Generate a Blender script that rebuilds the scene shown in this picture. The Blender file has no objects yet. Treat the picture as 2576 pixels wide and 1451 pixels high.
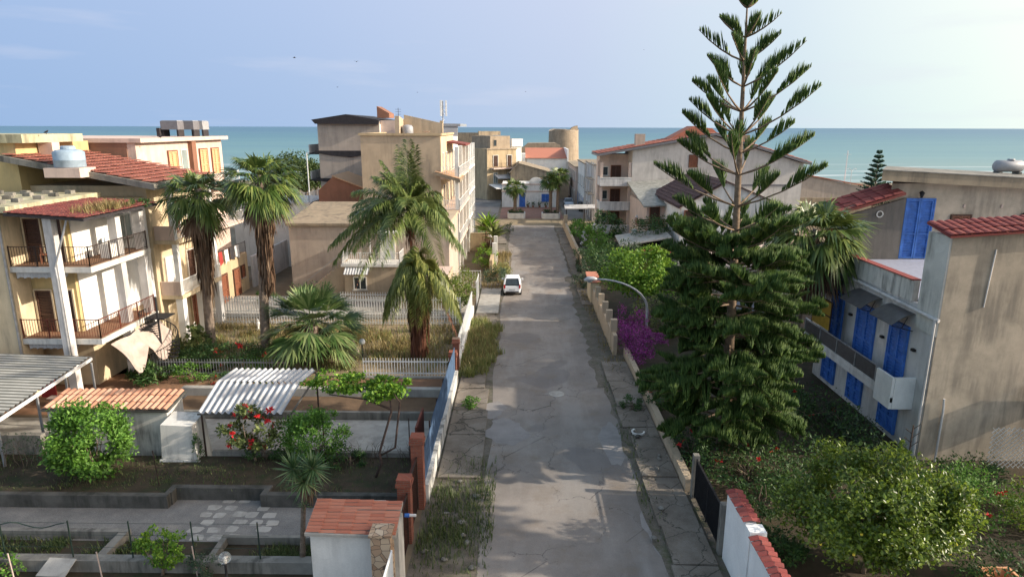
import bpy, math, random
import numpy as np
from mathutils import Vector, Matrix
# ---------------------------------------------------------------- camera
F, CX, CY, H = 1650.0, 1288.0, 725.5, 14.0        # focal length and centre in a 2576 x 1451 picture, eye height
PITCH, YAW, ROLL = math.radians(13.8), math.radians(0.65), math.radians(0.16)
sc = bpy.context.scene
COL = sc.collection
cam = bpy.data.objects.new('camera', bpy.data.cameras.new('camera'))
COL.objects.link(cam); sc.camera = cam
fw = Vector((-math.sin(YAW)*math.cos(PITCH), math.cos(YAW)*math.cos(PITCH), -math.sin(PITCH)))
rt = Vector((math.cos(YAW), math.sin(YAW), 0)); up = rt.cross(fw)
r2 = math.cos(ROLL)*rt + math.sin(ROLL)*up; u2 = -math.sin(ROLL)*rt + math.cos(ROLL)*up
cam.matrix_world = Matrix(((r2.x, u2.x, -fw.x, 0), (r2.y, u2.y, -fw.y, 0), (r2.z, u2.z, -fw.z, H), (0, 0, 0, 1)))
cam.data.sensor_width = 36; cam.data.lens = 36*F/2576; cam.data.clip_end = 60000; cam.data.clip_start = .1
# ---------------------------------------------------------------- sky, sun, exposure
SUN_EL, SUN_AZ = math.radians(23.5), math.radians(95)      # azimuth clockwise from +Y (the road's direction)
w = bpy.data.worlds.new('World'); sc.world = w; w.use_nodes = True
nt = w.node_tree; bg = nt.nodes['Background']
sky = nt.nodes.new('ShaderNodeTexSky'); sky.sky_type = 'NISHITA'; sky.sun_disc = False
sky.sun_elevation = SUN_EL; sky.sun_rotation = SUN_AZ
sky.air_density = 1.0; sky.dust_density = 1.5; sky.ozone_density = 1.0; sky.altitude = 10
bg.inputs[1].default_value = 0.15
# band of pale sky above the sea: bluer to the west, whiter toward the sun, with thin high cloud
def wn(t, **k):
    x = nt.nodes.new(t)
    for a, b in k.items(): setattr(x, a, b)
    return x
tc = wn('ShaderNodeTexCoord'); sp = wn('ShaderNodeSeparateXYZ'); nt.links.new(tc.outputs['Generated'], sp.inputs[0])
def wramp(sock, stops):
    r = wn('ShaderNodeValToRGB'); nt.links.new(sock, r.inputs[0]); e = r.color_ramp.elements
    while len(e) < len(stops): e.new(.5)
    for q, (p, c) in zip(e, stops): q.position = p; q.color = (*c, 1)
    return r.outputs[0]
def wmap(sock, a, b, lo=0., hi=1.):
    x = wn('ShaderNodeMapRange'); nt.links.new(sock, x.inputs[0])
    for i, v in enumerate((a, b, lo, hi)): x.inputs[i+1].default_value = v
    return x.outputs[0]
def wmix(f, a, b, mode='MIX'):
    x = wn('ShaderNodeMix', data_type='RGBA', blend_type=mode)
    for i, v in ((0, f), (6, a), (7, b)):
        if isinstance(v, (int, float)): x.inputs[i].default_value = v
        elif isinstance(v, tuple): x.inputs[i].default_value = (*v, 1)
        else: nt.links.new(v, x.inputs[i])
    return x.outputs[2]
BK = 2.28
low = wramp(wmap(sp.outputs[0], -.8, .8), [(0, (.34*BK, .51*BK, .81*BK)), (.3, (.46*BK, .60*BK, .86*BK)), (.55, (.60*BK, .70*BK, .90*BK)), (.72, (.72*BK, .85*BK, .94*BK)), (.84, (.95*BK, 1.05*BK, 1.0*BK)), (.96, (1.25*BK, 1.2*BK, 1.06*BK))])
low = wmix(wmap(sp.outputs[2], 0, .22), wmix(1., low, (.93, .97, .98), 'MULTIPLY'), wmix(1., low, (1.12, 1.07, 1.06), 'MULTIPLY'))
cm = wn('ShaderNodeMapping'); cm.inputs['Scale'].default_value = (1.2, 1.2, 9); nt.links.new(tc.outputs['Generated'], cm.inputs[0])
cn = wn('ShaderNodeTexNoise'); cn.inputs['Scale'].default_value = 3; cn.inputs['Detail'].default_value = 6; nt.links.new(cm.outputs[0], cn.inputs[0])
low = wmix(wmap(cn.outputs[0], .56, .8, 0, .4), low, (.80*BK, .82*BK, .95*BK))
nt.links.new(wmix(wmap(sp.outputs[2], .20, .42), low, wmix(1., sky.outputs[0], (1.17, 1.0, .80), 'MULTIPLY')), bg.inputs[0])
sd = Vector((math.sin(SUN_AZ)*math.cos(SUN_EL), math.cos(SUN_AZ)*math.cos(SUN_EL), math.sin(SUN_EL)))
sl = bpy.data.lights.new('sun', 'SUN'); sl.energy = 2.5; sl.angle = math.radians(.53); sl.color = (1, .90, .76)
so = bpy.data.objects.new('sun', sl); COL.objects.link(so); so.rotation_euler = sd.to_track_quat('Z', 'Y').to_euler(); so.location = (60, 0, 60)
sc.view_settings.view_transform = 'Standard'; sc.view_settings.look = 'None'
sc.view_settings.gamma = 1; sc.view_settings.exposure = 1.46
# ---------------------------------------------------------------- pixel rays, used to read real positions off the picture
def ray(px, py):
    u = (px-CX)/F; v = -(py-CY)/F
    return r2*u + u2*v + fw
def G(px, py, z=0.0):
    d = ray(px, py); t = (z-H)/d.z
    return (d.x*t, d.y*t)
def Yp(px, py, y):
    d = ray(px, py); t = y/d.y
    return (d.x*t, H+d.z*t)
def Xp(px, py, x):
    d = ray(px, py); t = x/d.x
    return (d.y*t, H+d.z*t)
RND = random.Random(7)
# ---------------------------------------------------------------- object helpers
LOC = {}
def T(name, label, cat, loc=(0, 0, 0), group=None):
    o = bpy.data.objects.new(name, None); COL.objects.link(o)
    o.location = loc; o.empty_display_size = .3
    LOC[o.name] = Vector(loc)
    return tag(o, label, cat, group)
def tag(o, label=None, cat=None, group=None, kind=None):
    if label: o['label'] = label
    if cat: o['category'] = cat
    if group: o['group'] = group
    if kind: o['kind'] = kind
    return o
def copy_tree(o, parent=None, label=None, loc=None, rotz=None, scale=None, group=None):
    c = o.copy(); COL.objects.link(c)
    if parent: c.parent = parent
    LOC[c.name] = Vector(loc) if loc is not None else LOC.get(o.name, Vector((0, 0, 0)))
    if label: c['label'] = label
    if group: c['group'] = group
    if loc is not None: c.location = loc
    if rotz is not None: c.rotation_euler.z = rotz
    if scale is not None: c.scale = (scale,)*3 if not isinstance(scale, tuple) else scale
    for ch in list(o.children): copy_tree(ch, c)
    return c
def link_mesh(name, me, mat, parent=None):
    ob = bpy.data.objects.new(name, me); COL.objects.link(ob)
    if mat: me.materials.append(mat)
    if parent is not None: ob.parent = parent
    LOC[ob.name] = LOC.get(parent.name, Vector((0, 0, 0))) if parent is not None else Vector((0, 0, 0))
    return ob
def np_mesh(name, V, Fa, mat, parent=None, smooth=False):
    """V (n,3) world coordinates, Fa (m,k) faces of k corners."""
    V = np.asarray(V, dtype=np.float32); Fa = np.asarray(Fa, dtype=np.int32)
    if parent is not None:
        V = V - np.array(LOC[parent.name], dtype=np.float32)
    me = bpy.data.meshes.new(name); k = Fa.shape[1]; m = len(Fa)
    me.vertices.add(len(V)); me.vertices.foreach_set('co', V.ravel())
    me.loops.add(m*k); me.loops.foreach_set('vertex_index', Fa.ravel())
    me.polygons.add(m); me.polygons.foreach_set('loop_start', np.arange(0, m*k, k, dtype=np.int32))
    me.polygons.foreach_set('loop_total', np.full(m, k, dtype=np.int32))
    if smooth: me.polygons.foreach_set('use_smooth', np.ones(m, dtype=bool))
    me.update(calc_edges=True); me.validate()
    return link_mesh(name, me, mat, parent)
class MB:
    def __init__(s): s.v = []; s.f = []
    def quad(s, *p):
        n = len(s.v); s.v += [tuple(q) for q in p]; s.f.append(tuple(range(n, n+len(p)))); return s
    def box(s, x0, x1, y0, y1, z0, z1):
        x0, x1 = min(x0, x1), max(x0, x1); y0, y1 = min(y0, y1), max(y0, y1); z0, z1 = min(z0, z1), max(z0, z1)
        n = len(s.v)
        s.v += [(x0, y0, z0), (x1, y0, z0), (x1, y1, z0), (x0, y1, z0), (x0, y0, z1), (x1, y0, z1), (x1, y1, z1), (x0, y1, z1)]
        for q in ((0, 3, 2, 1), (4, 5, 6, 7), (0, 1, 5, 4), (1, 2, 6, 5), (2, 3, 7, 6), (3, 0, 4, 7)): s.f.append(tuple(n+i for i in q))
        return s
    def hexa(s, b, t):
        """box from 4 bottom and 4 top corners"""
        n = len(s.v); s.v += [tuple(q) for q in b]+[tuple(q) for q in t]
        for q in ((0, 3, 2, 1), (4, 5, 6, 7), (0, 1, 5, 4), (1, 2, 6, 5), (2, 3, 7, 6), (3, 0, 4, 7)): s.f.append(tuple(n+i for i in q))
        return s
    def slab(s, A, B, C, D, th):
        """sheet of thickness th hung under the quad ABCD"""
        q = [Vector(p) for p in (A, B, C, D)]
        return s.hexa([p-Vector((0, 0, th)) for p in q], q)
    def bar(s, p, q, w, h=None):
        p = Vector(p); q = Vector(q); h = h or w; d = (q-p).normalized()
        a = d.cross(Vector((0, 0, 1)))
        if a.length < 1e-3: a = Vector((1, 0, 0))
        a.normalize(); b = a.cross(d)
        c = [a*i*w/2+b*j*h/2 for i, j in ((-1, -1), (1, -1), (1, 1), (-1, 1))]
        return s.hexa([p+k for k in c], [q+k for k in c])
    def tube(s, pts, rads, n=6, cap=True):
        pts = [Vector(p) for p in pts]
        if not hasattr(rads, '__len__'): rads = [rads]*len(pts)
        base = len(s.v); prev = None
        for i, p in enumerate(pts):
            d = (pts[min(i+1, len(pts)-1)]-pts[max(i-1, 0)])
            d = d.normalized() if d.length > 1e-9 else Vector((0, 0, 1))
            a = d.cross(Vector((0, 0, 1)) if abs(d.z) < .95 else Vector((0, 1, 0))).normalized() if prev is None else (prev-d*prev.dot(d)).normalized()
            prev = a; b = d.cross(a)
            for k in range(n):
                t = 2*math.pi*k/n; s.v.append(tuple(p+(a*math.cos(t)+b*math.sin(t))*rads[i]))
        for i in range(len(pts)-1):
            for k in range(n):
                s.f.append((base+i*n+k, base+i*n+(k+1) % n, base+(i+1)*n+(k+1) % n, base+(i+1)*n+k))
        if cap:
            s.f.append(tuple(base+k for k in reversed(range(n)))); e = base+(len(pts)-1)*n; s.f.append(tuple(e+k for k in range(n)))
        return s
    def prism(s, poly, axis, a, b):
        """polygon extruded along an axis: 'x' (y,z), 'y' (x,z), 'z' (x,y)"""
        def pt(q, c): return (c, q[0], q[1]) if axis == 'x' else (q[0], c, q[1]) if axis == 'y' else (q[0], q[1], c)
        n = len(s.v); m = len(poly)
        s.v += [pt(q, a) for q in poly]+[pt(q, b) for q in poly]
        s.f.append(tuple(n+i for i in reversed(range(m)))); s.f.append(tuple(n+m+i for i in range(m)))
        for i in range(m): s.f.append((n+i, n+(i+1) % m, n+m+(i+1) % m, n+m+i))
        return s
    def lathe(s, prof, c, n=16):
        base = len(s.v)
        for r, z in prof:
            for k in range(n):
                t = 2*math.pi*k/n; s.v.append((c[0]+r*math.cos(t), c[1]+r*math.sin(t), c[2]+z))
        for i in range(len(prof)-1):
            for k in range(n): s.f.append((base+i*n+k, base+i*n+(k+1) % n, base+(i+1)*n+(k+1) % n, base+(i+1)*n+k))
        s.f.append(tuple(base+k for k in reversed(range(n)))); e = base+(len(prof)-1)*n; s.f.append(tuple(e+k for k in range(n)))
        return s
    def tiles(s, A, B, C, D, tw=.24, tl=.42, r=.05, step=.035, seg=4):
        """barrel tiles over the slope A-B (eave) to D-C (ridge); every tile its own arc"""
        A, B, C, D = map(Vector, (A, B, C, D)); nu = max(2, round((B-A).length/tw)); nv = max(1, round((D-A).length/tl))
        N = (B-A).cross(D-A).normalized()
        if N.z < 0: N = -N
        def pt(u, v): return (A*(1-u)+B*u)*(1-v)+(D*(1-u)+C*u)*v
        for j in range(nv):
            v0 = j/nv; v1 = min(1, (j+1.12)/nv)
            for i in range(nu):
                jt = RND.uniform(-.012, .012) if RND.random() < .9 else RND.uniform(-.03, .04); n = len(s.v)
                for v, up_ in ((v0, step), (v1, 0)):
                    for k in range(seg+1):
                        t = k/seg; s.v.append(tuple(pt((i+.03+.94*t)/nu, v)+N*(r*math.sin(math.pi*t)*1.0+up_+jt)))
                for k in range(seg): s.f.append((n+k, n+k+1, n+seg+2+k, n+seg+1+k))
                s.f.append(tuple(n+k for k in range(seg+1)))
        return s
    def sheet(s, A, B, C, D, pitch=.2, amp=.03, sub=4, nv=1, trap=False):
        """corrugated sheet, waves counted along A-B, running up to D-C"""
        A, B, C, D = map(Vector, (A, B, C, D)); N = (B-A).cross(D-A).normalized()
        if N.z < 0: N = -N
        nw = max(2, round((B-A).length/pitch)); nu = nw*sub; base = len(s.v)
        for j in range(nv+1):
            for i in range(nu+1):
                u = i/nu; v = j/nv; ph = 2*math.pi*i/sub
                h = math.sin(ph); h = max(-1, min(1, h*1.8)) if trap else h
                s.v.append(tuple((A*(1-u)+B*u)*(1-v)+(D*(1-u)+C*u)*v+N*amp*h))
        for j in range(nv):
            for i in range(nu):
                a = base+j*(nu+1)+i; s.f.append((a, a+1, a+nu+2, a+nu+1))
        return s
    def build(s, name, mat, parent=None, smooth=False):
        off = LOC[parent.name] if parent is not None else Vector((0, 0, 0))
        me = bpy.data.meshes.new(name)
        me.from_pydata([(x-off.x, y-off.y, z-off.z) for x, y, z in s.v], [], s.f)
        if smooth:
            for p in me.polygons: p.use_smooth = True
        me.update()
        return link_mesh(name, me, mat, parent)
def one(name, mb, mat, label, cat, group=None, smooth=False):
    return tag(mb.build(name, mat, None, smooth), label, cat, group)
def ground_sheet(name, mb, mat):
    return tag(mb.build(name, mat), kind='structure')
# ---------------------------------------------------------------- materials
def hexcol(c): return (c[0], c[1], c[2], 1)
class NT:
    def __init__(s, name):
        s.m = bpy.data.materials.new(name); s.m.use_nodes = True; s.t = s.m.node_tree; s.n = s.t.nodes
        s.b = s.n['Principled BSDF']; s.pos = s.n.new('ShaderNodeNewGeometry')
    def link(s, a, b): s.t.links.new(a, b)
    def noise(s, scale, detail=4, rough=.6, sc3=(1, 1, 1), vec=None):
        mp = s.n.new('ShaderNodeMapping'); mp.inputs['Scale'].default_value = sc3
        s.link(vec or s.pos.outputs['Position'], mp.inputs['Vector'])
        k = s.n.new('ShaderNodeTexNoise'); k.inputs['Scale'].default_value = scale; k.inputs['Detail'].default_value = detail
        k.inputs['Roughness'].default_value = rough; s.link(mp.outputs[0], k.inputs['Vector']); return k.outputs['Fac']
    def ramp(s, fac, stops):
        r = s.n.new('ShaderNodeValToRGB'); s.link(fac, r.inputs[0]); e = r.color_ramp.elements
        e[0].position, e[0].color = stops[0][0], hexcol(stops[0][1]); e[1].position, e[1].color = stops[-1][0], hexcol(stops[-1][1])
        for p, c in stops[1:-1]:
            x = e.new(p); x.color = hexcol(c)
        return r.outputs[0]
    def mix(s, fac, a, b, mode='MIX'):
        x = s.n.new('ShaderNodeMix'); x.data_type = 'RGBA'; x.blend_type = mode
        for i, v in ((0, fac), (6, a), (7, b)):
            if isinstance(v, (int, float)): x.inputs[i].default_value = v
            elif isinstance(v, tuple): x.inputs[i].default_value = hexcol(v)
            else: s.link(v, x.inputs[i])
        return x.outputs[2]
    def gray(s, fac, p0, p1, lo=0., hi=1.): return s.ramp(fac, [(p0, (lo,)*3), (p1, (hi,)*3)])
    def bump(s, h, strength=.3, dist=.02):
        k = s.n.new('ShaderNodeBump'); k.inputs['Strength'].default_value = strength; k.inputs['Distance'].default_value = dist
        s.link(h, k.inputs['Height']); s.link(k.outputs[0], s.b.inputs['Normal'])
    def done(s, col, rough=.85, metal=0, spec=.3):
        if isinstance(col, tuple): s.b.inputs['Base Color'].default_value = hexcol(col)
        else: s.link(col, s.b.inputs['Base Color'])
        s.b.inputs['Roughness'].default_value = rough; s.b.inputs['Metallic'].default_value = metal
        s.b.inputs['Specular IOR Level'].default_value = spec; return s.m
def mul(c, k): return tuple(min(1, x*k) for x in c)
def plaster(name, c, stain=.0, sc_=(.10, .10, .09), blot=.12, bump=.25, rough=.9):
    n = NT(name)
    a = n.noise(1.1, 5, .65); col = n.ramp(a, [(.3, mul(c, 1-blot)), (.55, c), (.75, mul(c, 1+blot*.7))])
    pt = n.noise(.45, 2, .4); col = n.mix(n.gray(pt, .56, .575, 0, .22), col, mul(c, .78)); pt2 = n.noise(.6, 2, .4, (1, 1, 1.3)); col = n.mix(n.gray(pt2, .60, .61, 0, .25), col, mul(c, 1.22))
    f = n.noise(22, 3, .7); col = n.mix(.16, col, n.ramp(f, [(.3, mul(c, .6)), (.7, mul(c, 1.25))]))
    if stain:
        st = n.noise(1.6, 5, .7, (1.2, 1.2, .16)); big = n.noise(.5, 3, .6)
        k = n.mix(1., n.gray(st, .44, .62), n.gray(big, .34, .56), 'MULTIPLY')
        k = n.mix(1., k, (stain,)*3, 'MULTIPLY'); col = n.mix(k, col, sc_)
    n.bump(f, bump, .01); return n.done(col, rough)
def flat(name, c, rough=.6, metal=0, blot=.12, scale=4, spec=.4):
    n = NT(name); a = n.noise(scale, 4); return n.done(n.ramp(a, [(.3, mul(c, 1-blot)), (.7, mul(c, 1+blot))]), rough, metal, spec)
def tile_mat(name, c1, c2, c3, dirt=.35, dc=(.09, .075, .06)):
    n = NT(name); r = n.pos.outputs['Random Per Island']
    col = n.ramp(r, [(0, c1), (.5, c2), (1, c3)]); f = n.noise(3, 5, .7); col = n.mix(n.gray(f, .5, .75, 0, dirt), col, dc)
    n.bump(n.noise(30, 3), .2, .01); return n.done(col, .88)
def leaf_mat(name, dark, mid, light, trans=.25, rough=.55, spec=.35):
    n = NT(name); r = n.pos.outputs['Random Per Island']
    col = n.ramp(r, [(0, dark), (.5, mid), (.9, light), (1, mul(light, 1.25))])
    k = n.noise(.9, 3); col = n.mix(n.gray(k, .35, .7, 0, .45), col, dark)
    m = n.done(col, rough, 0, spec)
    tr = n.n.new('ShaderNodeBsdfTranslucent'); n.link(n.mix(.5, col, light), tr.inputs[0])
    mx = n.n.new('ShaderNodeMixShader'); mx.inputs[0].default_value = trans
    n.link(n.b.outputs[0], mx.inputs[1]); n.link(tr.outputs[0], mx.inputs[2])
    n.link(mx.outputs[0], n.n['Material Output'].inputs[0]); return m
def brick_mat(name, c1, c2, mortar, scale=1., bw=.25, bh=.08):
    n = NT(name); ax = n.n.new('ShaderNodeVectorMath'); ax.operation = 'MULTIPLY_ADD'
    sep = n.n.new('ShaderNodeSeparateXYZ'); n.link(n.pos.outputs['Position'], sep.inputs[0])
    ad = n.n.new('ShaderNodeMath'); n.link(sep.outputs[0], ad.inputs[0]); n.link(sep.outputs[1], ad.inputs[1])
    cb = n.n.new('ShaderNodeCombineXYZ'); n.link(ad.outputs[0], cb.inputs[0]); n.link(sep.outputs[2], cb.inputs[1])
    b = n.n.new('ShaderNodeTexBrick'); n.link(cb.outputs[0], b.inputs['Vector']); b.inputs['Scale'].default_value = scale
    b.inputs['Color1'].default_value = hexcol(c1); b.inputs['Color2'].default_value = hexcol(c2); b.inputs['Mortar'].default_value = hexcol(mortar)
    b.inputs['Brick Width'].default_value = bw; b.inputs['Row Height'].default_value = bh; b.inputs['Mortar Size'].default_value = .008
    f = n.noise(4, 5); col = n.mix(n.gray(f, .45, .75, 0, .4), b.outputs[0], mul(c1, .5)); n.bump(b.outputs['Fac'], -.4, .01)
    return n.done(col, .9)
MT = {}
MT['cream'] = plaster('cream_plaster', (.62, .50, .33), .35)
MT['yellow'] = plaster('yellow_plaster', (.56, .43, .21), .3)
MT['white'] = plaster('white_plaster', (.74, .72, .67), .35, (.25, .24, .22))
MT['whiteclean'] = plaster('clean_white_paint', (.78, .77, .74), .12, (.35, .34, .32))
MT['whitestain'] = plaster('stained_white_plaster', (.62, .60, .55), .75, (.10, .098, .09))
MT['greywhite'] = plaster('grey_white_plaster', (.60, .58, .56), .55, (.19, .185, .18))
MT['beige'] = plaster('beige_plaster', (.47, .37, .26), .4, (.2, .17, .13))
MT['beige_d'] = plaster('greyish_beige_plaster', (.46, .38, .31), .4, (.2, .17, .15))
MT['whitesoft'] = plaster('soft_white_plaster', (.68, .67, .65), .4, (.30, .30, .29))
MT['felt'] = flat('dark_roof_felt', (.085, .05, .047), .9, 0, .3, 3)
MT['redwall'] = plaster('dull_red_wall', (.17, .045, .04), .4, (.09, .03, .03))
MT['blockwall'] = plaster('warm_grey_plaster', (.56, .52, .48), .4, (.24, .22, .2))
MT['tan'] = plaster('tan_render', (.51, .425, .325), .65, (.20, .175, .145), .3)
MT['taupe'] = plaster('taupe_render', (.31, .25, .175), .7, (.12, .10, .08), .25)
MT['greyrender'] = plaster('dark_grey_render', (.17, .155, .14), .5, (.08, .08, .075))
MT['ochre'] = plaster('ochre_plaster', (.48, .37, .23), .6, (.22, .17, .11))
MT['pinkish'] = plaster('pinkish_plaster', (.62, .48, .40), .4, (.28, .22, .2))
MT['brownwall'] = plaster('brown_render', (.24, .13, .09), .5, (.12, .08, .06))
MT['redbrown'] = plaster('red_brown_render', (.26, .125, .08), .4, (.15, .08, .05))
MT['stone'] = plaster('tower_stone', (.36, .285, .205), .6, (.20, .155, .11), .25, .8)
MT['concrete'] = plaster('grey_concrete', (.24, .225, .195), .8, (.06, .058, .05), .35, .6)
MT['concrete_d'] = plaster('dark_weathered_concrete', (.105, .10, .088), .9, (.035, .036, .03), .55, .8)
MT['concrete_l'] = plaster('light_concrete', (.40, .38, .34), .5, (.17, .16, .14), .25, .5)
MT['lichen'] = plaster('lichen_concrete', (.50, .46, .30), .8, (.17, .16, .11), .3, .6)
MT['darktrim'] = flat('dark_trim', (.030, .026, .028), .8, 0, .4)
MT['brownwood'] = flat('brown_shutter_wood', (.075, .035, .022), .6, 0, .35, 9)
MT['redwood'] = flat('red_brown_door', (.20, .075, .04), .6, 0, .3, 9)
MT['peachwood'] = flat('peach_shutter', (.72, .38, .20), .6, 0, .12, 9)
MT['blue'] = flat('blue_paint', (.050, .16, .50), .5, 0, .25, 3)
MT['bluefence'] = flat('blue_metal_panel', (.075, .125, .21), .5, .1, .3, 3)
MT['glass'] = flat('dark_window_glass', (.035, .045, .05), .12, 0, .3, 2, .6)
MT['greyglass'] = flat('pale_window_glass', (.25, .29, .28), .15, 0, .2, 2, .6)
MT['iron'] = flat('dark_iron', (.045, .028, .022), .6, .2, .3)
MT['rustiron'] = flat('rusty_red_iron', (.13, .035, .02), .7, .1, .35)
MT['blackiron'] = flat('black_iron', (.02, .02, .022), .6, .2, .3)
MT['greenpole'] = flat('green_pole_paint', (.02, .04, .03), .5, 0, .3)
MT['whitemetal'] = flat('white_metal_paint', (.70, .70, .68), .5, 0, .1)
MT['greymetal'] = flat('galvanised_metal', (.38, .39, .40), .4, .5, .2)
MT['corr'] = flat('white_corrugated_sheet', (.42, .43, .44), .5, .1, .2, 1.5)
MT['corr_d'] = flat('weathered_fibre_sheet', (.25, .25, .225), .8, 0, .35, 2)
MT['cloth'] = flat('pale_cloth', (.44, .35, .30), .9, 0, .2, 2)
MT['redcloth'] = flat('red_cloth', (.30, .035, .03), .9, 0, .2, 3)
MT['tile_red'] = tile_mat('red_roof_tile', (.25, .085, .062), (.31, .105, .075), (.37, .15, .105), .45)
MT['tile_dkred'] = tile_mat('dark_red_roof_tile', (.15, .04, .035), (.19, .05, .042), (.23, .075, .06), .5)
MT['tile_terra'] = tile_mat('terracotta_tile', (.42, .20, .125), (.51, .27, .175), (.58, .36, .245), .45, (.22, .14, .10))
MT['tile_orange'] = tile_mat('orange_red_tile', (.38, .13, .08), (.43, .16, .10), (.47, .20, .13), .25, (.22, .12, .09))
MT['tile_wall'] = tile_mat('wine_red_coping_tile', (.19, .045, .04), (.24, .055, .048), (.27, .075, .06), .3)
MT['tile_tan'] = tile_mat('tan_roof_tile', (.40, .24, .14), (.47, .29, .17), (.52, .34, .21), .3)
MT['brick'] = brick_mat('red_brick', (.27, .085, .05), (.20, .06, .04), (.17, .12, .09))
MT['flag'] = None
MT['trunk'] = flat('grey_bark', (.17, .125, .09), .95, 0, .45, 9)
MT['pinebark'] = flat('pine_bark', (.19, .135, .09), .95, 0, .4, 8)
MT['palmtrunk'] = flat('palm_bark', (.19, .145, .11), .95, 0, .4, 6)
MT['vine'] = flat('vine_bark', (.07, .045, .035), .95, 0, .4, 9)
MT['straw'] = leaf_mat('dead_palm_leaf', (0.098, 0.055, 0.034), (0.169, 0.104, 0.065), (0.252, 0.180, 0.120), .1, .9)
MT['redstraw'] = leaf_mat('red_brown_dead_leaf', (0.117, 0.046, 0.026), (0.195, 0.078, 0.046), (0.240, 0.120, 0.072), .1, .9)
MT['palm'] = leaf_mat('fan_palm_leaf', (.035, .068, .014), (.085, .145, .028), (.22, .26, .07), .22, .4, .5)
MT['fan'] = leaf_mat('grey_green_fan_leaf', (.04, .085, .022), (.085, .15, .04), (.23, .28, .11), .2, .4, .5)
MT['queen'] = leaf_mat('queen_palm_leaflet', (.065, .095, .015), (.15, .18, .03), (.32, .32, .09), .28, .4, .5)
MT['queen_d'] = leaf_mat('olive_palm_leaflet', (.05, .09, .020), (.115, .17, .038), (.27, .31, .10), .25, .4, .5)
MT['pine'] = leaf_mat('araucaria_needles', (0.027, 0.060, 0.012), (0.060, 0.112, 0.019), (0.119, 0.175, 0.035), .10, .6, .25)
MT['pine_f'] = leaf_mat('far_araucaria_needles', (.02, .05, .03), (.03, .07, .04), (.05, .09, .05), .08, .7, .2)
MT['green'] = leaf_mat('bright_green_leaf', (0.052, 0.132, 0.014), (0.103, 0.230, 0.025), (0.176, 0.330, 0.055))
MT['lime'] = leaf_mat('lime_green_leaf', (0.055, 0.143, 0.011), (0.132, 0.264, 0.020), (0.264, 0.396, 0.044))
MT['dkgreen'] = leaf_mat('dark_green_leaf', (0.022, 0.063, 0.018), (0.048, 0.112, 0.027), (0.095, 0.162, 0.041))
MT['dullgreen'] = leaf_mat('dull_grey_green_leaf', (0.030, 0.063, 0.030), (0.068, 0.105, 0.053), (0.108, 0.149, 0.081))
MT['citrus'] = leaf_mat('citrus_leaf', (.034, .068, .009), (.100, .160, .016), (.25, .33, .045), .40, .35, .5)
MT['yucca'] = leaf_mat('yucca_leaf', (0.035, 0.084, 0.028), (0.077, 0.147, 0.049), (0.204, 0.264, 0.120), .12, .4, .5)
MT['hedge'] = leaf_mat('far_hedge_leaf', (0.028, 0.056, 0.014), (0.063, 0.105, 0.025), (0.117, 0.156, 0.039))
MT['weed'] = leaf_mat('weed_blade', (0.084, 0.120, 0.024), (0.180, 0.216, 0.054), (0.363, 0.352, 0.132))
MT['dryweed'] = leaf_mat('dry_weed_blade', (.13, .10, .035), (.24, .18, .07), (.38, .31, .14))
MT['shadeweed'] = leaf_mat('short_green_weed', (0.039, 0.072, 0.019), (0.091, 0.130, 0.039), (0.168, 0.192, 0.072))
MT['redflower'] = leaf_mat('red_petal', (.45, .012, .015), (.60, .02, .03), (.70, .06, .05), .15)
MT['bougain'] = leaf_mat('magenta_bract', (.08, .03, .06), (.26, .022, .20), (.42, .06, .33), .25)
MT['lemon'] = flat('lemon_peel', (.62, .50, .05), .5)
MT['poinleaf'] = leaf_mat('yellow_green_leaf', (.05, .075, .02), (.12, .16, .04), (.24, .27, .09))
MT['soil'] = plaster('dark_soil', (.060, .044, .028), .8, (.022, .036, .012), .6, 1.)
MT['brownsoil'] = plaster('brown_soil', (.15, .095, .055), .4, (.07, .05, .03), .4, 1.)
MT['rubber'] = flat('black_rubber', (.02, .02, .02), .8)
MT['carwhite'] = flat('white_car_paint', (.80, .81, .82), .22, 0, .02, 1, .5)
MT['carsilver'] = flat('silver_car_paint', (.35, .38, .43), .25, .4, .03)
MT['cardark'] = flat('dark_car_paint', (.03, .033, .04), .25, .2, .05)
MT['redlight'] = flat('red_tail_lamp', (.45, .02, .02), .25)
MT['headlight'] = flat('clear_lamp_glass', (.75, .78, .80), .15)
MT['plate'] = flat('number_plate', (.45, .46, .47), .5)
MT['brownpatio'] = plaster('brown_patio_tile', (.24, .13, .075), .5, (.12, .08, .05), .2)
MT['redpave'] = plaster('red_paving', (.30, .155, .11), .5, (.18, .11, .08), .25)
MT['dry'] = plaster('dry_sandy_ground', (.30, .235, .15), .6, (.14, .12, .07), .3)
MT['amber'] = flat('amber_plastic_sheet', (.30, .19, .015), .5, 0, .2)
MT['smokesheet'] = flat('smoked_plastic_sheet', (.085, .08, .08), .35, 0, .25)
MT['tank_blue'] = flat('blue_grey_tank', (.27, .35, .42), .5, 0, .12)
MT['tank_grey'] = flat('grey_tank', (.30, .30, .31), .5, 0, .12)
MT['tank_dark'] = flat('grey_violet_tank', (.16, .155, .165), .5, 0, .12)
MT['blueshade'] = flat('pale_blue_floor', (.30, .32, .40), .7)
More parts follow.
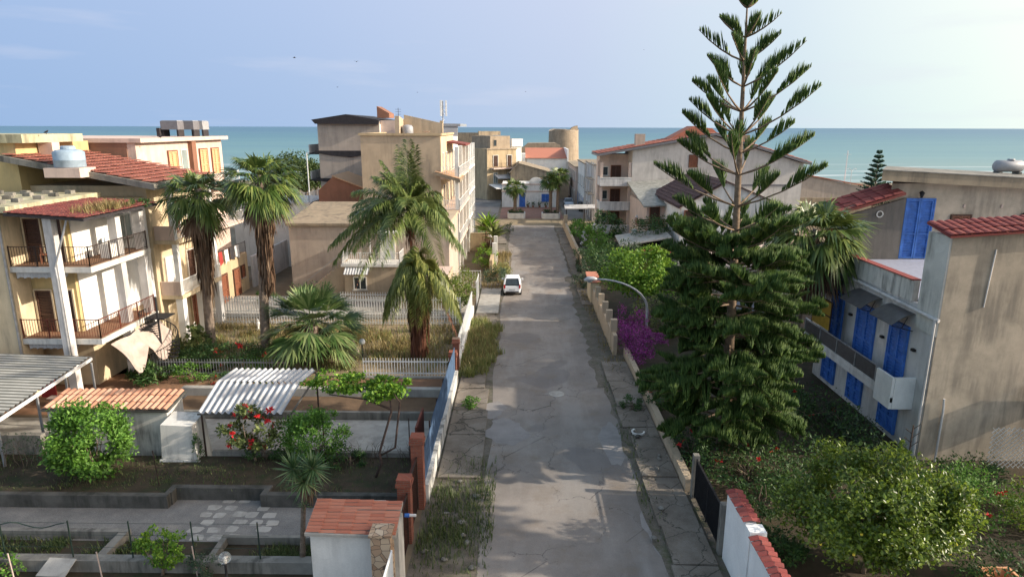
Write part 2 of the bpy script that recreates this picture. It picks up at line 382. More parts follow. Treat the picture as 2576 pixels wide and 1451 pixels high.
# asphalt: dusty, patched, cracked
n = NT('asphalt')
a = n.noise(.35, 6, .65); col = n.ramp(a, [(.34, (.165, .140, .120)), (.5, (.225, .194, .168)), (.64, (.29, .255, .222))])
b = n.noise(.55, 4, .6, (1, .18, 1)); col = n.mix(n.gray(b, .50, .62, 0, .65), col, (.30, .28, .255))
g = n.noise(60, 3, .7); col = n.mix(.35, col, n.ramp(g, [(.35, (.09, .082, .075)), (.65, (.34, .31, .28))]))
p = n.noise(.22, 2, .4); col = n.mix(n.gray(p, .60, .615, 0, .45), col, (.14, .13, .128))
dn = n.noise(.6, 6, .7); col = n.mix(n.gray(dn, .52, .68, 0, .55), col, (.185, .145, .105)); vn = n.noise(1.1, 4, .6)
mv = n.n.new('ShaderNodeVectorMath'); mv.operation = 'MULTIPLY_ADD'
cmb = n.n.new('ShaderNodeCombineXYZ'); n.link(vn, cmb.inputs[0]); n.link(vn, cmb.inputs[1])
mv.inputs[1].default_value = (1.6, 1.6, 0); n.link(cmb.outputs[0], mv.inputs[0]); n.link(n.pos.outputs['Position'], mv.inputs[2])
vo = n.n.new('ShaderNodeTexVoronoi'); vo.feature = 'DISTANCE_TO_EDGE'; vo.inputs['Scale'].default_value = .42; n.link(mv.outputs[0], vo.inputs['Vector'])
area = n.noise(.25, 2); ck = n.mix(1., n.gray(vo.outputs['Distance'], .002, .010, .65, 0), n.gray(area, .46, .58), 'MULTIPLY')
col = n.mix(ck, col, (.03, .028, .028)); n.bump(g, .35, .01); MT['asphalt'] = n.done(col, .92)
# broken pavement concrete
n = NT('broken_pavement')
a = n.noise(.7, 6, .7); col = n.ramp(a, [(.3, (.10, .076, .054)), (.5, (.19, .155, .12)), (.7, (.28, .245, .20))])
g = n.noise(40, 3, .7); col = n.mix(.3, col, n.ramp(g, [(.35, (.05, .045, .04)), (.65, (.28, .26, .23))]))
vn = n.noise(1.4, 4, .6); cmb = n.n.new('ShaderNodeCombineXYZ'); n.link(vn, cmb.inputs[0]); n.link(vn, cmb.inputs[1])
mv = n.n.new('ShaderNodeVectorMath'); mv.operation = 'MULTIPLY_ADD'; mv.inputs[1].default_value = (1.2, 1.2, 0); n.link(cmb.outputs[0], mv.inputs[0]); n.link(n.pos.outputs['Position'], mv.inputs[2])
vo = n.n.new('ShaderNodeTexVoronoi'); vo.feature = 'DISTANCE_TO_EDGE'; vo.inputs['Scale'].default_value = .7; n.link(mv.outputs[0], vo.inputs['Vector'])
col = n.mix(n.gray(vo.outputs['Distance'], .004, .02, .75, 0), col, (.035, .035, .025)); n.bump(a, .5, .04); MT['pavement'] = n.done(col, .95)
# dirt verge
n = NT('dirt_verge'); a = n.noise(.9, 7, .75); col = n.ramp(a, [(.3, (.06, .05, .035)), (.5, (.125, .105, .08)), (.62, (.17, .15, .125)), (.75, (.24, .22, .19))])
g = n.noise(30, 3, .7); col = n.mix(.35, col, n.ramp(g, [(.35, (.045, .04, .03)), (.65, (.25, .22, .18))])); v = n.noise(1.7, 4); col = n.mix(n.gray(v, .52, .66, 0, .6), col, (.06, .075, .025))
n.bump(a, .6, .05); MT['verge'] = n.done(col, .97)
# old paved yard: pale stones worn through darker screed
n = NT('yard_screed'); a = n.noise(.8, 6, .7); col = n.ramp(a, [(.3, (.10, .096, .088)), (.5, (.19, .178, .16)), (.7, (.29, .27, .235))])
g = n.noise(28, 3, .8); col = n.mix(.4, col, n.ramp(g, [(.35, (.06, .06, .06)), (.65, (.33, .32, .31))])); n.bump(g, .4, .015); MT['screed'] = n.done(col, .9)
# general ground
n = NT('village_ground'); a = n.noise(.15, 7, .7); col = n.ramp(a, [(.3, (.10, .075, .05)), (.5, (.19, .15, .10)), (.7, (.28, .23, .16))]); MT['ground'] = n.done(col, .95)
# crazy-paving stone cladding
n = NT('stone_cladding'); vo = n.n.new('ShaderNodeTexVoronoi'); vo.inputs['Scale'].default_value = 4.5; n.link(n.pos.outputs['Position'], vo.inputs['Vector'])
ve = n.n.new('ShaderNodeTexVoronoi'); ve.feature = 'DISTANCE_TO_EDGE'; ve.inputs['Scale'].default_value = 4.5; n.link(n.pos.outputs['Position'], ve.inputs['Vector'])
sx = n.n.new('ShaderNodeSeparateColor'); n.link(vo.outputs['Color'], sx.inputs[0]); col = n.ramp(sx.outputs[0], [(0, (.30, .19, .12)), (.5, (.42, .31, .21)), (1, (.50, .40, .29))])
col = n.mix(n.gray(ve.outputs['Distance'], .02, .045, 1, 0), col, (.09, .07, .055)); MT['flag'] = n.done(col, .8)
# sea
n = NT('sea_water'); sep = n.n.new('ShaderNodeSeparateXYZ'); n.link(n.pos.outputs['Position'], sep.inputs[0])
mr = n.n.new('ShaderNodeMapRange'); mr.inputs[1].default_value = 200; mr.inputs[2].default_value = 2500; n.link(sep.outputs[1], mr.inputs[0])
col = n.ramp(mr.outputs[0], [(0, (.18, .26, .24)), (.1, (.12, .23, .24)), (.4, (.07, .17, .215)), (1, (.055, .135, .21))])
lo = n.noise(.012, 4, .6, (.15, 1, 1)); col = n.mix(n.gray(lo, .4, .7, 0, .35), col, (.05, .15, .22))
f = n.noise(.09, 3, .6, (.12, 1, 1)); near = n.n.new('ShaderNodeMapRange'); near.inputs[1].default_value = 215; near.inputs[2].default_value = 330; near.inputs[3].default_value = 1; near.inputs[4].default_value = 0; n.link(sep.outputs[1], near.inputs[0])
fl = n.noise(.03, 5, .65, (.12, 1, 1)); col = n.mix(n.gray(fl, .5, .62, 0, .3), col, (.15, .27, .29)); foam = n.mix(1., n.gray(f, .56, .64), near.outputs[0], 'MULTIPLY'); col = n.mix(foam, col, (.62, .66, .66))
n.bump(n.noise(.35, 4, .6, (.4, 1, 1)), .5, .5); MT['sea'] = n.done(col, .45, 0, .25)
# clear globe
n = NT('clear_globe'); n.b.inputs['Transmission Weight'].default_value = .85; MT['globe'] = n.done((.75, .75, .72), .05, 0, .5)
MT['milk'] = flat('grey_globe', (.42, .43, .43), .3, 0, .05)

# fibre sheet with grooves coloured darker than its ridges
n = NT('grooved_sheet'); sep = n.n.new('ShaderNodeSeparateXYZ'); n.link(n.pos.outputs['Position'], sep.inputs[0]); mm_ = n.n.new('ShaderNodeMath'); mm_.operation = 'SINE'; ml = n.n.new('ShaderNodeMath'); ml.operation = 'MULTIPLY'; ml.inputs[1].default_value = 2*math.pi*24/7.3; ad = n.n.new('ShaderNodeMath'); ad.operation = 'SUBTRACT'; ad.inputs[1].default_value = 23.6
n.link(sep.outputs[1], ad.inputs[0]); n.link(ad.outputs[0], ml.inputs[0]); n.link(ml.outputs[0], mm_.inputs[0]); col = n.ramp(n.noise(1.5, 5, .7), [(.3, (.30, .30, .27)), (.7, (.46, .45, .41))]); col = n.mix(n.gray(mm_.outputs[0], .0, .35, .85, 0), col, (.09, .088, .075)); MT['grooved'] = n.done(col, .85)
MT['repair'] = plaster('asphalt_patch', (.27, .25, .235), .4, (.16, .15, .14), .15, .4, 1.)
# ---------------------------------------------------------------- vegetation builders
def unit(a): return a/np.maximum(np.linalg.norm(a, axis=-1, keepdims=True), 1e-9)
def leaf_faces(P, D, N, L, W):
    """rhombic folded leaves: P base (n,3), D direction, N upward normal, L length (n,), W width (n,)"""
    D = unit(D); S = unit(np.cross(D, N)); N = np.cross(S, D); L = L[:, None]; W = W[:, None]
    a = P; b = P+D*L*.45+S*W*.5+N*W*.18; c = P+D*L-N*L*.10; d = P+D*L*.45-S*W*.5+N*W*.18
    n = len(P); V = np.stack([a, b, c, d], 1).reshape(-1, 3); i = np.arange(n)[:, None]*4
    F_ = np.concatenate([i+np.array([[0, 1, 2]]), i+np.array([[0, 2, 3]])], 1).reshape(-1, 3)
    return V, F_
def crown_pts(rg, c, rad, n, clumps, spread=.33, flatb=.25, hollow=.45):
    """points in uneven clumps round an ellipsoid; returns points and outward directions"""
    c = np.array(c, float); rad = np.array(rad, float)
    d = unit(rg.normal(size=(clumps, 3))); rr = hollow+(1-hollow)*rg.random(clumps)**.6*rg.uniform(.8, 1.12, clumps)
    cc = d*rr[:, None]; cc[:, 2] = np.where(cc[:, 2] < 0, cc[:, 2]*(1-flatb), cc[:, 2])
    k = rg.integers(0, clumps, n); sz = spread*rg.uniform(.55, 1.25, clumps)
    off = unit(rg.normal(size=(n, 3)))*(rg.random(n)[:, None]**.45)*sz[k][:, None]
    q = cc[k]+off
    return c+q*rad, unit(off*.8+cc[k]*.5+np.array([0, 0, .25]))
def foliage(name, parent, mat, c, rad, n, leaf=.12, clumps=40, seed=1, spread=.33, wide=.5, hollow=.45, flatb=.25):
    rg = np.random.default_rng(seed); P, O = crown_pts(rg, c, rad, n, clumps, spread, flatb, hollow)
    D = unit(O*.6+rg.normal(size=(n, 3))*.75); N = unit(O+np.array([0, 0, .6])+rg.normal(size=(n, 3))*.35)
    L = leaf*rg.uniform(.6, 1.3, n); V, F_ = leaf_faces(P, D, N, L, L*wide)
    return np_mesh(name, V, F_, mat, parent)
def flowers(name, parent, mat, pts, r=.12, n=9, seed=1):
    rg = np.random.default_rng(seed); P = np.repeat(np.array(pts, float), n, 0); m = len(P)
    D = unit(rg.normal(size=(m, 3))+np.array([0, -.2, .5])); N = unit(rg.normal(size=(m, 3)))
    L = r*rg.uniform(.6, 1.3, m); V, F_ = leaf_faces(P, D, N, L, L*.55); return np_mesh(name, V, F_, mat, parent)
def branches(name, parent, mat, base, tips, r0=.06, r1=.012, sag=.15, seed=1, trunk=None):
    rg = random.Random(seed); m = MB(); b = Vector(base)
    if trunk is not None:
        t = Vector(trunk); mid = (b+t)/2+Vector((rg.uniform(-.08, .08), rg.uniform(-.08, .08), 0)); m.tube([b, mid, t], [r0*1.5, r0*1.2, r0], 7); b = t
    for p in tips:
        p = Vector(p); k = b.lerp(p, .5)+Vector((rg.uniform(-1, 1)*sag, rg.uniform(-1, 1)*sag, rg.uniform(0, 1)*sag)); m.tube([b, k, p], [r0*.7, r0*.4, r1], 5)
    return m.build(name, mat, parent, True)
def bush(name, label, cat, base, rad, n, mat='green', leaf=.12, clumps=30, seed=1, lift=.0, group=None, spread=.33, wide=.5, stem=True, flower=None, hollow=.45, flatb=.25):
    """plant standing at base (x,y,z); its crown is an ellipsoid of half-axes rad whose underside is lift above the base"""
    t = T(name, label, cat, base, group); c = (base[0], base[1], base[2]+lift+rad[2]*.85)
    if stem:
        rg = np.random.default_rng(seed+99); P, _ = crown_pts(rg, c, np.array(rad)*.75, 9, 9, .2)
        branches('trunk' if lift > .5 else 'stem', t, MT['trunk'], base, P, .035+.02*lift, .008, .15*rad[0], seed, (base[0]+.05, base[1], base[2]+max(.15, lift*.85)))
    foliage('crown' if lift > .5 else 'foliage', t, MT[mat], c, rad, n, leaf, clumps, seed, spread, wide, hollow, flatb)
    if flower:
        k, fm, r = flower; rg = np.random.default_rng(seed+5); P, _ = crown_pts(rg, c, np.array(rad)*1.0, k, k, .1); P[:, 2] = np.maximum(P[:, 2], base[2]+.3)
        flowers('flowers', t, MT[fm], P, r, 10, seed)
    return t
def blades(name, mat, x0, x1, y0, y1, n, h=.4, wd=.02, z=0., seed=1, label=None, cat=None, mask=None, parent=None, patch=1.5):
    """grass and weeds, grown in uneven patches"""
    rg = np.random.default_rng(seed); P = np.zeros((0, 3)); k = max(3, int((x1-x0)*(y1-y0)/patch))
    cx = rg.uniform(x0, x1, k); cy = rg.uniform(y0, y1, k); i = rg.integers(0, k, n); s = rg.uniform(.2, .9, k)
    P = np.stack([cx[i]+rg.normal(size=n)*s[i], cy[i]+rg.normal(size=n)*s[i], np.full(n, z)], 1)
    P = P[(P[:, 0] > x0) & (P[:, 0] < x1) & (P[:, 1] > y0) & (P[:, 1] < y1)]
    if mask is not None: P = P[mask(P)]
    n = len(P); L = h*rg.uniform(.35, 1.25, n); a = rg.uniform(0, 6.283, n); lean = rg.uniform(.05, .55, n)
    D = np.stack([np.cos(a)*lean, np.sin(a)*lean, np.ones(n)], 1); S = np.stack([-np.sin(a), np.cos(a), np.zeros(n)], 1)*wd/2*rg.uniform(.6, 1.6, n)[:, None]
    b = P+D*(L*.55)[:, None]; c = P+D*L[:, None]+np.stack([np.cos(a), np.sin(a), -np.ones(n)*.5], 1)*(L*lean*.4)[:, None]
    V = np.stack([P-S, P+S, b+S*.8, b-S*.8, c], 1).reshape(-1, 3); q = np.arange(n)[:, None]*5
    F_ = np.concatenate([q+np.array([[0, 1, 2]]), q+np.array([[0, 2, 3]]), q+np.array([[3, 2, 4]])], 1).reshape(-1, 3)
    o = np_mesh(name, V, F_, mat, parent); 
    if parent is None: o['kind'] = 'stuff'
    return o
def fan_leaf(V, F_, base, az, el, pet, L, seg, rg, droop=.35, spread=2.2, wid=.05):
    """costapalmate leaf: petiole then a fan of narrow segments with hanging tips"""
    d = np.array([math.cos(az)*math.cos(el), math.sin(az)*math.cos(el), math.sin(el)]); s = np.array([-math.sin(az), math.cos(az), 0.]); u = np.cross(s, d)
    base = np.array(base, float); tip = base+d*pet-np.array([0, 0, pet*.12]); w = .022
    n = len(V); V += [base-s*w*1.6, base+s*w*1.6, tip+s*w*.7, tip-s*w*.7, base+u*w, tip+u*w]; F_ += [(n, n+1, n+2), (n, n+2, n+3), (n, n+4, n+5), (n, n+5, n+3), (n+1, n+4, n+5), (n+1, n+5, n+2)]
    roll = rg.uniform(-.35, .35); s2 = s*math.cos(roll)+u*math.sin(roll); u2 = np.cross(s2, d)
    for k in range(seg):
        t = (k/(seg-1)-.5)*spread; l = L*(1-.35*abs(t)/(spread/2)**1.0*.8)*rg.uniform(.9, 1.08)
        dd = d*math.cos(t)+s2*math.sin(t)-u2*.10*abs(t)
        dd /= np.linalg.norm(dd); c = np.cross(u2, dd); ww = wid*L*(1 if abs(t) < spread*.4 else .75)
        m1 = tip+dd*l*.5-np.array([0, 0, 1])*l*.06; e = tip+dd*l*(1-.12*droop)-np.array([0, 0, 1])*l*droop*rg.uniform(.5, 1.3)
        fold = u2*ww*.5*(1 if k % 2 else -1)
        n = len(V); V += [tip, m1+c*ww+fold, m1-c*ww+fold, e]; F_ += [(n, n+1, n+2), (n+1, n+3, n+2)]
def fan_crown(name, parent, mat, c, n, pet, L, el0, el1, seed, seg=22, droop=.35, r0=.12, spread=2.2, wid=.05, hang=0):
    rg = np.random.default_rng(seed); V = []; F_ = []
    for i in range(n):
        f = i/max(1, n-1); el = el1+(el0-el1)*f**.8+rg.uniform(-.1, .1); az = i*2.39996+rg.uniform(-.25, .25)
        b = (c[0]+math.cos(az)*r0, c[1]+math.sin(az)*r0, c[2]-.5*(1-f)+rg.uniform(-.1, .1)-hang*(1-f))
        fan_leaf(V, F_, b, az, el, pet*rg.uniform(.8, 1.15), L*rg.uniform(.85, 1.12), seg, rg, droop, spread, wid)
    return np_mesh(name, V, F_, mat, parent)
def skirt(name, parent, mat, top, bot, r0, r1, n, seed, L=.9):
    """dead leaves hanging down the trunk"""
    rg = np.random.default_rng(seed); top = np.array(top, float); bot = np.array(bot, float); t = rg.random(n)**.85; a = rg.uniform(0, 6.283, n)
    r = (r0*(1-t)+r1*t)*rg.uniform(.35, 1.05, n); P = top*(1-t)[:, None]+bot*t[:, None]; O = np.stack([np.cos(a), np.sin(a), np.zeros(n)], 1)
    P = P+O*r[:, None]; D = O*rg.uniform(-.12, .28, n)[:, None]+np.array([0, 0, -1.]); LL = L*rg.uniform(.5, 1.2, n)
    V, F_ = leaf_faces(P, D, O, LL, LL*rg.uniform(.05, .13, n)); return np_mesh(name, V, F_, mat, parent)
def palm_trunk(parent, pts, r, mat='palmtrunk'):
    m = MB(); P = []; R = []; pts = [Vector(p) for p in pts]; k = 26
    for i in range(k+1):
        t = i/k*(len(pts)-1); a = min(int(t), len(pts)-2); P.append(pts[a].lerp(pts[a+1], t-a)); R.append((r[0]*(1-i/k)+r[1]*i/k)*(1+.05*(i % 2)))
    m.tube(P, R, 10); return m.build('trunk', MT[mat], parent, True)
def frond(V, F_, base, az, el, L, rg, sag=.55, leaflet=.55, pairs=34, droop=.75, wid=.03, twist=0.):
    """pinnate frond: arching midrib with hanging leaflets"""
    d = np.array([math.cos(az), math.sin(az), 0.]); s = np.array([-math.sin(az), math.cos(az), 0.]); base = np.array(base, float); up_ = np.array([0, 0, 1.])
    def pt(t):
        e = el-sag*1.6*t*t
        return base+d*L*(t*math.cos(el)-.10*sag*t*t)+up_*L*(t*math.sin(el)-sag*t*t)
    K = 12; w = .03
    for i in range(K):
        a, b = pt(i/K), pt((i+1)/K); n = len(V); wa, wb = w*(1.1-i/K), w*(1.1-(i+1)/K)
        V += [a-s*wa, a+s*wa, b+s*wb, b-s*wb]; F_ += [(n, n+1, n+2), (n, n+2, n+3)]
    for i in range(pairs):
        t = .14+.86*i/(pairs-1); p = pt(t); q = pt(min(1, t+.03))-pt(t-.03); q /= np.linalg.norm(q); l = leaflet*(.45+.9*math.sin(math.pi*min(1, t*.85+.12)))*rg.uniform(.85, 1.15)
        for sg in (-1, 1):
            dd = s*sg*rg.uniform(.55, .95)+q*rg.uniform(.35, .7)+up_*rg.uniform(-.15, .35); dd /= np.linalg.norm(dd)
            c = np.cross(dd, up_); c /= max(1e-6, np.linalg.norm(c)); m1 = p+dd*l*.5-up_*l*droop*.12; e = p+dd*l*(1-.25*droop)-up_*l*droop*rg.uniform(.4, .95)
            n = len(V); V += [p, m1+c*wid+up_*wid*.5, m1-c*wid-up_*wid*.5, e]; F_ += [(n, n+1, n+2), (n+1, n+3, n+2)]
def frond_crown(name, parent, mat, c, specs, seed, leaflet=.55, pairs=34, wid=.03):
    rg = np.random.default_rng(seed); V = []; F_ = []
    for az, el, L, sag, droop in specs: frond(V, F_, c, math.radians(az), math.radians(el), L, rg, sag, leaflet, pairs, droop, wid)
    return np_mesh(name, V, F_, mat, parent)
def rosette(V, F_, c, n, L, wd, rg, el0=-.6, el1=1.4, axis=(0, 0, 1)):
    """stiff sword leaves all round a head"""
    c = np.array(c, float)
    for i in range(n):
        az = i*2.39996; el = el0+(el1-el0)*(i/n)+rg.uniform(-.1, .1); d = np.array([math.cos(az)*math.cos(el), math.sin(az)*math.cos(el), math.sin(el)])
        s = np.array([-math.sin(az), math.cos(az), 0.]); u = np.cross(s, d); l = L*rg.uniform(.75, 1.1); m1 = c+d*l*.45+u*wd*.3; m0 = c+d*.05
        e = c+d*l-np.array([0, 0, .06*l]); k = len(V); V += [m0-s*wd*.35, m0+s*wd*.35, m1+s*wd*.5, m1-s*wd*.5, e, c+d*l*.45-u*wd*.2]
        F_ += [(k, k+1, k+5), (k+1, k+2, k+5), (k, k+5, k+3), (k+5, k+2, k+4), (k+3, k+5, k+4)]
def araucaria_branch(V, F_, base, az, L, rise, rg, start=.35, lets=46, ll=.62, r=.022, twod=True):
    """upswept branch carrying combs of rope-like branchlets on its outer part; returns its midline"""
    d = np.array([math.cos(az), math.sin(az), 0.]); s = np.array([-math.sin(az), math.cos(az), 0.]); up_ = np.array([0, 0, 1.]); base = np.array(base, float)
    def pt(t): return base+d*L*t*(1-.04*t)+up_*L*(rise*(.55*t+.45*t*t))
    for i in range(lets):
        t = start+(1-start)*(i+rg.uniform(-.3, .3))/lets; t = min(.995, max(.05, t)); p = pt(t); tv = pt(min(1, t+.02))-pt(t-.02); tv /= np.linalg.norm(tv)
        k = min(1, (t-start)/.16+.25)*(1-((t-start)/(1-start))**2.2*.85); l = ll*k*rg.uniform(.75, 1.15)
        for sg in (-1, -.45, .45, 1):
            sp = sg*rg.uniform(.28, .6); dd = tv*rg.uniform(.15, .4)+s*sp+up_*rg.uniform(.75, 1.1); dd /= np.linalg.norm(dd)
            m1 = p+dd*l*.55; e = m1+(dd*.6+up_*.55+tv*.15)*l*.5; a = np.cross(dd, tv); a /= max(1e-6, np.linalg.norm(a)); b = np.cross(a, dd); n = len(V); r2 = r*rg.uniform(.8, 1.2)
            V += [p+a*r2*.7, p-a*r2*.35+b*r2*.6, p-a*r2*.35-b*r2*.6, m1+a*r2*1.1, m1-a*r2*.55+b*r2*.95, m1-a*r2*.55-b*r2*.95, e]
            for i0 in range(3):
                j = (i0+1) % 3; F_ += [(n+i0, n+j, n+3+j), (n+i0, n+3+j, n+3+i0), (n+3+i0, n+3+j, n+6)]
    return [pt(t) for t in (0, .25, .5, .75, 1)]
# ---------------------------------------------------------------- ground, road, sea
m = MB(); R0 = 6000
m.quad((-R0, -60, 0), (R0, -60, 0), (R0, 172, 0), (-R0, 172, 0)); m.quad((-R0, 172, 0), (R0, 172, 0), (R0, 215, -3), (-R0, 215, -3)); ground_sheet('ground', m, MT['ground'])
m = MB(); m.quad((-45000, 203, -2.4), (45000, 203, -2.4), (45000, 50000, -2.4), (-45000, 50000, -2.4)); ground_sheet('sea', m, MT['sea'])
def strip(name, x0, x1, y0, y1, mat, z=.004, n=24, jag=.12, seed=1):
    """flat strip whose long edges wander"""
    rg = random.Random(seed); m = MB(); L = [(x0+rg.uniform(-jag, jag), y0+(y1-y0)*i/n) for i in range(n+1)]; Rr = [(x1+rg.uniform(-jag, jag), y0+(y1-y0)*i/n) for i in range(n+1)]
    for i in range(n): m.quad((*L[i], z), (*Rr[i], z), (*Rr[i+1], z), (*L[i+1], z))
    return ground_sheet(name, m, mat)
strip('dirt_verge', -3.6, 6.9, 5, 96, MT['verge'], .004, 40, .05, 1)
strip('road', -1.35, 5.0, 5, 96, MT['asphalt'], .012, 60, .16, 2)
strip('gutter_dirt', 4.45, 6.0, 34, 62, MT['verge'], .018, 40, .22, 3); strip('gutter_dirt', 4.75, 5.5, 14, 34, MT['verge'], .018, 30, .16, 4)
m = MB(); m.quad((-12, 96, .008), (14, 96, .008), (14, 103, .008), (-12, 103, .008)); ground_sheet('square', m, MT['dry'])
m = MB(); m.quad((-3.2, 103, .012), (7, 103, .012), (7, 118, .012), (-3.2, 118, .012)); ground_sheet('brick_paving', m, MT['redpave'])
m = MB(); m.quad((-12, 103, .008), (-3.6, 103, .008), (-3.6, 160, .008), (-12, 160, .008)); m.quad((7.4, 103, .008), (13, 103, .008), (13, 165, .008), (7.4, 165, .008)); ground_sheet('side_street', m, MT['asphalt'])
# right pavement: real step with broken slabs
m = MB(); rg = random.Random(5); y = 8.
while y < 92:
    L = rg.uniform(1.6, 3.6); dz = rg.uniform(-.02, .03); x0 = 5.12+rg.uniform(-.12, .12); t = [rg.uniform(-.03, .03) for _ in range(4)]
    if rg.random() > (.62 if 36 < y < 60 else .12): m.hexa([(x0, y, 0), (6.55, y, 0), (6.55, y+L-.06, 0), (x0+t[0], y+L-.06, 0)], [(x0, y, .12+dz+t[1]), (6.55, y, .13+dz), (6.55, y+L-.06, .13+dz+t[2]), (x0+t[0], y+L-.06, .12+dz+t[3])])
    y += L
ground_sheet('pavement', m, MT['pavement'])
m = MB(); y = 24.2
while y < 92:
    L = rg.uniform(1.8, 4.); dz = rg.uniform(-.03, .03); x1 = -1.75+rg.uniform(-.25, .2); t = [rg.uniform(-.04, .04) for _ in range(4)]
    if (y < 35 or y > 42) and rg.random() > .15: m.hexa([(-3.3, y, 0), (x1, y, 0), (x1+t[0], y+L-.08, 0), (-3.3, y+L-.08, 0)], [(-3.3, y, .11+dz), (x1, y, .10+dz+t[1]), (x1+t[0], y+L-.08, .1+dz+t[2]), (-3.3, y+L-.08, .11+dz)])
    y += L
ground_sheet('kerb_slabs', m, MT['pavement'])
# repairs in the asphalt, pale and dark
m = MB(); md = MB(); rg = random.Random(11)
def blob(mm, cx, cy, rx, ry, z, n=22):
    ph = [rg.uniform(0, 6.28) for _ in range(3)]
    mm.quad(*[(cx+rx*math.cos(t)*(1+.16*math.sin(3*t+ph[0])+.10*math.sin(5*t+ph[1])+.06*math.sin(9*t+ph[2])), cy+ry*math.sin(t)*(1+.16*math.sin(2*t+ph[1])+.09*math.sin(7*t+ph[0])), z) for t in [2*math.pi*i/n for i in range(n)]])
for x, y, rx, ry in ((-.6, 28.6, 1.0, 1.3), (1.9, 33.2, .45, .35), (-.3, 63.5, 1.2, 1.1), (4.3, 27.5, .5, 2.2), (5., 21, .5, 1.6), (-1.3, 31, .6, 1.0)): blob(m, x, y, rx, ry, .017)
for x, y, rx, ry in ((.7, 27.2, 1.0, .8), (2.4, 33.9, .8, .3), (-.6, 41.0, .8, 1.6), (1.2, 24.6, .35, .5)): blob(md, x, y, rx, ry, .0165)
ground_sheet('road_repairs_pale', m, MT['repair']); ground_sheet('road_repairs_dark', md, MT['asphalt'])
m = MB(); m.quad((-3.3, 48.5, .135), (-1.6, 48.5, .135), (-1.6, 56.5, .135), (-3.3, 56.5, .135)); ground_sheet('driveway', m, MT['concrete_l'])
# left gardens
m = MB(); m.quad((-19, 19.9, .006), (-4.0, 19.9, .006), (-4.0, 22.5, .006), (-24, 22.5, .006)); ground_sheet('yard_paving', m, MT['screed'])
m = MB(); rg = random.Random(3)
for j in range(6):
    for i in range(5):
        if rg.random() < .22: continue
        x = -11.4+i*.62-(j % 2)*.25+rg.uniform(-.08, .08)-(j-3)*.05; y = 20.15+j*.46+rg.uniform(-.05, .05); a = rg.uniform(.22, .29); b = rg.uniform(.16, .2); k = [rg.uniform(.8, 1.1) for _ in range(8)]
        m.quad(*[(x+a*k[q]*math.copysign(abs(math.cos(t))**.5, math.cos(t)), y+b*k[q]*math.copysign(abs(math.sin(t))**.5, math.sin(t)), .012) for q, t in enumerate([2*math.pi*i2/8+.2 for i2 in range(8)])])
ground_sheet('pale_paving_stones', m, MT['concrete_l'])
m = MB(); m.quad((-24, 10, .004), (-4, 10, .004), (-4, 19.9, .004), (-24, 19.9, .004)); ground_sheet('garden_soil', m, MT['soil'])
m = MB(); m.quad((-30, 25.6, .007), (-4, 25.6, .007), (-4, 29.7, .007), (-30, 29.7, .007)); ground_sheet('concrete_path', m, MT['concrete_l'])
m = MB(); m.quad((-34, 30, .006), (-18, 30, .006), (-18, 37.4, .006), (-34, 37.4, .006)); ground_sheet('patio', m, MT['brownpatio'])
m = MB(); m.quad((-17.9, 32.7, .006), (-4, 32.7, .006), (-4, 35.2, .006), (-17.9, 35.2, .006)); ground_sheet('brown_terrace', m, MT['brownpatio'])
m = MB(); m.quad((-24, 35.6, .006), (-4, 35.6, .006), (-4, 47, .006), (-24, 47, .006)); ground_sheet('dry_garden', m, MT['dry'])
m = MB(); m.quad((-26, 47.3, .006), (-4, 47.3, .006), (-4, 53.8, .006), (-26, 53.8, .006)); ground_sheet('lane', m, MT['concrete_l'])
m = MB(); m.quad((7.1, 5, .006), (60, 5, .006), (60, 82, .006), (7.1, 82, .006)); ground_sheet('garden_ground', m, MT['soil'])
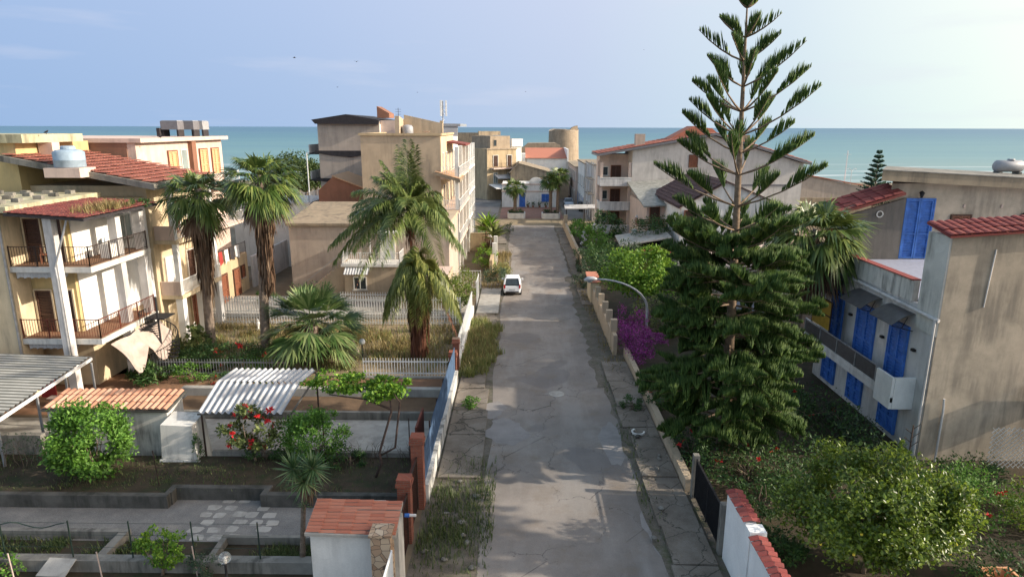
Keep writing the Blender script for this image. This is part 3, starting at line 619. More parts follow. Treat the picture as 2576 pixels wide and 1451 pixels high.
# ---------------------------------------------------------------- building helpers
def plane_box(face, c, a0, a1, z0, z1, d0, d1, m):
    """box on a wall: d0..d1 is the distance in front of the wall plane"""
    if face == 'x+': m.box(c+d0, c+d1, a0, a1, z0, z1)
    elif face == 'x-': m.box(c-d1, c-d0, a0, a1, z0, z1)
    else: m.box(a0, a1, c-d1, c-d0, z0, z1)
def opening(par, kind, face, c, a0, a1, z0, z1, mat='glass', fr='white', leaves=2, sill=True, label=None):
    m = MB(); W = a1-a0
    if mat in ('glass', 'greyglass'):
        plane_box(face, c, a0, a1, z0, z1, .003, .02, m); o = m.build(kind, MT[mat], par)
        f = MB(); t = min(.07, W*.1)
        plane_box(face, c, a0, a1, z1-t, z1, .021, .06, f); plane_box(face, c, a0, a1, z0, z0+t, .021, .06, f)
        plane_box(face, c, a0, a0+t, z0+t, z1-t, .021, .06, f); plane_box(face, c, a1-t, a1, z0+t, z1-t, .021, .06, f)
        for k in range(1, leaves): plane_box(face, c, a0+W*k/leaves-t*.4, a0+W*k/leaves+t*.4, z0+t, z1-t, .021, .05, f)
        f.build('frame', MT[fr], o)
    else:
        for k in range(leaves):
            b0 = a0+W*k/leaves+.01; b1 = a0+W*(k+1)/leaves-.01; t = min(.09, (b1-b0)*.2); zm = z0+(z1-z0)*.42
            plane_box(face, c, b0, b1, z0, z1, .003, .025, m)
            for q in ((b0, b0+t, z0, z1), (b1-t, b1, z0, z1), (b0+t, b1-t, z1-t, z1), (b0+t, b1-t, z0, z0+t), (b0+t, b1-t, zm-t/2, zm+t/2)): plane_box(face, c, *q, .026, .10, m)
            ns = int((z1-z0)/.16)
            for i in range(ns):
                zz = z0+t+(z1-z0-2*t)*(i+.5)/ns
                if abs(zz-zm) > t*.8: plane_box(face, c, b0+t, b1-t, zz-.03, zz+.02, .026, .07, m)
        o = m.build(kind, MT[mat], par)
        f = MB(); t = .08; plane_box(face, c, a0-t, a0, z0, z1+t, .003, .12, f); plane_box(face, c, a1, a1+t, z0, z1+t, .003, .12, f); plane_box(face, c, a0, a1, z1, z1+t, .003, .12, f); f.build('frame', MT[fr], o)
    if sill and kind == 'window':
        s = MB(); plane_box(face, c, a0-.1, a1+.1, z0-.09, z0-.003, .003, .14, s); s.build('sill', MT['concrete_l'], o)
    if label: o['label'] = label
    return o
def railing(par, pts, h=.95, mat='iron', sp=.13, name='railing', w=.018, post=1.6):
    m = MB()
    for p, q in zip(pts[:-1], pts[1:]):
        p = Vector(p); q = Vector(q); L = (q-p).length; z = Vector((0, 0, 1))
        m.bar(p+z*h, q+z*h, .05, .035); m.bar(p+z*.1, q+z*.1, .03, .025)
        n = max(1, round(L/sp))
        for i in range(n+1):
            a = p.lerp(q, i/n); m.bar(a+z*.1, a+z*h, w)
        k = max(1, round(L/post))
        for i in range(k+1):
            a = p.lerp(q, i/k); m.bar(a, a+z*(h+.05), .045)
    return m.build(name, MT[mat], par) if par is not None or name else m
def wallbox(par, name, mat, *b):
    m = MB()
    for q in b: m.box(*q)
    return m.build(name, MT[mat], par)
# ---------------------------------------------------------------- left: yellow apartment house with balconies
L_ = T('apartment_house', 'yellow and white apartment house at left with brown railed balconies and red tiled porch roof', 'house', (-26, 33, 0))
xc = -23.4
wallbox(L_, 'wall', 'cream', (-34, xc, 34.0, 40.6, 0, 9.78))
wallbox(L_, 'side_wall', 'whiteclean', (xc+.003, xc+.05, 33.6, 40.6, 3.3, 9.7))
wallbox(L_, 'wing_wall', 'cream', (-34, -25.75, 32.05, 33.38, 0, 9.75))
wallbox(L_, 'front_wall', 'yellow', (-34, xc-.02, 33.4, 33.995, 3.28, 9.7))
wallbox(L_, 'roof_slab', 'lichen', (-36, -25.1, 31.7, 39.2, 9.86, 10.16))
for z in (3.0, 6.8):
    m = MB(); m.prism([(-25.74, 32.1), (-21.6, 32.1), (-21.6, 37.6), (xc, 37.6), (xc, 33.38), (-25.74, 33.38)], 'z', z, z+.28); b = m.build('balcony', MT['whitestain'], L_)
    m = MB(); m.prism([(-25.7, 32.2), (-21.7, 32.2), (-21.7, 37.5), (xc+.06, 37.5), (xc+.06, 33.36), (-25.7, 33.36)], 'z', z+.283, z+.30); m.build('floor', MT['brownpatio'], b)
    railing(b, [(-25.7, 32.18, z+.3), (-21.68, 32.18, z+.3), (-21.68, 37.4, z+.3)], 1.0, 'rustiron' if z < 5 else 'iron', .14)
def col_(x, y, w=.45, z1=9.7, z0=0, mat='greywhite'):
    m = MB(); m.box(x-w/2, x+w/2, y-w/2, y+w/2, z0, 3.0); m.box(x-w/2, x+w/2, y-w/2, y+w/2, 3.3, 6.8); m.box(x-w/2, x+w/2, y-w/2, y+w/2, 7.1, z1); m.build('column', MT[mat], L_)
m = MB(); m.box(-23.36, -22.94, 31.64, 32.06, 0, 9.7); m.build('column', MT['greywhite'], L_); col_(-22.05, 35.2); col_(-21.95, 37.3)
m = MB(); m.slab((-25.1, 31.5, 9.86), (-21.2, 31.5, 9.62), (-21.2, 38.2, 9.62), (-25.1, 38.2, 9.86), .12); pr = m.build('porch_roof', MT['darktrim'], L_)
m = MB(); m.tiles((-21.2, 31.5, 9.66), (-21.2, 38.2, 9.66), (-25.1, 38.2, 9.92), (-25.1, 31.5, 9.92), .22, .38); m.build('tiles', MT['tile_dkred'], pr)
for a, b in ((-25.6, -24.75), (-24.4, -23.65)):
    for z in (3.32, 7.12): opening(L_, 'door', 'y-', 33.4, a, b, z, z+2.25, 'brownwood', 'cream', 1)
opening(L_, 'window', 'x+', xc+.05, 37.6, 38.9, 7.6, 9.0, 'greyglass', 'whiteclean', 2)
m = MB(); m.tube([(-25.82, 31.97, .2), (-25.82, 31.97, 3.2), (-25.8, 31.98, 9.6)], .06, 8); m.tube([(-23.0, 31.55, 2.4), (-23.0, 31.55, 6.6), (-23.05, 31.6, 7.2), (-22.2, 31.6, 9.3), (-22.1, 31.6, 9.55)], .05, 8); m.build('drainpipe', MT['greymetal'], L_)
# scalloped awning edges
m = MB()
for i in range(14):
    x = -25.6+i*.18; m.hexa([(x, 32.3, 2.72 if i % 2 else 2.66), (x+.17, 32.3, 2.72), (x+.17, 32.5, 2.8), (x, 32.5, 2.8)], [(x, 32.28, 2.98), (x+.17, 32.28, 2.98), (x+.17, 32.6, 2.98), (x, 32.6, 2.98)])
    m.hexa([(x, 32.3, 6.5 if i % 2 else 6.44), (x+.17, 32.3, 6.5), (x+.17, 32.5, 6.6), (x, 32.5, 6.6)], [(x, 32.28, 6.78), (x+.17, 32.28, 6.78), (x+.17, 32.6, 6.78), (x, 32.6, 6.78)])
m.build('awning_valance', MT['corr'], L_)
# rolled-out cloth awning hanging from the lower balcony
m = MB(); N = 14
for j in range(5):
    for i in range(N+1):
        t = i/N; y = 32.6+t*4.6; s = j/4; dr = .35+.95*abs(math.sin(t*math.pi*2.05+.25))**.8
        m.v.append((-21.5+.9*s+.1*math.sin(7*t+3*s), y+.12*math.sin(9*t), 2.85-s*dr*1.5+.05*math.sin(12*t+2*s)))
for j in range(4):
    for i in range(N): a = j*(N+1)+i; m.f.append((a, a+1, a+N+2, a+N+1))
one('cloth_awning', m, MT['cloth'], 'faded pinkish cloth awning sagging below the lower balcony of the yellow house', 'awning', smooth=True)
# plants on porch roof
t = T('roof_weeds', 'dry yellow and green weeds growing on the edge of the red porch roof', 'plant', (-22, 35, 9.7))
blades('dry_grass', MT['dryweed'], -22.9, -21.2, 32.1, 36.2, 900, .55, .03, 9.68, 4, parent=t, patch=.5); foliage('foliage', t, MT['dkgreen'], (-21.6, 37.0, 9.8), (.5, .9, .35), 500, .15, 12, 5)
# balcony things
def chair(loc, mat, label, rot):
    t = T('chair', label, 'chair', loc); m = MB(); x, y, z = loc
    m.box(x-.23, x+.23, y-.23, y+.23, z+.42, z+.46); m.build('seat', MT[mat], t)
    m = MB(); m.box(x-.23, x+.23, y+.19, y+.23, z+.462, z+.9); m.build('backrest', MT[mat], t)
    for a in (-.2, .2):
        for b in (-.2, .2): k = MB(); k.box(x+a-.02, x+a+.02, y+b-.02, y+b+.02, z, z+.418); k.build('leg', MT[mat], t)
    t.rotation_euler.z = rot
chair((-24.6, 33.2, 7.1), 'redwood', 'wooden chair in the shade of the upper front balcony', .5)
chair((-22.9, 35.9, 7.1), 'tank_blue', 'pale blue chair by the white wall on the upper side balcony', 2.2)
t = T('air_conditioner', 'white air conditioner standing at the column on the upper side balcony', 'air conditioner', (-22.1, 34.5, 7.1)); wallbox(t, 'casing', 'whiteclean', (-22.45, -21.85, 34.3, 34.85, 7.12, 7.85)); wallbox(t, 'stand', 'darktrim', (-22.4, -21.9, 34.35, 34.8, 7.1, 7.118))
# concrete blocks weighing the flat roof
rg = random.Random(8); proto = None
for j in range(4):
    for i in range(5):
        x = -26.1-j*1.35+rg.uniform(-.2, .2); y = 32.6+i*1.35+rg.uniform(-.25, .25)
        if proto is None: proto = one('concrete_block', MB().box(-.22, .22, -.15, .15, 0, .2), MT['concrete'], 'grey concrete block lying on the flat roof of the yellow house', 'block', 'blocks weighing down the flat roof'); o = proto
        else: o = copy_tree(proto)
        o.location = (x, y, 10.163); o.rotation_euler.z = rg.uniform(-.3, .3)
# spiral stair
sx, sy = -20.9, 36.2
S_ = T('spiral_staircase', 'black iron spiral staircase beside the yellow house', 'staircase', (sx, sy, 0))
m = MB(); m.tube([(sx, sy, 0), (sx, sy, 4.5)], .06, 8); m.build('pole', MT['blackiron'], S_)
m = MB(); mr_ = MB(); N = 20; prev = None
for i in range(N):
    a = -2.2+i*.36; b = a+.42; z = .2+i*3.05/N
    m.hexa([(sx+.06*math.cos(a), sy+.06*math.sin(a), z-.03), (sx+.95*math.cos(a), sy+.95*math.sin(a), z-.03), (sx+.95*math.cos(b), sy+.95*math.sin(b), z-.03), (sx+.06*math.cos(b), sy+.06*math.sin(b), z-.03)],
           [(sx+.06*math.cos(a), sy+.06*math.sin(a), z), (sx+.95*math.cos(a), sy+.95*math.sin(a), z), (sx+.95*math.cos(b), sy+.95*math.sin(b), z), (sx+.06*math.cos(b), sy+.06*math.sin(b), z)])
    p = Vector((sx+.95*math.cos(a), sy+.95*math.sin(a), z)); mr_.bar(p, p+Vector((0, 0, .95)), .025)
    pm = Vector((sx+.95*math.cos(a+.18), sy+.95*math.sin(a+.18), z+.08)); mr_.bar(pm, pm+Vector((0, 0, .95)), .02)
    if prev is not None: mr_.bar(prev+Vector((0, 0, .95)), p+Vector((0, 0, .95)), .04)
    prev = p
m.build('steps', MT['blackiron'], S_); mr_.build('railing', MT['blackiron'], S_)
wallbox(S_, 'landing', 'blackiron', (sx-.7, sx+.5, sy-.2, sy+1.0, 3.2, 3.26))
# ---------------------------------------------------------------- house behind with red tiled roof
R_ = T('tiled_house', 'cream house with wide red tiled roof behind the yellow apartment house', 'house', (-25, 42, 0)); xf = -23.2
wallbox(R_, 'wall', 'cream', (-34, xf, 40.7, 47.0, 0, 10.4))
m = MB(); m.slab((-31, 39.3, 12.3), (-21.5, 38.6, 10.7), (-21.5, 46.4, 10.7), (-31, 46.9, 12.3), .35); rf = m.build('roof', MT['concrete'], R_)
m = MB(); m.tiles((-21.5, 38.75, 10.73), (-21.5, 46.3, 10.73), (-30.9, 46.8, 12.32), (-30.9, 39.45, 12.32), .3, .72, .05, .11); m.build('tiles', MT['tile_red'], rf)
wallbox(R_, 'chimney', 'pinkish', (-30.3, -29.4, 41.8, 42.5, 11.5, 13.0))
for z in (3.1, 6.7):
    m = MB(); m.box(xf, -21.8, 40.9, 46.6, z, z+.25); b = m.build('balcony', MT['cream'], R_)
    railing(b, [(-21.85, 40.9, z+.25), (-21.85, 46.6, z+.25)], .95, 'whitemetal', .16, w=.03); 
    wallbox(b, 'parapet', 'pinkish', (-23.15, -21.9, 40.92, 41.02, z+.26, z+1.15))
for y in (41.2, 43.9, 46.4):
    m = MB(); m.box(-22.3, -21.86, y-.25, y+.25, 0, 3.09); m.build('pillar', MT['whiteclean'], R_)
for y in (41.2, 46.4):
    m = MB(); m.box(-22.2, -21.9, y-.15, y+.15, 3.36, 6.69); m.box(-22.2, -21.9, y-.15, y+.15, 6.96, 10.3); m.build('pillar', MT['whiteclean'], R_)
for y0, z0, z1, mm in ((41.8, 3.4, 5.6, 'whitemetal'), (44.6, 3.4, 5.6, 'brownwood'), (43.2, 7., 9.2, 'redwood'), (45.2, 7., 9.2, 'greyglass')): opening(R_, 'door', 'x+', xf, y0, y0+.95, z0, z1, mm, 'white', 1)
opening(R_, 'door', 'x+', xf, 44.5, 45.6, .1, 2.4, 'redwood', 'cream', 2)
m = MB(); m.tube([(xf+.1, 42.9, .2), (xf+.1, 42.9, 10.3)], .05, 6); m.build('drainpipe', MT['pinkish'], R_)
tk = T('water_tank', 'blue grey round water tank with ladder feet on the red tiled roof', 'water tank', (Yp(178, 423, 39.0)[0], 39.0, Yp(178, 423, 39.0)[1])); x, y, z = tk.location
m = MB(); m.lathe([(.78, .05), (.82, .1), (.82, .45), (.84, .47), (.82, .5), (.82, .92), (.66, 1.04), (.44, 1.08)], (x, y, z), 20); m.build('tank_body', MT['tank_blue'], tk, True)
m = MB(); m.lathe([(.40, 1.085), (.40, 1.2), (.34, 1.28)], (x, y, z), 16); m.build('lid', MT['tank_blue'], tk)
wallbox(tk, 'platform', 'pinkish', (x-1.0, x+1.1, y-.9, y+.6, z-.5, z+.04))
# rear houses
W_ = T('flat_roof_house', 'pale yellow house with lichen covered concrete roof slab at far left', 'house', (-33, 43, 0))
wallbox(W_, 'wall', 'yellow', (-44, -30.4, 40, 46.9, 0, 13.0)); wallbox(W_, 'roof_slab', 'lichen', (-45, -29.6, 39.6, 45.2, 13.0, 13.5))
Pch = T('peach_house', 'peach house with brown end wall, orange shutters and tanks on its roof', 'house', (-27.5, 54, 0)); xp = -27.2
wallbox(Pch, 'wall', 'pinkish', (-40, xp, 47.1, 60.8, 0, 12.85)); wallbox(Pch, 'end_wall', 'brownwall', (-39.9, xp-.6, 47.02, 47.09, 9, 12.9))
wallbox(Pch, 'roof_slab', 'pinkish', (-40.3, xp+.5, 46.95, 61.2, 12.86, 13.15)); wallbox(Pch, 'pilaster', 'redbrown', (xp, xp+.35, 54.6, 55.3, 5, 12.85))
for y in (51.3, 56.4, 58.6): opening(Pch, 'window', 'x+', xp, y, y+1.3, 9.9, 12.1, 'peachwood', 'redwood', 2)
opening(Pch, 'window', 'x+', xp, 53.3, 54.3, 9.9, 12.2, 'greyglass', 'white', 1)
for z in (5.3, 8.9):
    m = MB(); m.box(xp, xp+1.3, 55.4, 61, z, z+.22); b = m.build('balcony', MT['pinkish'], Pch); railing(b, [(xp+1.27, 55.4, z+.22), (xp+1.27, 61, z+.22)], .95, 'whitemetal', .22)
for y0, mm, kind in ((48.6, 'redwood', 'door'), (52, 'redwood', 'door'), (56.3, 'redwood', 'door')): opening(Pch, kind, 'x+', xp, y0, y0+1.2, .05, 2.4, mm, 'cream', 2)
for y0 in (50.4, 54.2): opening(Pch, 'window', 'x+', xp, y0, y0+.8, 1.2, 2.4, 'redwood', 'cream', 1)
wallbox(Pch, 'porch_wall', 'ochre', (xp+.02, xp+3.2, 50.0, 56.5, 0, 3.3)); 
for y0 in (51, 53.4): opening(Pch, 'door', 'x+', xp+3.2, y0, y0+1.1, .05, 2.3, 'redwood', 'brownwood', 1)
opening(Pch, 'window', 'x+', xp+3.2, 55.0, 55.6, 1.3, 2.3, 'redwood', 'brownwood', 1)
railing(Pch, [(xp+.2, 50.05, 3.3), (xp+3.15, 50.05, 3.3), (xp+3.15, 56.45, 3.3)], .95, 'iron', .2)
rg = random.Random(4)
for i, (mm, lab, cat) in enumerate((('redcloth', 'red towel hanging on the terrace railing of the peach house', 'towel'), ('whiteclean', 'white sheet hanging on the terrace railing of the peach house', 'sheet'), ('darktrim', 'dark trousers hanging on the terrace railing of the peach house', 'laundry'), ('corr', 'pale grey shirt hanging farthest along the terrace railing', 'laundry'))):
    y = 51+i*1.0; m = MB(); n_ = 6
    for j in range(2):
        for k in range(n_+1): m.v.append((xp+3.26+.04*math.sin(k*1.9+i)+.06*j, y+.75*k/n_, 4.24-j*(1.0+.1*math.sin(k+i))))
    for k in range(n_): m.f.append((k, k+1, n_+2+k, n_+1+k))
    one(('towel', 'bed_sheet', 'trousers', 'shirt')[i], m, MT[mm], lab, cat)
wallbox(Pch, 'garden_side_wall', 'greywhite', (xp+3.25, xp+3.45, 57, 66, 0, 2.8))
for k, (px, lab) in enumerate(((434, 'square grey water tank, left one of the pair on the peach house roof'), (472, 'square grey water tank in the middle on the peach house roof'), (502, 'pale square water tank, right one on the peach house roof'))):
    y = 57+k*1.1; x, z = Yp(px, 318, y); t = T('roof_tank', lab, 'water tank', (x, y, 13.16), 'square tanks on the peach house roof'); w_ = (.72, .78, .55)[k]
    wallbox(t, 'tank_body', 'tank_dark' if k < 2 else 'tank_grey', (x-w_, x+w_, y-.6, y+.6, 13.72, 14.42)); wallbox(t, 'lid', 'tank_grey', (x-w_*.9, x+w_*.9, y-.5, y+.5, 14.425, 14.47))
    m = MB()
    for a in (-w_+.1, w_-.1): m.box(x+a-.07, x+a+.07, y-.5, y+.5, 13.16, 13.71)
    m.build('stand', MT['darktrim'], t)
    if k == 0: wallbox(t, 'platform', 'darktrim', (x-1.0, x-.75, y-.8, y+.8, 13.16, 13.85))
# ---------------------------------------------------------------- middle left: beige house with outside stair
B_ = T('beige_house', 'plain beige house with outside stair and white railed balcony, middle left', 'house', (-13, 56, 0))
x0, x1, y0 = -19.3, -5.9, 54.2
m = MB(); m.box(x0, x1, y0, 62.2, 0, 6.1); m.build('wall', MT['beige_d'], B_)
m = MB(); m.slab((x0-.2, y0-.25, 6.2), (x1-3.5, y0-.25, 6.2), (x1-3.5, 62.3, 7.1), (x0-.2, 62.3, 7.1), .2); m.build('roof', MT['taupe'], B_)
wallbox(B_, 'roof_terrace', 'beige', (x1-3.48, x1+.1, y0-.1, 62.2, 6.1, 6.35))
wallbox(B_, 'lower_block', 'beige', (-14.3, -9.8, 52.2, 54.19, 0, 2.95)); m = MB(); m.box(-14.5, -9.7, 52.0, 54.18, 2.96, 3.16); b = m.build('balcony', MT['white'], B_)
railing(b, [(-14.45, 54.1, 3.16), (-14.45, 52.06, 3.16), (-9.75, 52.06, 3.16), (-9.75, 54.1, 3.16)], .95, 'whitemetal', .17, w=.03)
opening(B_, 'door', 'y-', y0, -11.6, -10.5, 3.2, 5.3, 'whitemetal', 'white', 1); wallbox(B_, 'door_hood', 'white', (-12.4, -9.9, 53.0, 54.19, 5.5, 5.62))
m = MB(); m.bar((-12.3, 53.1, 3.2), (-12.3, 53.1, 5.5), .08); m.build('post', MT['whitemetal'], B_)
m = MB(); m.sheet((-14.2, 51.4, 2.45), (-12.2, 51.4, 2.45), (-12.2, 52.1, 2.9), (-14.2, 52.1, 2.9), .22, .03); m.build('awning', MT['corr'], B_)
opening(B_, 'window', 'y-', 52.2, -13.6, -12.5, 1.0, 2.1, 'glass', 'white', 2)
m = MB()
for i in range(12): x = -18.3+i*.33; m.box(x, x+.33, 53.0, 54.18, 0, .27*(i+1)-.06)
m.build('stairs', MT['beige'], B_)
m = MB(); m.bar((-18.3, 53.05, 1.0), (-14.5, 53.05, 4.1), .04); m.bar((-18.3, 53.05, .1), (-18.3, 53.05, 1.0), .04); m.build('stair_rail', MT['greymetal'], B_)
opening(B_, 'window', 'y-', y0, -16.1, -15.4, .5, 1.3, 'glass', 'darktrim', 2)
wallbox(B_, 'lower_terrace', 'beige', (-9.6, -5.6, 50.2, 54.18, 0, 2.6)); wallbox(B_, 'terrace_floor', 'pinkish', (-9.5, -5.7, 50.3, 54.1, 2.603, 2.62))
# ---------------------------------------------------------------- tall stepped apartment block on the road
C_ = T('apartment_block', 'tall beige apartment block with stacked street balconies and red pergola', 'apartment block', (-10, 70, 0))
wallbox(C_, 'wall', 'beige', (-15.0, -7.5, 63, 75, 0, 13.2)); wallbox(C_, 'parapet', 'ochre', (-15.15, -7.4, 62.85, 63.1, 13.2, 13.42), (-15.15, -14.9, 63.11, 75, 13.2, 13.42), (-7.55, -7.35, 63.11, 75, 13.2, 13.42))
wallbox(C_, 'side_wall', 'cream', (-7.498, -7.45, 63.1, 75, .1, 13.1))
for i, z in enumerate((3.0, 6.1, 9.2)):
    m = MB(); m.box(-7.5, -5.7, 62.4-.5*i*0, 75, z, z+.25); b = m.build('balcony', MT['pinkish'], C_)
    railing(b, [(-7.4, 62.45, z+.25), (-5.75, 62.45, z+.25)], .9, 'whitemetal', .2, w=.03); railing(b, [(-5.75, 62.45, z+.25), (-5.75, 75, z+.25)], .9, 'whitemetal', .25, w=.03)
    for y in (64, 67, 70, 73): opening(C_, 'door', 'x+', -7.45, y, y+1.1, z+.3, z+2.4, 'brownwood' if i % 2 else 'greyglass', 'white', 2)
for y in (62.6, 66.6, 70.6, 74.7):
    m = MB()
    for z in (0, 3.26, 6.36, 9.46): m.box(-6.1, -5.76, y-.17, y+.17, z, z+2.73)
    m.build('column', MT['white'], C_)
m = MB(); m.slab((-8.0, 62.0, 9.9), (-5.55, 61.6, 9.25), (-5.55, 66, 9.25), (-8.0, 66, 9.9), .25); rf = m.build('lean_to_roof', MT['taupe'], C_)
m = MB(); m.tiles((-5.55, 61.65, 9.28), (-5.55, 66, 9.28), (-7.95, 66, 9.93), (-7.95, 62.05, 9.93), .26, .42); m.build('tiles', MT['tile_tan'], rf)
m = MB(); m.slab((-7.4, 68, 12.6), (-5.5, 68, 12.3), (-5.5, 74, 12.3), (-7.4, 74, 12.6), .15); m.build('pergola_roof', MT['tile_dkred'], C_)
m = MB(); m.prism([(63.6, 13.2), (72.5, 13.2), (72.5, 14.0), (63.6, 15.0)], 'x', -11.8, -11.4); m.prism([(-11.35, 13.2), (-7.6, 13.2), (-7.6, 14.35), (-11.35, 15.15)], 'y', 66, 66.3); m.build('roof_room', MT['beige'], C_)
m = MB(); m.box(-7.9, -7.6, 66.4, 66.8, 13.2, 14.6); m.build('chimney', MT['ochre'], C_)
t = T('water_tank', 'white dome topped water tank on the flat roof of the tall block', 'water tank', (-10.8, 64.6, 13.2)); m = MB(); m.lathe([(.5, .08), (.55, .2), (.55, .75), (.42, .95), (.15, 1.0)], (-10.8, 64.6, 13.2), 16); m.build('tank_body', MT['tank_grey'], t, True); wallbox(t, 'base', 'concrete', (-11.3, -10.3, 64.1, 65.1, 13.2, 13.275))
t = T('satellite_dish', 'pale satellite dish on the flat roof of the tall block', 'dish', (-8.9, 64.2, 13.2)); m = MB(); m.tube([(-8.9, 64.2, 13.2), (-8.9, 64.2, 13.5)], .03); m.build('mast', MT['greymetal'], t); m = MB(); m.lathe([(.06, 0), (.25, .04), (.36, .12)], (-8.9, 64.15, 13.5), 14); m.build('reflector', MT['pinkish'], t)
D_ = T('grey_roof_block', 'narrow white house with grey metal attic and white street balconies past the beige block', 'apartment block', (-9, 82, 0))
wallbox(D_, 'wall', 'white', (-15, -7.6, 75.3, 90, 0, 11.6)); wallbox(D_, 'attic', 'greywhite', (-12.5, -7.8, 76, 84, 11.6, 14.2)); 
m = MB(); m.slab((-12.8, 75.6, 14.45), (-6.7, 75.6, 14.35), (-6.7, 84.5, 14.35), (-12.8, 84.5, 14.45), .3); m.build('attic_roof', MT['greymetal'], D_)
m = MB(); m.hexa([(-11, 75.4, 13.0), (-7, 75.4, 13.0), (-7, 75.6, 13.0), (-11, 75.6, 13.0)], [(-11, 75.7, 14.1), (-7, 75.7, 14.1), (-7, 75.9, 14.1), (-11, 75.9, 14.1)]); m.build('skylight', MT['tank_grey'], D_)
for i, z in enumerate((3.0, 6.0, 9.0)):
    m = MB(); m.box(-7.6, -6.1, 75.4, 90, z, z+.25); b = m.build('balcony', MT['white'], D_); railing(b, [(-6.15, 75.4, z+.25), (-6.15, 90, z+.25)], .9, 'whitemetal', .3, w=.04)
    for y in (77, 80.5, 84, 87.5): opening(D_, 'door', 'x+', -7.6, y, y+1.2, z+.3, z+2.4, 'glass', 'white', 2)
for y in (75.6, 79.2, 82.8, 86.4, 89.8):
    m = MB()
    for z in (0, 3.26, 6.26, 9.26): m.box(-6.5, -6.12, y-.15, y+.15, z, z+2.73)
    m.build('column', MT['whiteclean'], D_)
E_ = T('street_house', 'low cream street house with wooden balcony before the side street', 'house', (-10, 95, 0)); wallbox(E_, 'wall', 'cream', (-15, -8.2, 90.3, 102, 0, 9.2)); 
m = MB(); m.box(-8.19, -7.2, 91, 101, 3.0, 3.2); b = m.build('balcony', MT['pinkish'], E_); railing(b, [(-7.25, 91, 3.2), (-7.25, 101, 3.2)], .9, 'iron', .3)
m = MB(); m.slab((-8.2, 91, 5.9), (-7.0, 91, 5.5), (-7.0, 97, 5.5), (-8.2, 97, 5.9), .12); m.build('canopy', MT['tile_dkred'], E_)
for y in (92, 96, 99): opening(E_, 'door', 'x+', -8.2, y, y+1.1, 3.25, 5.3, 'redwood', 'white', 2); opening(E_, 'window', 'x+', -8.2, y, y+1.1, 6.6, 8.2, 'glass', 'white', 2)
# mast
t = T('phone_mast', 'white mobile phone mast with tall panel antennas above the beige block', 'mast', (-8.9, 80, 14.4)); m = MB(); m.tube([(-8.9, 78, 14.4), (-8.9, 78, 16.9)], .07, 6)
for k in range(8): a = k*.8; m.bar((-8.9+.3*math.cos(a), 78+.3*math.sin(a), 14.5+k*.25), (-8.9-.3*math.cos(a), 78-.3*math.sin(a), 14.7+k*.25), .04)
m.build('pole', MT['greymetal'], t)
for a in (0, 2.1, 4.2): m = MB(); m.box(-8.9+.38*math.cos(a)-.09, -8.9+.38*math.cos(a)+.09, 78+.38*math.sin(a)-.07, 78+.38*math.sin(a)+.07, 15.2, 16.95); m.build('antenna_panel', MT['whiteclean'], t)
t = T('tv_antenna', 'thin television antenna on the rooms above the beige block', 'antenna', (-12.6, 70, 13.4)); m = MB(); m.tube([(-12.6, 70, 13.3), (-12.6, 70, 15.9)], .025, 5)
for k in range(4): m.bar((-12.9, 70, 15.0+.25*k), (-12.3, 70, 15.0+.25*k), .025)
m.build('mast', MT['iron'], t)
# ---------------------------------------------------------------- unfinished block with dark bands
U_ = T('banded_block', 'tall grey beige block with dark roof edge and dark bands at each floor', 'apartment block', (-20, 82, 0))
x0, x1, y0 = -22.9, -15.9, 76.0
wallbox(U_, 'wall', 'beige_d', (x0, x1, y0, 90, 0, 14.6)); wallbox(U_, 'side_panel', 'white', (x1+.003, x1+.05, y0+.1, 89, .2, 14.3))
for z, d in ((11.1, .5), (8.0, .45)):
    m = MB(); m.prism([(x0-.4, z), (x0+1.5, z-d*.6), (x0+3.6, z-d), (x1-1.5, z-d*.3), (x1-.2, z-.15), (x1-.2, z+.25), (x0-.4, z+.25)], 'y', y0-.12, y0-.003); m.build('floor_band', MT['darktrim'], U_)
m = MB(); m.prism([(x0-.5, 14.75), (x0-.1, 14.3), (x1, 14.25), (x1+.1, 14.75), ((x0+x1)/2-.1, 15.35)], 'y', y0-.5, y0-.003); m.prism([(x0-.5, 14.75), (x1+.1, 14.75), ((x0+x1)/2-.1, 15.35)], 'y', y0, 90); m.build('roof', MT['darktrim'], U_)
wallbox(U_, 'stair_tower', 'pinkish', (x1+.06, x1+2.0, y0+.5, y0+6, 0, 14.7)); m = MB(); m.prism([(x1-.6, 15.0), (x1+.8, 15.0), (x1+.8, 15.5), (x1-.6, 16.3)], 'y', y0+2, y0+5); m.build('roof_wedge', MT['redbrown'], U_)
for z in (10.9, 7.9): 
    m = MB(); m.box(x0-1.3, x0-.003, y0+.5, y0+6, z, z+.2); b = m.build('balcony', MT['darktrim'], U_); wallbox(b, 'parapet', 'greywhite', (x0-1.3, x0-1.2, y0+.5, y0+6, z+.2, z+1.1))
    opening(U_, 'window', 'x+', x1+.05, y0+8, y0+9.2, z+.8, z+2, 'glass', 'white', 2)
K_ = T('red_brown_house', 'small red brown house with sloping tan roof in front of the banded block', 'house', (-17.6, 68, 0))
m = MB(); m.prism([(-20.2, 0), (-14.8, 0), (-14.8, 7.7), (-18.6, 9.2), (-20.2, 7.8)], 'y', 66, 72); m.build('wall', MT['redbrown'], K_)
m = MB(); m.slab((-18.7, 65.8, 9.3), (-14.6, 65.8, 7.75), (-14.6, 72.2, 7.75), (-18.7, 72.2, 9.3), .12); m.build('roof', MT['tile_tan'], K_)
wallbox(K_, 'annex', 'beige_d', (-20.2, -15.1, 62.3, 65.9, 0, 6.4)); 
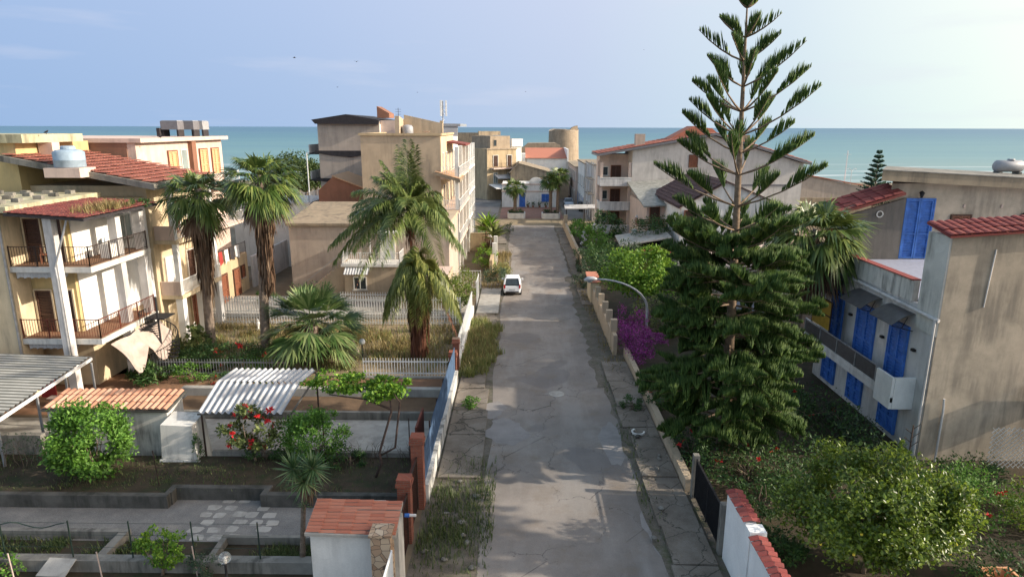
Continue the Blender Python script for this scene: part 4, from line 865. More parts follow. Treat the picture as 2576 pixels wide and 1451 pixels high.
V_ = T('white_terrace_house', 'small white house with terrace rails half hidden behind the tall palms', 'house', (-24, 68, 0)); wallbox(V_, 'wall', 'white', (-29, -21.2, 66, 74, 0, 6.4)); wallbox(V_, 'terrace', 'greywhite', (-28, -21.1, 65.9, 73, 6.4, 6.6)); railing(V_, [(-28, 66, 6.6), (-21.2, 66, 6.6), (-21.2, 73, 6.6)], .95, 'whitemetal', .25, w=.03)
opening(V_, 'door', 'y-', 66, -23.4, -22.3, .1, 2.3, 'greyglass', 'white', 2); opening(V_, 'window', 'y-', 66, -26, -24.8, 3.6, 5, 'glass', 'white', 2)
# ---------------------------------------------------------------- far end of the road
bl = T('blue_door_house', 'low white house with blue door and blue window facing the square', 'house', (2, 120, 0)); y0 = 118.5
wallbox(bl, 'wall', 'white', (-3.2, 7.0, y0, 127, 0, 4.0)); wallbox(bl, 'parapet', 'pinkish', (-3.3, 7.1, y0-.08, y0+.3, 4.0, 4.18), (-3.3, 7.1, y0-.12, y0-.003, 2.75, 2.95))
m = MB(); m.prism([(1.6, 4.18)]+[(2.9+1.3*math.cos(math.pi*(1-i/12)), 4.18+1.15*math.sin(math.pi*i/12)) for i in range(13)]+[(4.2, 4.18)], 'y', y0-.05, y0+.25); g = m.build('gable_crest', MT['white'], bl)
m = MB(); m.lathe([(.25, 0), (.25, .02)], (0, 0, 0), 12)
opening(bl, 'door', 'y-', y0, -.1, 1.0, .05, 2.6, 'blue', 'white', 1); opening(bl, 'window', 'y-', y0, 3.9, 5.4, 1.0, 2.4, 'blue', 'white', 2)
pot0 = None
for i, (x, lab) in enumerate(((1.5, 'dark potted plant left of all along the white house wall'), (2.4, 'tall spiky potted plant by the white house wall'), (3.6, 'low potted plant under the blue window, left side'), (4.7, 'small potted plant under the blue window, right side'))):
    t = T('potted_plant', lab, 'plant', (x, y0-.6, 0), 'pots along the white house'); m = MB(); m.lathe([(.16, .012), (.22, .35)], (x, y0-.6, 0), 10); m.build('pot', MT['redbrown'], t); foliage('foliage', t, MT['dkgreen'], (x, y0-.6, .7), (.3, .3, .4), 120, .18, 8, 20+i)
for i, (a, b, lab) in enumerate(((-1.9, .9, 'white concrete planter at the single palm'), (3.5, 6.4, 'white concrete planter at the pair of palms'))):
    t = T('planter', lab, 'planter', ((a+b)/2, 104, 0), 'white planters closing the road'); m = MB(); m.prism([(a, 103.3), (a+.3, 103), (b-.3, 103), (b, 103.3), (b, 105), (a, 105)], 'z', 0, .85); m.build('trough', MT['white'], t); wallbox(t, 'soil', 'soil', (a+.2, b-.2, 103.2, 104.9, .853, .88)); foliage('plants', t, MT['dkgreen'], ((a+b)/2, 104, 1.05), ((b-a)/2.1, .8, .3), 500, .2, 20, 31+i)
# ochre four-storey house
O_ = T('ochre_house', 'worn ochre four storey house with balcony at the end of the street, left', 'house', (-6.4, 130, 0)); x0, x1, y0 = -6.4, .3, 130
wallbox(O_, 'wall', 'ochre', (x0, x1, y0, 139, 0, 9.9)); wallbox(O_, 'cornice', 'stone', (x0-.15, x1+.15, y0-.15, y0-.003, 9.7, 10.0)); wallbox(O_, 'roof_room', 'stone', (x0+1.6, x1-.5, y0+1.5, 139, 9.9, 12.3)); wallbox(O_, 'roof_parapet', 'taupe', (x0+1, x1-.6, y0+5, y0+5.3, 12.4, 13.2))
wallbox(O_, 'side_wing', 'white', (x1+.01, x1+2.6, y0+2, 139, 0, 10.2)); wallbox(O_, 'wing_parapet', 'whiteclean', (x1+.1, x1+2.7, y0+1.7, y0+1.95, 10.2, 11.7), (x1+2.5, x1+2.7, y0+1.96, 139, 10.2, 11.7))
m = MB(); m.box(x0+.8, x1-.5, y0-1.2, y0-.004, 6.0, 6.25); b = m.build('balcony', MT['pinkish'], O_); railing(b, [(x0+.8, y0-1.15, 6.25), (x1-.5, y0-1.15, 6.25)], .9, 'iron', .2)
for x in (x0+1.4, x0+4.6):
    for z in (3.0, 6.3): opening(O_, 'window', 'y-', y0, x, x+1.0, z+.2, z+2.3, 'brownwood' if z > 5 else 'greyglass', 'white', 2, False)
opening(O_, 'window', 'y-', y0+1.5, x0+2.3, x0+3.1, 10.3, 11.6, 'glass', 'stone', 1, False)
m = MB(); m.slab((x0+.3, y0-3, 2.5), (x0+4.3, y0-3, 2.3), (x0+4.3, y0-.1, 3.1), (x0+.3, y0-.1, 3.1), .1); m.build('canopy', MT['whiteclean'], O_)
m = MB(); m.slab((x0+1.6, y0-1.7, 4.3), (x1, y0-1.7, 4.1), (x1, y0-.1, 4.9), (x0+1.6, y0-.1, 4.9), .1); m.build('shop_awning', MT['greywhite'], O_)
O_.rotation_euler.z = math.radians(33)
# low roofs before the tower
def gable_house(name, label, x0, x1, y0, y1, ze, zr, wall, roof, ax='y', cat='house', xr=None, oh=.3):
    t = T(name, label, cat, ((x0+x1)/2, y0, 0)); m = MB(); xr = (x0+x1)/2 if xr is None else xr
    if ax == 'y':
        m.prism([(x0, 0), (x1, 0), (x1, ze), (xr, zr), (x0, ze)], 'y', y0, y1); m.build('wall', MT[wall], t)
        kl = (zr-ze)/(xr-x0) if xr > x0 else 0; kr = (zr-ze)/(x1-xr) if x1 > xr else 0
        m = MB()
        if xr > x0: m.slab((x0-oh, y0-oh, ze-kl*oh+.12), (xr, y0-oh, zr+.12), (xr, y1+oh, zr+.12), (x0-oh, y1+oh, ze-kl*oh+.12), .11)
        if x1 > xr: m.slab((xr, y0-oh, zr+.12), (x1+oh, y0-oh, ze-kr*oh+.12), (x1+oh, y1+oh, ze-kr*oh+.12), (xr, y1+oh, zr+.12), .11)
        m.build('roof', MT[roof], t)
    else:
        m.prism([(y0, 0), (y1, 0), (y1, zr), (y0, ze)], 'x', x0, x1); m.build('wall', MT[wall], t)
        m = MB(); m.slab((x0-oh, y0-oh, ze+.1), (x1+oh, y0-oh, ze+.1), (x1+oh, y1, zr+.12), (x0-oh, y1, zr+.12), .1); m.build('roof', MT[roof], t)
    return t
gable_house('low_house', 'low stone house with wide brown tiled roof left of the round tower', -1.8, 5.8, 128, 140, 5.6, 7.2, 'taupe', 'taupe', 'y', xr=-.2)
w2 = gable_house('white_gable_house', 'white house with small red roof below the round tower', 1.5, 10.2, 146, 158, 7.4, 9.2, 'whiteclean', 'tile_orange', 'x'); wallbox(w2, 'end_wall', 'whiteclean', (10.25, 10.6, 145.5, 158.4, 0, 9.4)); wallbox(w2, 'front_parapet', 'whiteclean', (-3, 1.2, 146, 150, 0, 8.4))
gable_house('arched_house', 'tan walled shed behind the palms with low curved gable', 6.2, 9.8, 133, 140, 4.6, 5.4, 'beige', 'taupe')
m = MB(); T_ = T('stone_tower', 'round ruined stone watch tower standing against the sea', 'tower', (12.4, 192, 0))
cx, cz = 12.4, 192; N = 40; prof = [(4.55, -2), (4.5, 4), (4.3, 9), (4.2, 12.6)]
rg = random.Random(6); base = 0
for r, z in prof+[(4.2, 13.2)]:
    for k in range(N):
        t = 2*math.pi*k/N; top = z == 13.2; zz = z+(.0+ .35*math.sin(3*t+1)+rg.uniform(-.12, .12) if top else 0); m.v.append((cx+r*math.cos(t), cz+r*math.sin(t), zz))
for i in range(len(prof)):
    for k in range(N): m.f.append((i*N+k, i*N+(k+1) % N, (i+1)*N+(k+1) % N, (i+1)*N+k))
m.f.append(tuple(len(prof)*N+k for k in range(N))); m.build('wall', MT['stone'], T_, False)
m = MB(); m.hexa([(13.6, 189.6, 12.9), (16.3, 190.4, 12.9), (15.6, 192.4, 12.9), (13.6, 191.6, 12.9)], [(14.9, 189.8, 14.1), (16.2, 190.4, 14.5), (15.5, 192.2, 14.4), (14.5, 191.4, 14.0)]); m.build('broken_crest', MT['stone'], T_)
r_ = T('ruined_wall', 'ruined sandy wall and gable left of the round tower', 'ruin', (5, 170, 0)); m = MB(); m.prism([(-.5, 0), (10.2, 0), (10.2, 9.6), (9, 10.2), (2, 10.1), (1.0, 9.2), (-.5, 8.4)], 'y', 170, 174); m.prism([(-6.8, 0), (-.52, 0), (-.52, 8.6), (-3.0, 9.8), (-6.8, 7.2)], 'y', 168, 173); m.build('wall', MT['stone'], r_)
bush('cactus_clump', 'pale green prickly clump on the left slope before the ruin', 'plant', (-2.4, 150, 6.2), (2.2, 1.5, 1.6), 300, 'dullgreen', .5, 16, 77, 0)
# distant roofs along the shore at left of the street
fr = gable_house('far_house', 'distant brown roofed house past the grey metal attic', -16, -7, 150, 165, 11.2, 12.2, 'brownwall', 'tile_dkred', 'x')
wallbox(fr, 'parapet', 'taupe', (-15, -6, 149.5, 149.9, 10.5, 12.8))
# ---------------------------------------------------------------- right side, far to near
for i, (xa, xb, ya, yb, z, mat, lab) in enumerate(((10.6, 17, 126, 150, 6.6, 'pinkish', 'pink terraced house with brown shutters far down the right side street'), (11.0, 18, 112, 125.8, 8.0, 'white', 'white terraced house with blue door on the right side street'), (11.2, 20, 100.5, 111.8, 8.4, 'greywhite', 'grey white house behind scaffolding on the right side street'))):
    t = T('terraced_house', lab, 'house', (xa, ya, 0), 'terraced houses on the right side street'); wallbox(t, 'wall', mat, (xa, xb, ya, yb, 0, z)); wallbox(t, 'roof', 'taupe', (xa-.2, xb, ya-.1, yb+.05, z, z+.2))
    k = 0; y = ya+1.2
    while y < yb-1.5:
        opening(t, 'door', 'x-', xa, y, y+1, .05, 2.3, 'blue' if i == 1 else 'brownwood', 'white', 1); opening(t, 'window', 'x-', xa, y, y+1, 4, 5.8, 'brownwood' if i == 0 else 'glass', 'white', 2); y += 3.4
sc_ = T('scaffold', 'light metal scaffolding against the grey white house, right', 'scaffold', (10.6, 99, 0)); m = MB()
for x in (9.9, 10.9):
    for y in (96.5, 99, 101.5): m.bar((x, y, 0), (x, y, 9), .07)
for z in (2.2, 4.4, 6.6, 8.8):
    for x in (9.9, 10.9): m.bar((x, 96.5, z), (x, 101.5, z), .06)
    for y in (96.5, 99, 101.5): m.bar((9.9, y, z), (10.9, y, z), .06)
m.build('frame', MT['greymetal'], sc_); m = MB()
for z in (4.42, 6.62): m.box(9.95, 10.85, 96.6, 101.4, z, z+.06)
m.build('planks', MT['concrete_d'], sc_)
# three storey block with open balconies
A_ = T('balcony_block', 'three storey grey white gabled block with open corner balconies and red roof, right', 'apartment block', (18, 86, 0)); y0 = 85.0; xl = 10.4; xr = 14.3
wallbox(A_, 'core_wall', 'pinkish', (xl+.1, xr, y0+3.2, 91.5, 0, 10.6)); 
m = MB(); m.prism([(xr+.003, 0), (36, 0), (36, 9.6), (24.5, 13.0), (xr+.003, 11.2)], 'y', y0, 91.5); m.build('wall', MT['blockwall'], A_)
m = MB(); m.box(xr+.3, 35, y0-.05, y0-.003, 6.75, 7.0); m.build('floor_band', MT['tank_dark'], A_)
for z in (.6, 3.6, 6.7):
    m = MB(); m.box(xl-.1, xr, y0-.2, y0+3.19, z, z+.28); b = m.build('balcony', MT['greywhite'], A_); m = MB(); m.box(xl-.1, xr-.02, y0-.18, y0-.06, z+.281, z+1.05); m.box(xl-.1, xl+.03, y0-.05, y0+3.1, z+.281, z+1.05); p = m.build('parapet', MT['greywhite'], b)
    m = MB(); m.box(xl-.15, xr-.02, y0-.22, y0-.02, z+1.053, z+1.11); m.build('coping', MT['whiteclean'], p)
    opening(A_, 'door', 'y-', y0+3.2, 12.1, 13.3, z+.3, z+2.4, 'brownwood', 'redwood', 2); opening(A_, 'window', 'y-', y0+3.2, 10.8, 11.7, z+1.1, z+2.3, 'glass', 'white', 1)
    if z > 3:
        for y in (88.8,): opening(A_, 'window', 'x-', xl+.1, y, y+1.1, z+1, z+2.3, 'glass', 'white', 2)
for x, y in ((xl+.05, y0-.02), (xl+.05, y0+3.0), (xr-.25, y0-.02)):
    m = MB()
    for z in (-.2, 3.88-2.99, 3.89, 6.99): 
        if z < .5: m.box(x-.14, x+.2, y+.16, y+.46, 0, .59)
        else: m.box(x-.14, x+.2, y+.16, y+.46, z, min(z+2.7, 10.9))
    m.build('column', MT['pinkish'], A_)
m = MB(); m.slab((xl-.6, y0-.6, 10.75), (24.5, y0-.6, 13.35), (24.5, 91.8, 13.35), (xl-.6, 91.8, 10.75), .28); m.slab((24.5, y0-.6, 13.35), (36.8, y0-.6, 9.75), (36.8, 91.8, 9.75), (24.5, 91.8, 13.35), .28); rf = m.build('roof', MT['tank_dark'], A_)
m = MB(); m.tiles((xl-.6, 91.7, 10.78), (xl-.6, y0-.55, 10.78), (24.4, y0-.55, 13.38), (24.4, 91.7, 13.38), .4, .6, .06, .05, 3); m.tiles((36.8, y0-.55, 9.78), (36.8, 91.7, 9.78), (24.6, 91.7, 13.38), (24.6, y0-.55, 13.38), .4, .6, .06, .05, 3); m.build('tiles', MT['tile_red'], rf)
wallbox(A_, 'chimney', 'beige_d', (14.8, 16.0, 86.2, 87.2, 11.5, 13.2)); opening(A_, 'window', 'y-', y0, 21.5, 22.5, 9.1, 10.6, 'redwood', 'brownwood', 1, False)
wallbox(A_, 'rear_wing', 'taupe', (25.6, 29.6, 87, 91.4, 0, 13.1)); m = MB(); m.prism([(19.5, 12.6), (26.5, 12.6), (25, 13.9), (22.5, 14.2)], 'y', 88, 91.4); m.build('rear_roof', MT['tile_orange'], A_)
t = T('satellite_dish', 'white satellite dish on the wall at the edge of the balcony block', 'dish', (15.3, 80, 4.2)); m = MB(); m.tube([(15.3, 80.6, 3.2), (15.3, 80.2, 4.2)], .04); m.build('mast', MT['greymetal'], t); m = MB(); m.prism([(15.2+.62*math.cos(a*.393), 4.5+.62*math.sin(a*.393)) for a in range(16)], 'y', 79.9, 80); m.build('reflector', MT['tank_grey'], t)
# lean-to between
N_ = T('lean_to_house', 'low house with dark felt roof and brown wooden balconies between the two gabled houses', 'house', (14, 74, 0))
wallbox(N_, 'wall', 'pinkish', (14.2, 18.4, 73.5, 84.8, 0, 5.6)); m = MB(); m.slab((13.7, 72.6, 5.6), (18.9, 72.6, 5.9), (18.9, 84.9, 7.6), (13.7, 84.9, 7.3), .15); m.build('roof', MT['corr_d'], N_)
for z in (.9, 3.2):
    m = MB(); m.box(13.0, 16.4, 71.6, 73.49, z, z+.2); b = m.build('balcony', MT['pinkish'], N_); m = MB()
    for k in range(4): m.box(12.95, 16.4, 71.55, 71.62, z+.28+k*.22, z+.40+k*.22); m.box(12.95, 13.02, 71.63, 73.4, z+.28+k*.22, z+.40+k*.22)
    m.build('railing', MT['redwood'], b)
opening(N_, 'door', 'y-', 73.5, 14.6, 15.6, 3.45, 5.4, 'brownwood', 'redwood', 1); opening(N_, 'door', 'y-', 73.5, 14.6, 15.6, .1, 2.3, 'brownwood', 'redwood', 1)
# white gable house
W2 = gable_house('gable_house', 'white gabled house with dark red roof and streaked walls behind the tall pine', 16.2, 26.6, 66, 80, 6.3, 8.75, 'whitesoft', 'felt', 'y', xr=20.6)
m = MB(); m.tiles((15.9, 79.9, 6.35), (15.9, 65.8, 6.35), (20.55, 65.8, 8.92), (20.55, 79.9, 8.92), .4, .5, .05, .05, 3); m.build('roof_tiles', MT['felt'], W2)
opening(W2, 'window', 'y-', 66, 16.6, 17.6, 4.6, 5.9, 'brownwood', 'redwood', 1, False)
# distant right houses
t = gable_house('far_white_house', 'far white house with red doors and open roof terrace, right of the pine trunk', 33.5, 43, 112, 124, 8.5, 8.7, 'white', 'taupe')
wallbox(t, 'terrace_room', 'whiteclean', (39.2, 41.3, 111, 118, 0, 9.6)); m = MB(); m.slab((39.0, 110.8, 9.75), (44.6, 110.8, 9.65), (44.6, 118, 9.65), (39.0, 118, 9.75), .12); m.build('terrace_roof', MT['pinkish'], t); wallbox(t, 'parapet', 'redcloth', (41.31, 44.3, 111, 111.15, 6.4, 7.3)); 
for x in (43.0, 44.1): m = MB(); m.box(x-.12, x+.12, 111, 111.25, 7.31, 9.5); m.build('column', MT['whiteclean'], t)
for x, z, mm in ((37.2, 5.8, 'redcloth'), (37.2, 2.8, 'redcloth'), (35.4, 6.5, 'redcloth'), (35.2, 3.6, 'glass')): opening(t, 'door' if mm == 'redcloth' else 'window', 'y-', 112, x, x+1.1, z, z+2, mm, 'white', 1, False)
m = MB(); m.box(38.5, 39.0, 117, 118, 8.7, 10.4); m.build('chimney', MT['white'], t)
t = T('long_tiled_house', 'long low house with orange tiled roof sloping toward the beach', 'house', (46, 104, 0)); wallbox(t, 'wall', 'beige_d', (32, 55, 104, 116, 0, 4.8))
m = MB(); m.prism([(38, 4.8), (55, 4.8), (44, 7.0), (40, 7.6)], 'y', 104, 112); m.build('gable', MT['beige_d'], t); m = MB(); m.slab((42, 103.7, 7.45), (56, 103.7, 5.0), (56, 114, 5.0), (42, 114, 7.45), .15); m.build('roof', MT['tile_orange'], t)
one('boundary_wall', MB().box(40, 62, 96, 96.4, 0, 4.2), MT['taupe'], 'dark stone boundary wall below the orange tiled house', 'wall')
for k, (x, y, h) in enumerate(((52.6, 108, 10.5), (63.5, 128, 6.2))): 
    t = T('beach_lamp' if k else 'aerial_mast', ('twin headed white lamp post at the beach', 'thin aerial mast beside the orange tiled roof')[1-k], 'lamp post' if k else 'mast', (x, y, 0)); m = MB(); m.tube([(x, y, 0), (x, y, h)], .06, 6)
    if k: m.tube([(x, y, h-.1), (x-.5, y, h+.3), (x-.9, y, h+.2)], .05, 5); m.tube([(x, y, h-.1), (x+.5, y, h+.3), (x+.9, y, h+.2)], .05, 5)
    else: m.bar((x-.6, y, h-.6), (x+.6, y, h-.6), .04)
    m.build('pole', MT['whitemetal'], t)
# ---------------------------------------------------------------- right: house with blue doors
Q = T('blue_shutter_house', 'weathered white and tan house with blue doors and terrace, right edge of the photo', 'house', (22, 32, 0)); xq = 17.3; yn = 26.2; yf = 36.6
wallbox(Q, 'wall', 'greywhite', (xq, 40, yn+.02, yf, 0, 6.62)); m = MB(); m.prism([(xq+.02, 0), (30, 0), (30, 10.7), (xq+.02, 9.8)], 'y', yn-.06, yn+.018); m.build('end_wall', MT['tan'], Q)
wallbox(Q, 'parapet', 'whitestain', (xq-.05, xq+.22, yn+1.9, yf, 6.6, 7.55)); m = MB(); m.box(xq-.12, xq+.28, yn+1.9, yf, 7.553, 7.60); m.build('parapet_coping', MT['tile_wall'], Q)
wallbox(Q, 'corner_pier', 'whitestain', (xq-.06, xq+.25, yn-.05, yn+1.4, 5.6, 9.8)); m = MB(); m.prism([(xq+.26, 6.63), (30, 6.63), (30, 10.68), (xq+.26, 9.8)], 'y', yn+.02, yn+.5); m.build('gable_wall', MT['tan'], Q)
m = MB(); m.slab((xq-.2, yn-.25, 9.85), (30, yn-.25, 10.76), (30, yn+1.4, 11.1), (xq-.2, yn+1.4, 10.19), .08); rf = m.build('coping_roof', MT['tile_wall'], Q)
m = MB(); m.tiles((xq-.2, yn-.25, 9.86), (30, yn-.25, 10.77), (30, yn+1.4, 11.11), (xq-.2, yn+1.4, 10.2), .34, .5, .05, .04); m.build('tiles', MT['tile_wall'], rf)
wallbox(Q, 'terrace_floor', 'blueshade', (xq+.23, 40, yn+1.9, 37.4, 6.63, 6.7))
m = MB(); m.prism([(20.9, 37.4), (42, 37.4), (42, 44), (24.6, 44)], 'z', 0, 11.0); m.build('upper_wall', MT['tan'], Q); m = MB(); m.slab((19.9, 36.7, 11.75), (42, 36.7, 10.6), (42, 44.5, 10.6), (24.4, 44.5, 11.5), .55); m.build('upper_roof', MT['taupe'], Q); m = MB(); m.slab((19.85, 36.65, 11.81), (42, 36.65, 10.66), (42, 44.6, 10.66), (24.4, 44.6, 11.56), .055); m.build('roof_edge', MT['concrete'], Q)
opening(Q, 'door', 'y-', 37.4, 21.85, 23.35, 6.75, 10.1, 'blue', 'blue', 2, label='tall blue terrace door'); opening(Q, 'window', 'y-', 37.4, 24.5, 25.5, 7.6, 9.2, 'redwood', 'brownwood', 2, False); opening(Q, 'window', 'y-', 37.4, 26.6, 27.7, 7.0, 8.6, 'redwood', 'brownwood', 2, False)
m = MB(); m.prism([(18.2, 6.71), (21.7, 6.71), (21.7, 10.2), (18.2, 9.1)], 'y', 37.2, 37.38); m.build('grey_wall', MT['greyrender'], Q); m = MB(); m.prism([(17.5, 6.71), (18.19, 6.71), (18.19, 9.1), (17.5, 8.9)], 'y', 37.25, 37.39); m.build('red_wall', MT['redwall'], Q)
m = MB(); m.slab((16.2, 36.6, 8.95), (21.3, 36.6, 10.55), (21.3, 38.6, 10.9), (16.2, 38.6, 9.3), .12); rf = m.build('lean_to_roof', MT['tile_dkred'], Q); m = MB(); m.tiles((16.2, 38.6, 9.33), (16.2, 36.6, 8.98), (21.2, 36.6, 10.56), (21.2, 38.6, 10.92), .4, .5, .05, .04, 3); m.build('tiles', MT['tile_wall'], rf)
m = MB(); c_ = 20.3; N = 16
for k in range(N):
    a, b = 2*math.pi*k/N, 2*math.pi*(k+1)/N; m.bar((c_+.17*math.cos(a), 37.15, 9.3+.17*math.sin(a)), (c_+.17*math.cos(b), 37.15, 9.3+.17*math.sin(b)), .05)
one('ring', m, MT['whitemetal'], 'white ring hanging on the dark grey terrace wall', 'ring')
for x, z in ((25.1, 9.75), (27.2, 9.75)): m = MB(); m.box(x-.05, x+.05, 37.33, 37.39, z-.09, z+.09); m.build('bracket', MT['pinkish'], Q)
t = T('wall_lantern', 'dark wall lantern above the blue terrace door', 'lantern', (22.5, 37.2, 10.4)); m = MB(); m.lathe([(.06, -.18), (.12, .05), (.16, .08), (.03, .2)], (22.5, 37.15, 10.4), 8); m.bar((22.5, 37.39, 10.5), (22.5, 37.15, 10.6), .04); m.build('lamp', MT['blackiron'], t)
t = T('wall_lantern', 'dark wall lantern at the right edge above the tiled coping', 'lantern', (28.4, 37.2, 9.2)); m = MB(); m.lathe([(.08, -.22), (.15, .05), (.2, .08), (.03, .24)], (28.4, 37.15, 9.2), 8); m.bar((28.4, 37.39, 9.3), (28.4, 37.15, 9.4), .04); m.build('lamp', MT['blackiron'], t)
# road facade: gutter, doors, awnings, balcony
m = MB(); m.tube([(xq-.14, yn+.1, 6.35), (xq-.14, yf, 6.55)], .075, 8); m.tube([(xq-.14, yn-.02, 6.35), (xq-.14, yn-.02, 3), (xq-.14, yn-.02, 0)], .06, 8); m.tube([(xq-.2, yn+.3, 6.36), (xq-.02, yn-.1, 6.3)], .08, 8); m.build('gutter', MT['greywhite'], Q)
for a, b in ((28.0, 29.3), (30.7, 32.3), (33.9, 35.0)): opening(Q, 'door', 'x-', xq, a, b, 2.6, 5.4, 'blue', 'blue', 2)
for a, b in ((28.0, 29.3), (31.1, 32.4), (34.0, 35.3)): opening(Q, 'window', 'x-', xq, a, b, .3, 1.95, 'blue', 'blue', 2, False)
for a, b in ((27.7, 29.6), (30.4, 32.5), (33.6, 35.3)):
    m = MB(); N = 8
    for k in range(N):
        t0, t1 = k/N, (k+1)/N; f = lambda t: (xq-1.0+.98*t, 5.62+.5*math.sin(t*math.pi/2)); p, q = f(t0), f(t1); m.hexa([(p[0], a, p[1]), (q[0], a, q[1]), (q[0], b, q[1]), (p[0], b, p[1])], [(p[0], a, p[1]+.02), (q[0], a, q[1]+.02), (q[0], b, q[1]+.02), (p[0], b, p[1]+.02)])
    aw = m.build('awning', MT['smokesheet'], Q); m = MB()
    for y in (a+.05, b-.05): m.bar((xq-.95, y, 5.6), (xq-.01, y, 5.35), .03); m.bar((xq-.5, y, 5.5), (xq-.3, y, 6.0), .025)
    m.build('bracket', MT['blackiron'], aw)
m = MB(); m.box(xq-1.0, xq-.003, 27.0, 36.0, 2.3, 2.53); b = m.build('balcony', MT['greywhite'], Q); m = MB(); m.box(xq-1.02, xq-.9, 27.0, 28.3, 2.0, 3.45); m.box(xq-.89, xq-.003, 26.98, 27.1, 2.0, 3.45); m.build('corner_parapet', MT['whiteclean'], b)
m = MB(); m.box(xq-1.0, xq-.88, 28.31, 36.0, 2.54, 2.75); m.build('kerb', MT['greywhite'], b); m = MB(); m.box(xq-.97, xq-.93, 28.35, 36, 2.76, 3.45); m.build('panel', MT['smokesheet'], b); m = MB()
for k in range(5): m.bar((xq-1.0, 28.4+k*1.9, 2.75), (xq-1.0, 28.4+k*1.9, 3.55), .04)
m.bar((xq-.97, 28.35, 3.52), (xq-.97, 36, 3.52), .05); m.build('rail', MT['greymetal'], b)
m = MB(); m.box(xq-.95, xq-.9, 33.3, 35.4, 3.6, 5.1); am = m.build('screen', MT['amber'], b, ); m = MB(); m.bar((xq-.93, 33.3, 3.5), (xq-.93, 33.3, 5.15), .06); m.bar((xq-.93, 35.4, 3.5), (xq-.93, 35.4, 5.15), .06); m.bar((xq-.93, 33.3, 5.13), (xq-.93, 35.4, 5.13), .06); m.bar((xq-.96, 33.3, 4.35), (xq-.96, 35.4, 4.35), .06); m.build('screen_frame', MT['iron'], b)
m = MB(); m.tube([(18.05, yn-.15, 0), (18.05, yn-.15, 2.3), (18.0, yn-.15, 2.9)], .05, 6); m.build('pipe', MT['greywhite'], Q); m = MB(); m.tube([(19.0, yn-.09, 6.9), (19.05, yn-.09, 8.2), (19.1, yn-.09, 9.3)], .03, 5); m.build('pipe', MT['greywhite'], Q)
for y, z in ((29.9, 4.4), (33.0, 4.6), (28.9, 2.6), (32.8, 2.5), (27.4, 4.6)): m = MB(); m.box(xq-.14, xq-.003, y-.1, y+.1, z-.05, z+.06); m.build('wall_lamp', MT['blackiron'], Q)
t = T('roof_tank', 'grey horizontal cylinder water tank on the far roof at the right edge', 'water tank', (31.6, 42, 10.9)); x, z = Yp(2537, 418, 42); m = MB(); m.tube([(x-.85, 42, z), (x-.75, 42, z), (x+.75, 42, z), (x+.85, 42, z)], [.25, .36, .36, .25], 16); m.lathe([(.2, .32), (.2, .44)], (x+.1, 42, z), 10); m.build('tank_body', MT['tank_grey'], t, True); wallbox(t, 'cradle', 'concrete', (x-.7, x-.5, 41.7, 42.3, z-1.0, z-.35), (x+.5, x+.7, 41.7, 42.3, z-1.0, z-.35))
t = T('stair_roof', 'grey corrugated porch roof on posts behind the lower pine branches', 'porch', (15.5, 38, 0)); m = MB(); m.sheet((13.2, 37.2, 2.6), (13.2, 43, 2.6), (16.6, 43, 3.3), (16.6, 37.2, 3.3), .3, .03); m.build('roof', MT['tank_dark'], t)
for x, y in ((13.3, 37.4), (13.3, 42.8), (16.5, 37.4), (16.5, 42.8)): m = MB(); m.bar((x, y, 0), (x, y, 2.55), .08); m.build('post', MT['greymetal'], t)
t = T('pink_house', 'pale pink low house half hidden between the pine and the blue door house', 'house', (18, 46, 0)); wallbox(t, 'wall', 'pinkish', (14.6, 20.8, 45, 56, 0, 4.6)); wallbox(t, 'ledge', 'white', (14.5, 20.8, 44.9, 44.997, 2.5, 2.7)); opening(t, 'window', 'y-', 45, 17.4, 18.6, 3.0, 4.2, 'redwood', 'white', 2, False)
# lattice and white canvas at lower right
t = T('lattice', 'white wooden lattice leaning by the tan wall at lower right', 'lattice', (20, 24.8, 0)); m = MB(); x0, x1, z0, z1 = 19.3, 21.3, .4, 2.2
for k in range(-8, 10):
    for sg in (1, -1):
        a = (x0+k*.22, z0) if sg > 0 else (x0+k*.22, z1); p0 = max(0, (x0-a[0])); p1 = min(1.8, x1-a[0])
        if p1 > p0+.05: m.bar((a[0]+p0, 24.8+.012*sg, a[1]+sg*p0), (a[0]+p1, 24.8+.012*sg, a[1]+sg*p1), .03, .012)
m.build('slats', MT['whitemetal'], t)
t = T('canvas_canopy', 'white canvas canopy on dark frame at the right edge below the tan wall', 'canopy', (22.6, 24, 0)); m = MB(); m.slab((21.3, 23.0, 2.75), (24.5, 21.2, 2.7), (24.5, 24.6, 3.1), (21.4, 24.9, 3.1), .05); m.build('canvas', MT['whiteclean'], t); m = MB(); m.bar((21.2, 25, 3.0), (24.6, 21.0, 2.6), .09)
for x, y in ((21.4, 24.6), (24.3, 21.4)): m.bar((x, y, 0), (x, y, 2.6), .07)
m.build('frame', MT['blackiron'], t); m = MB(); m.tiles((21.2, 25.0, 3.15), (25, 25.0, 3.15), (25, 26, 3.5), (21.2, 26, 3.5), .24, .4); m.build('tile_edge', MT['tile_dkred'], t)
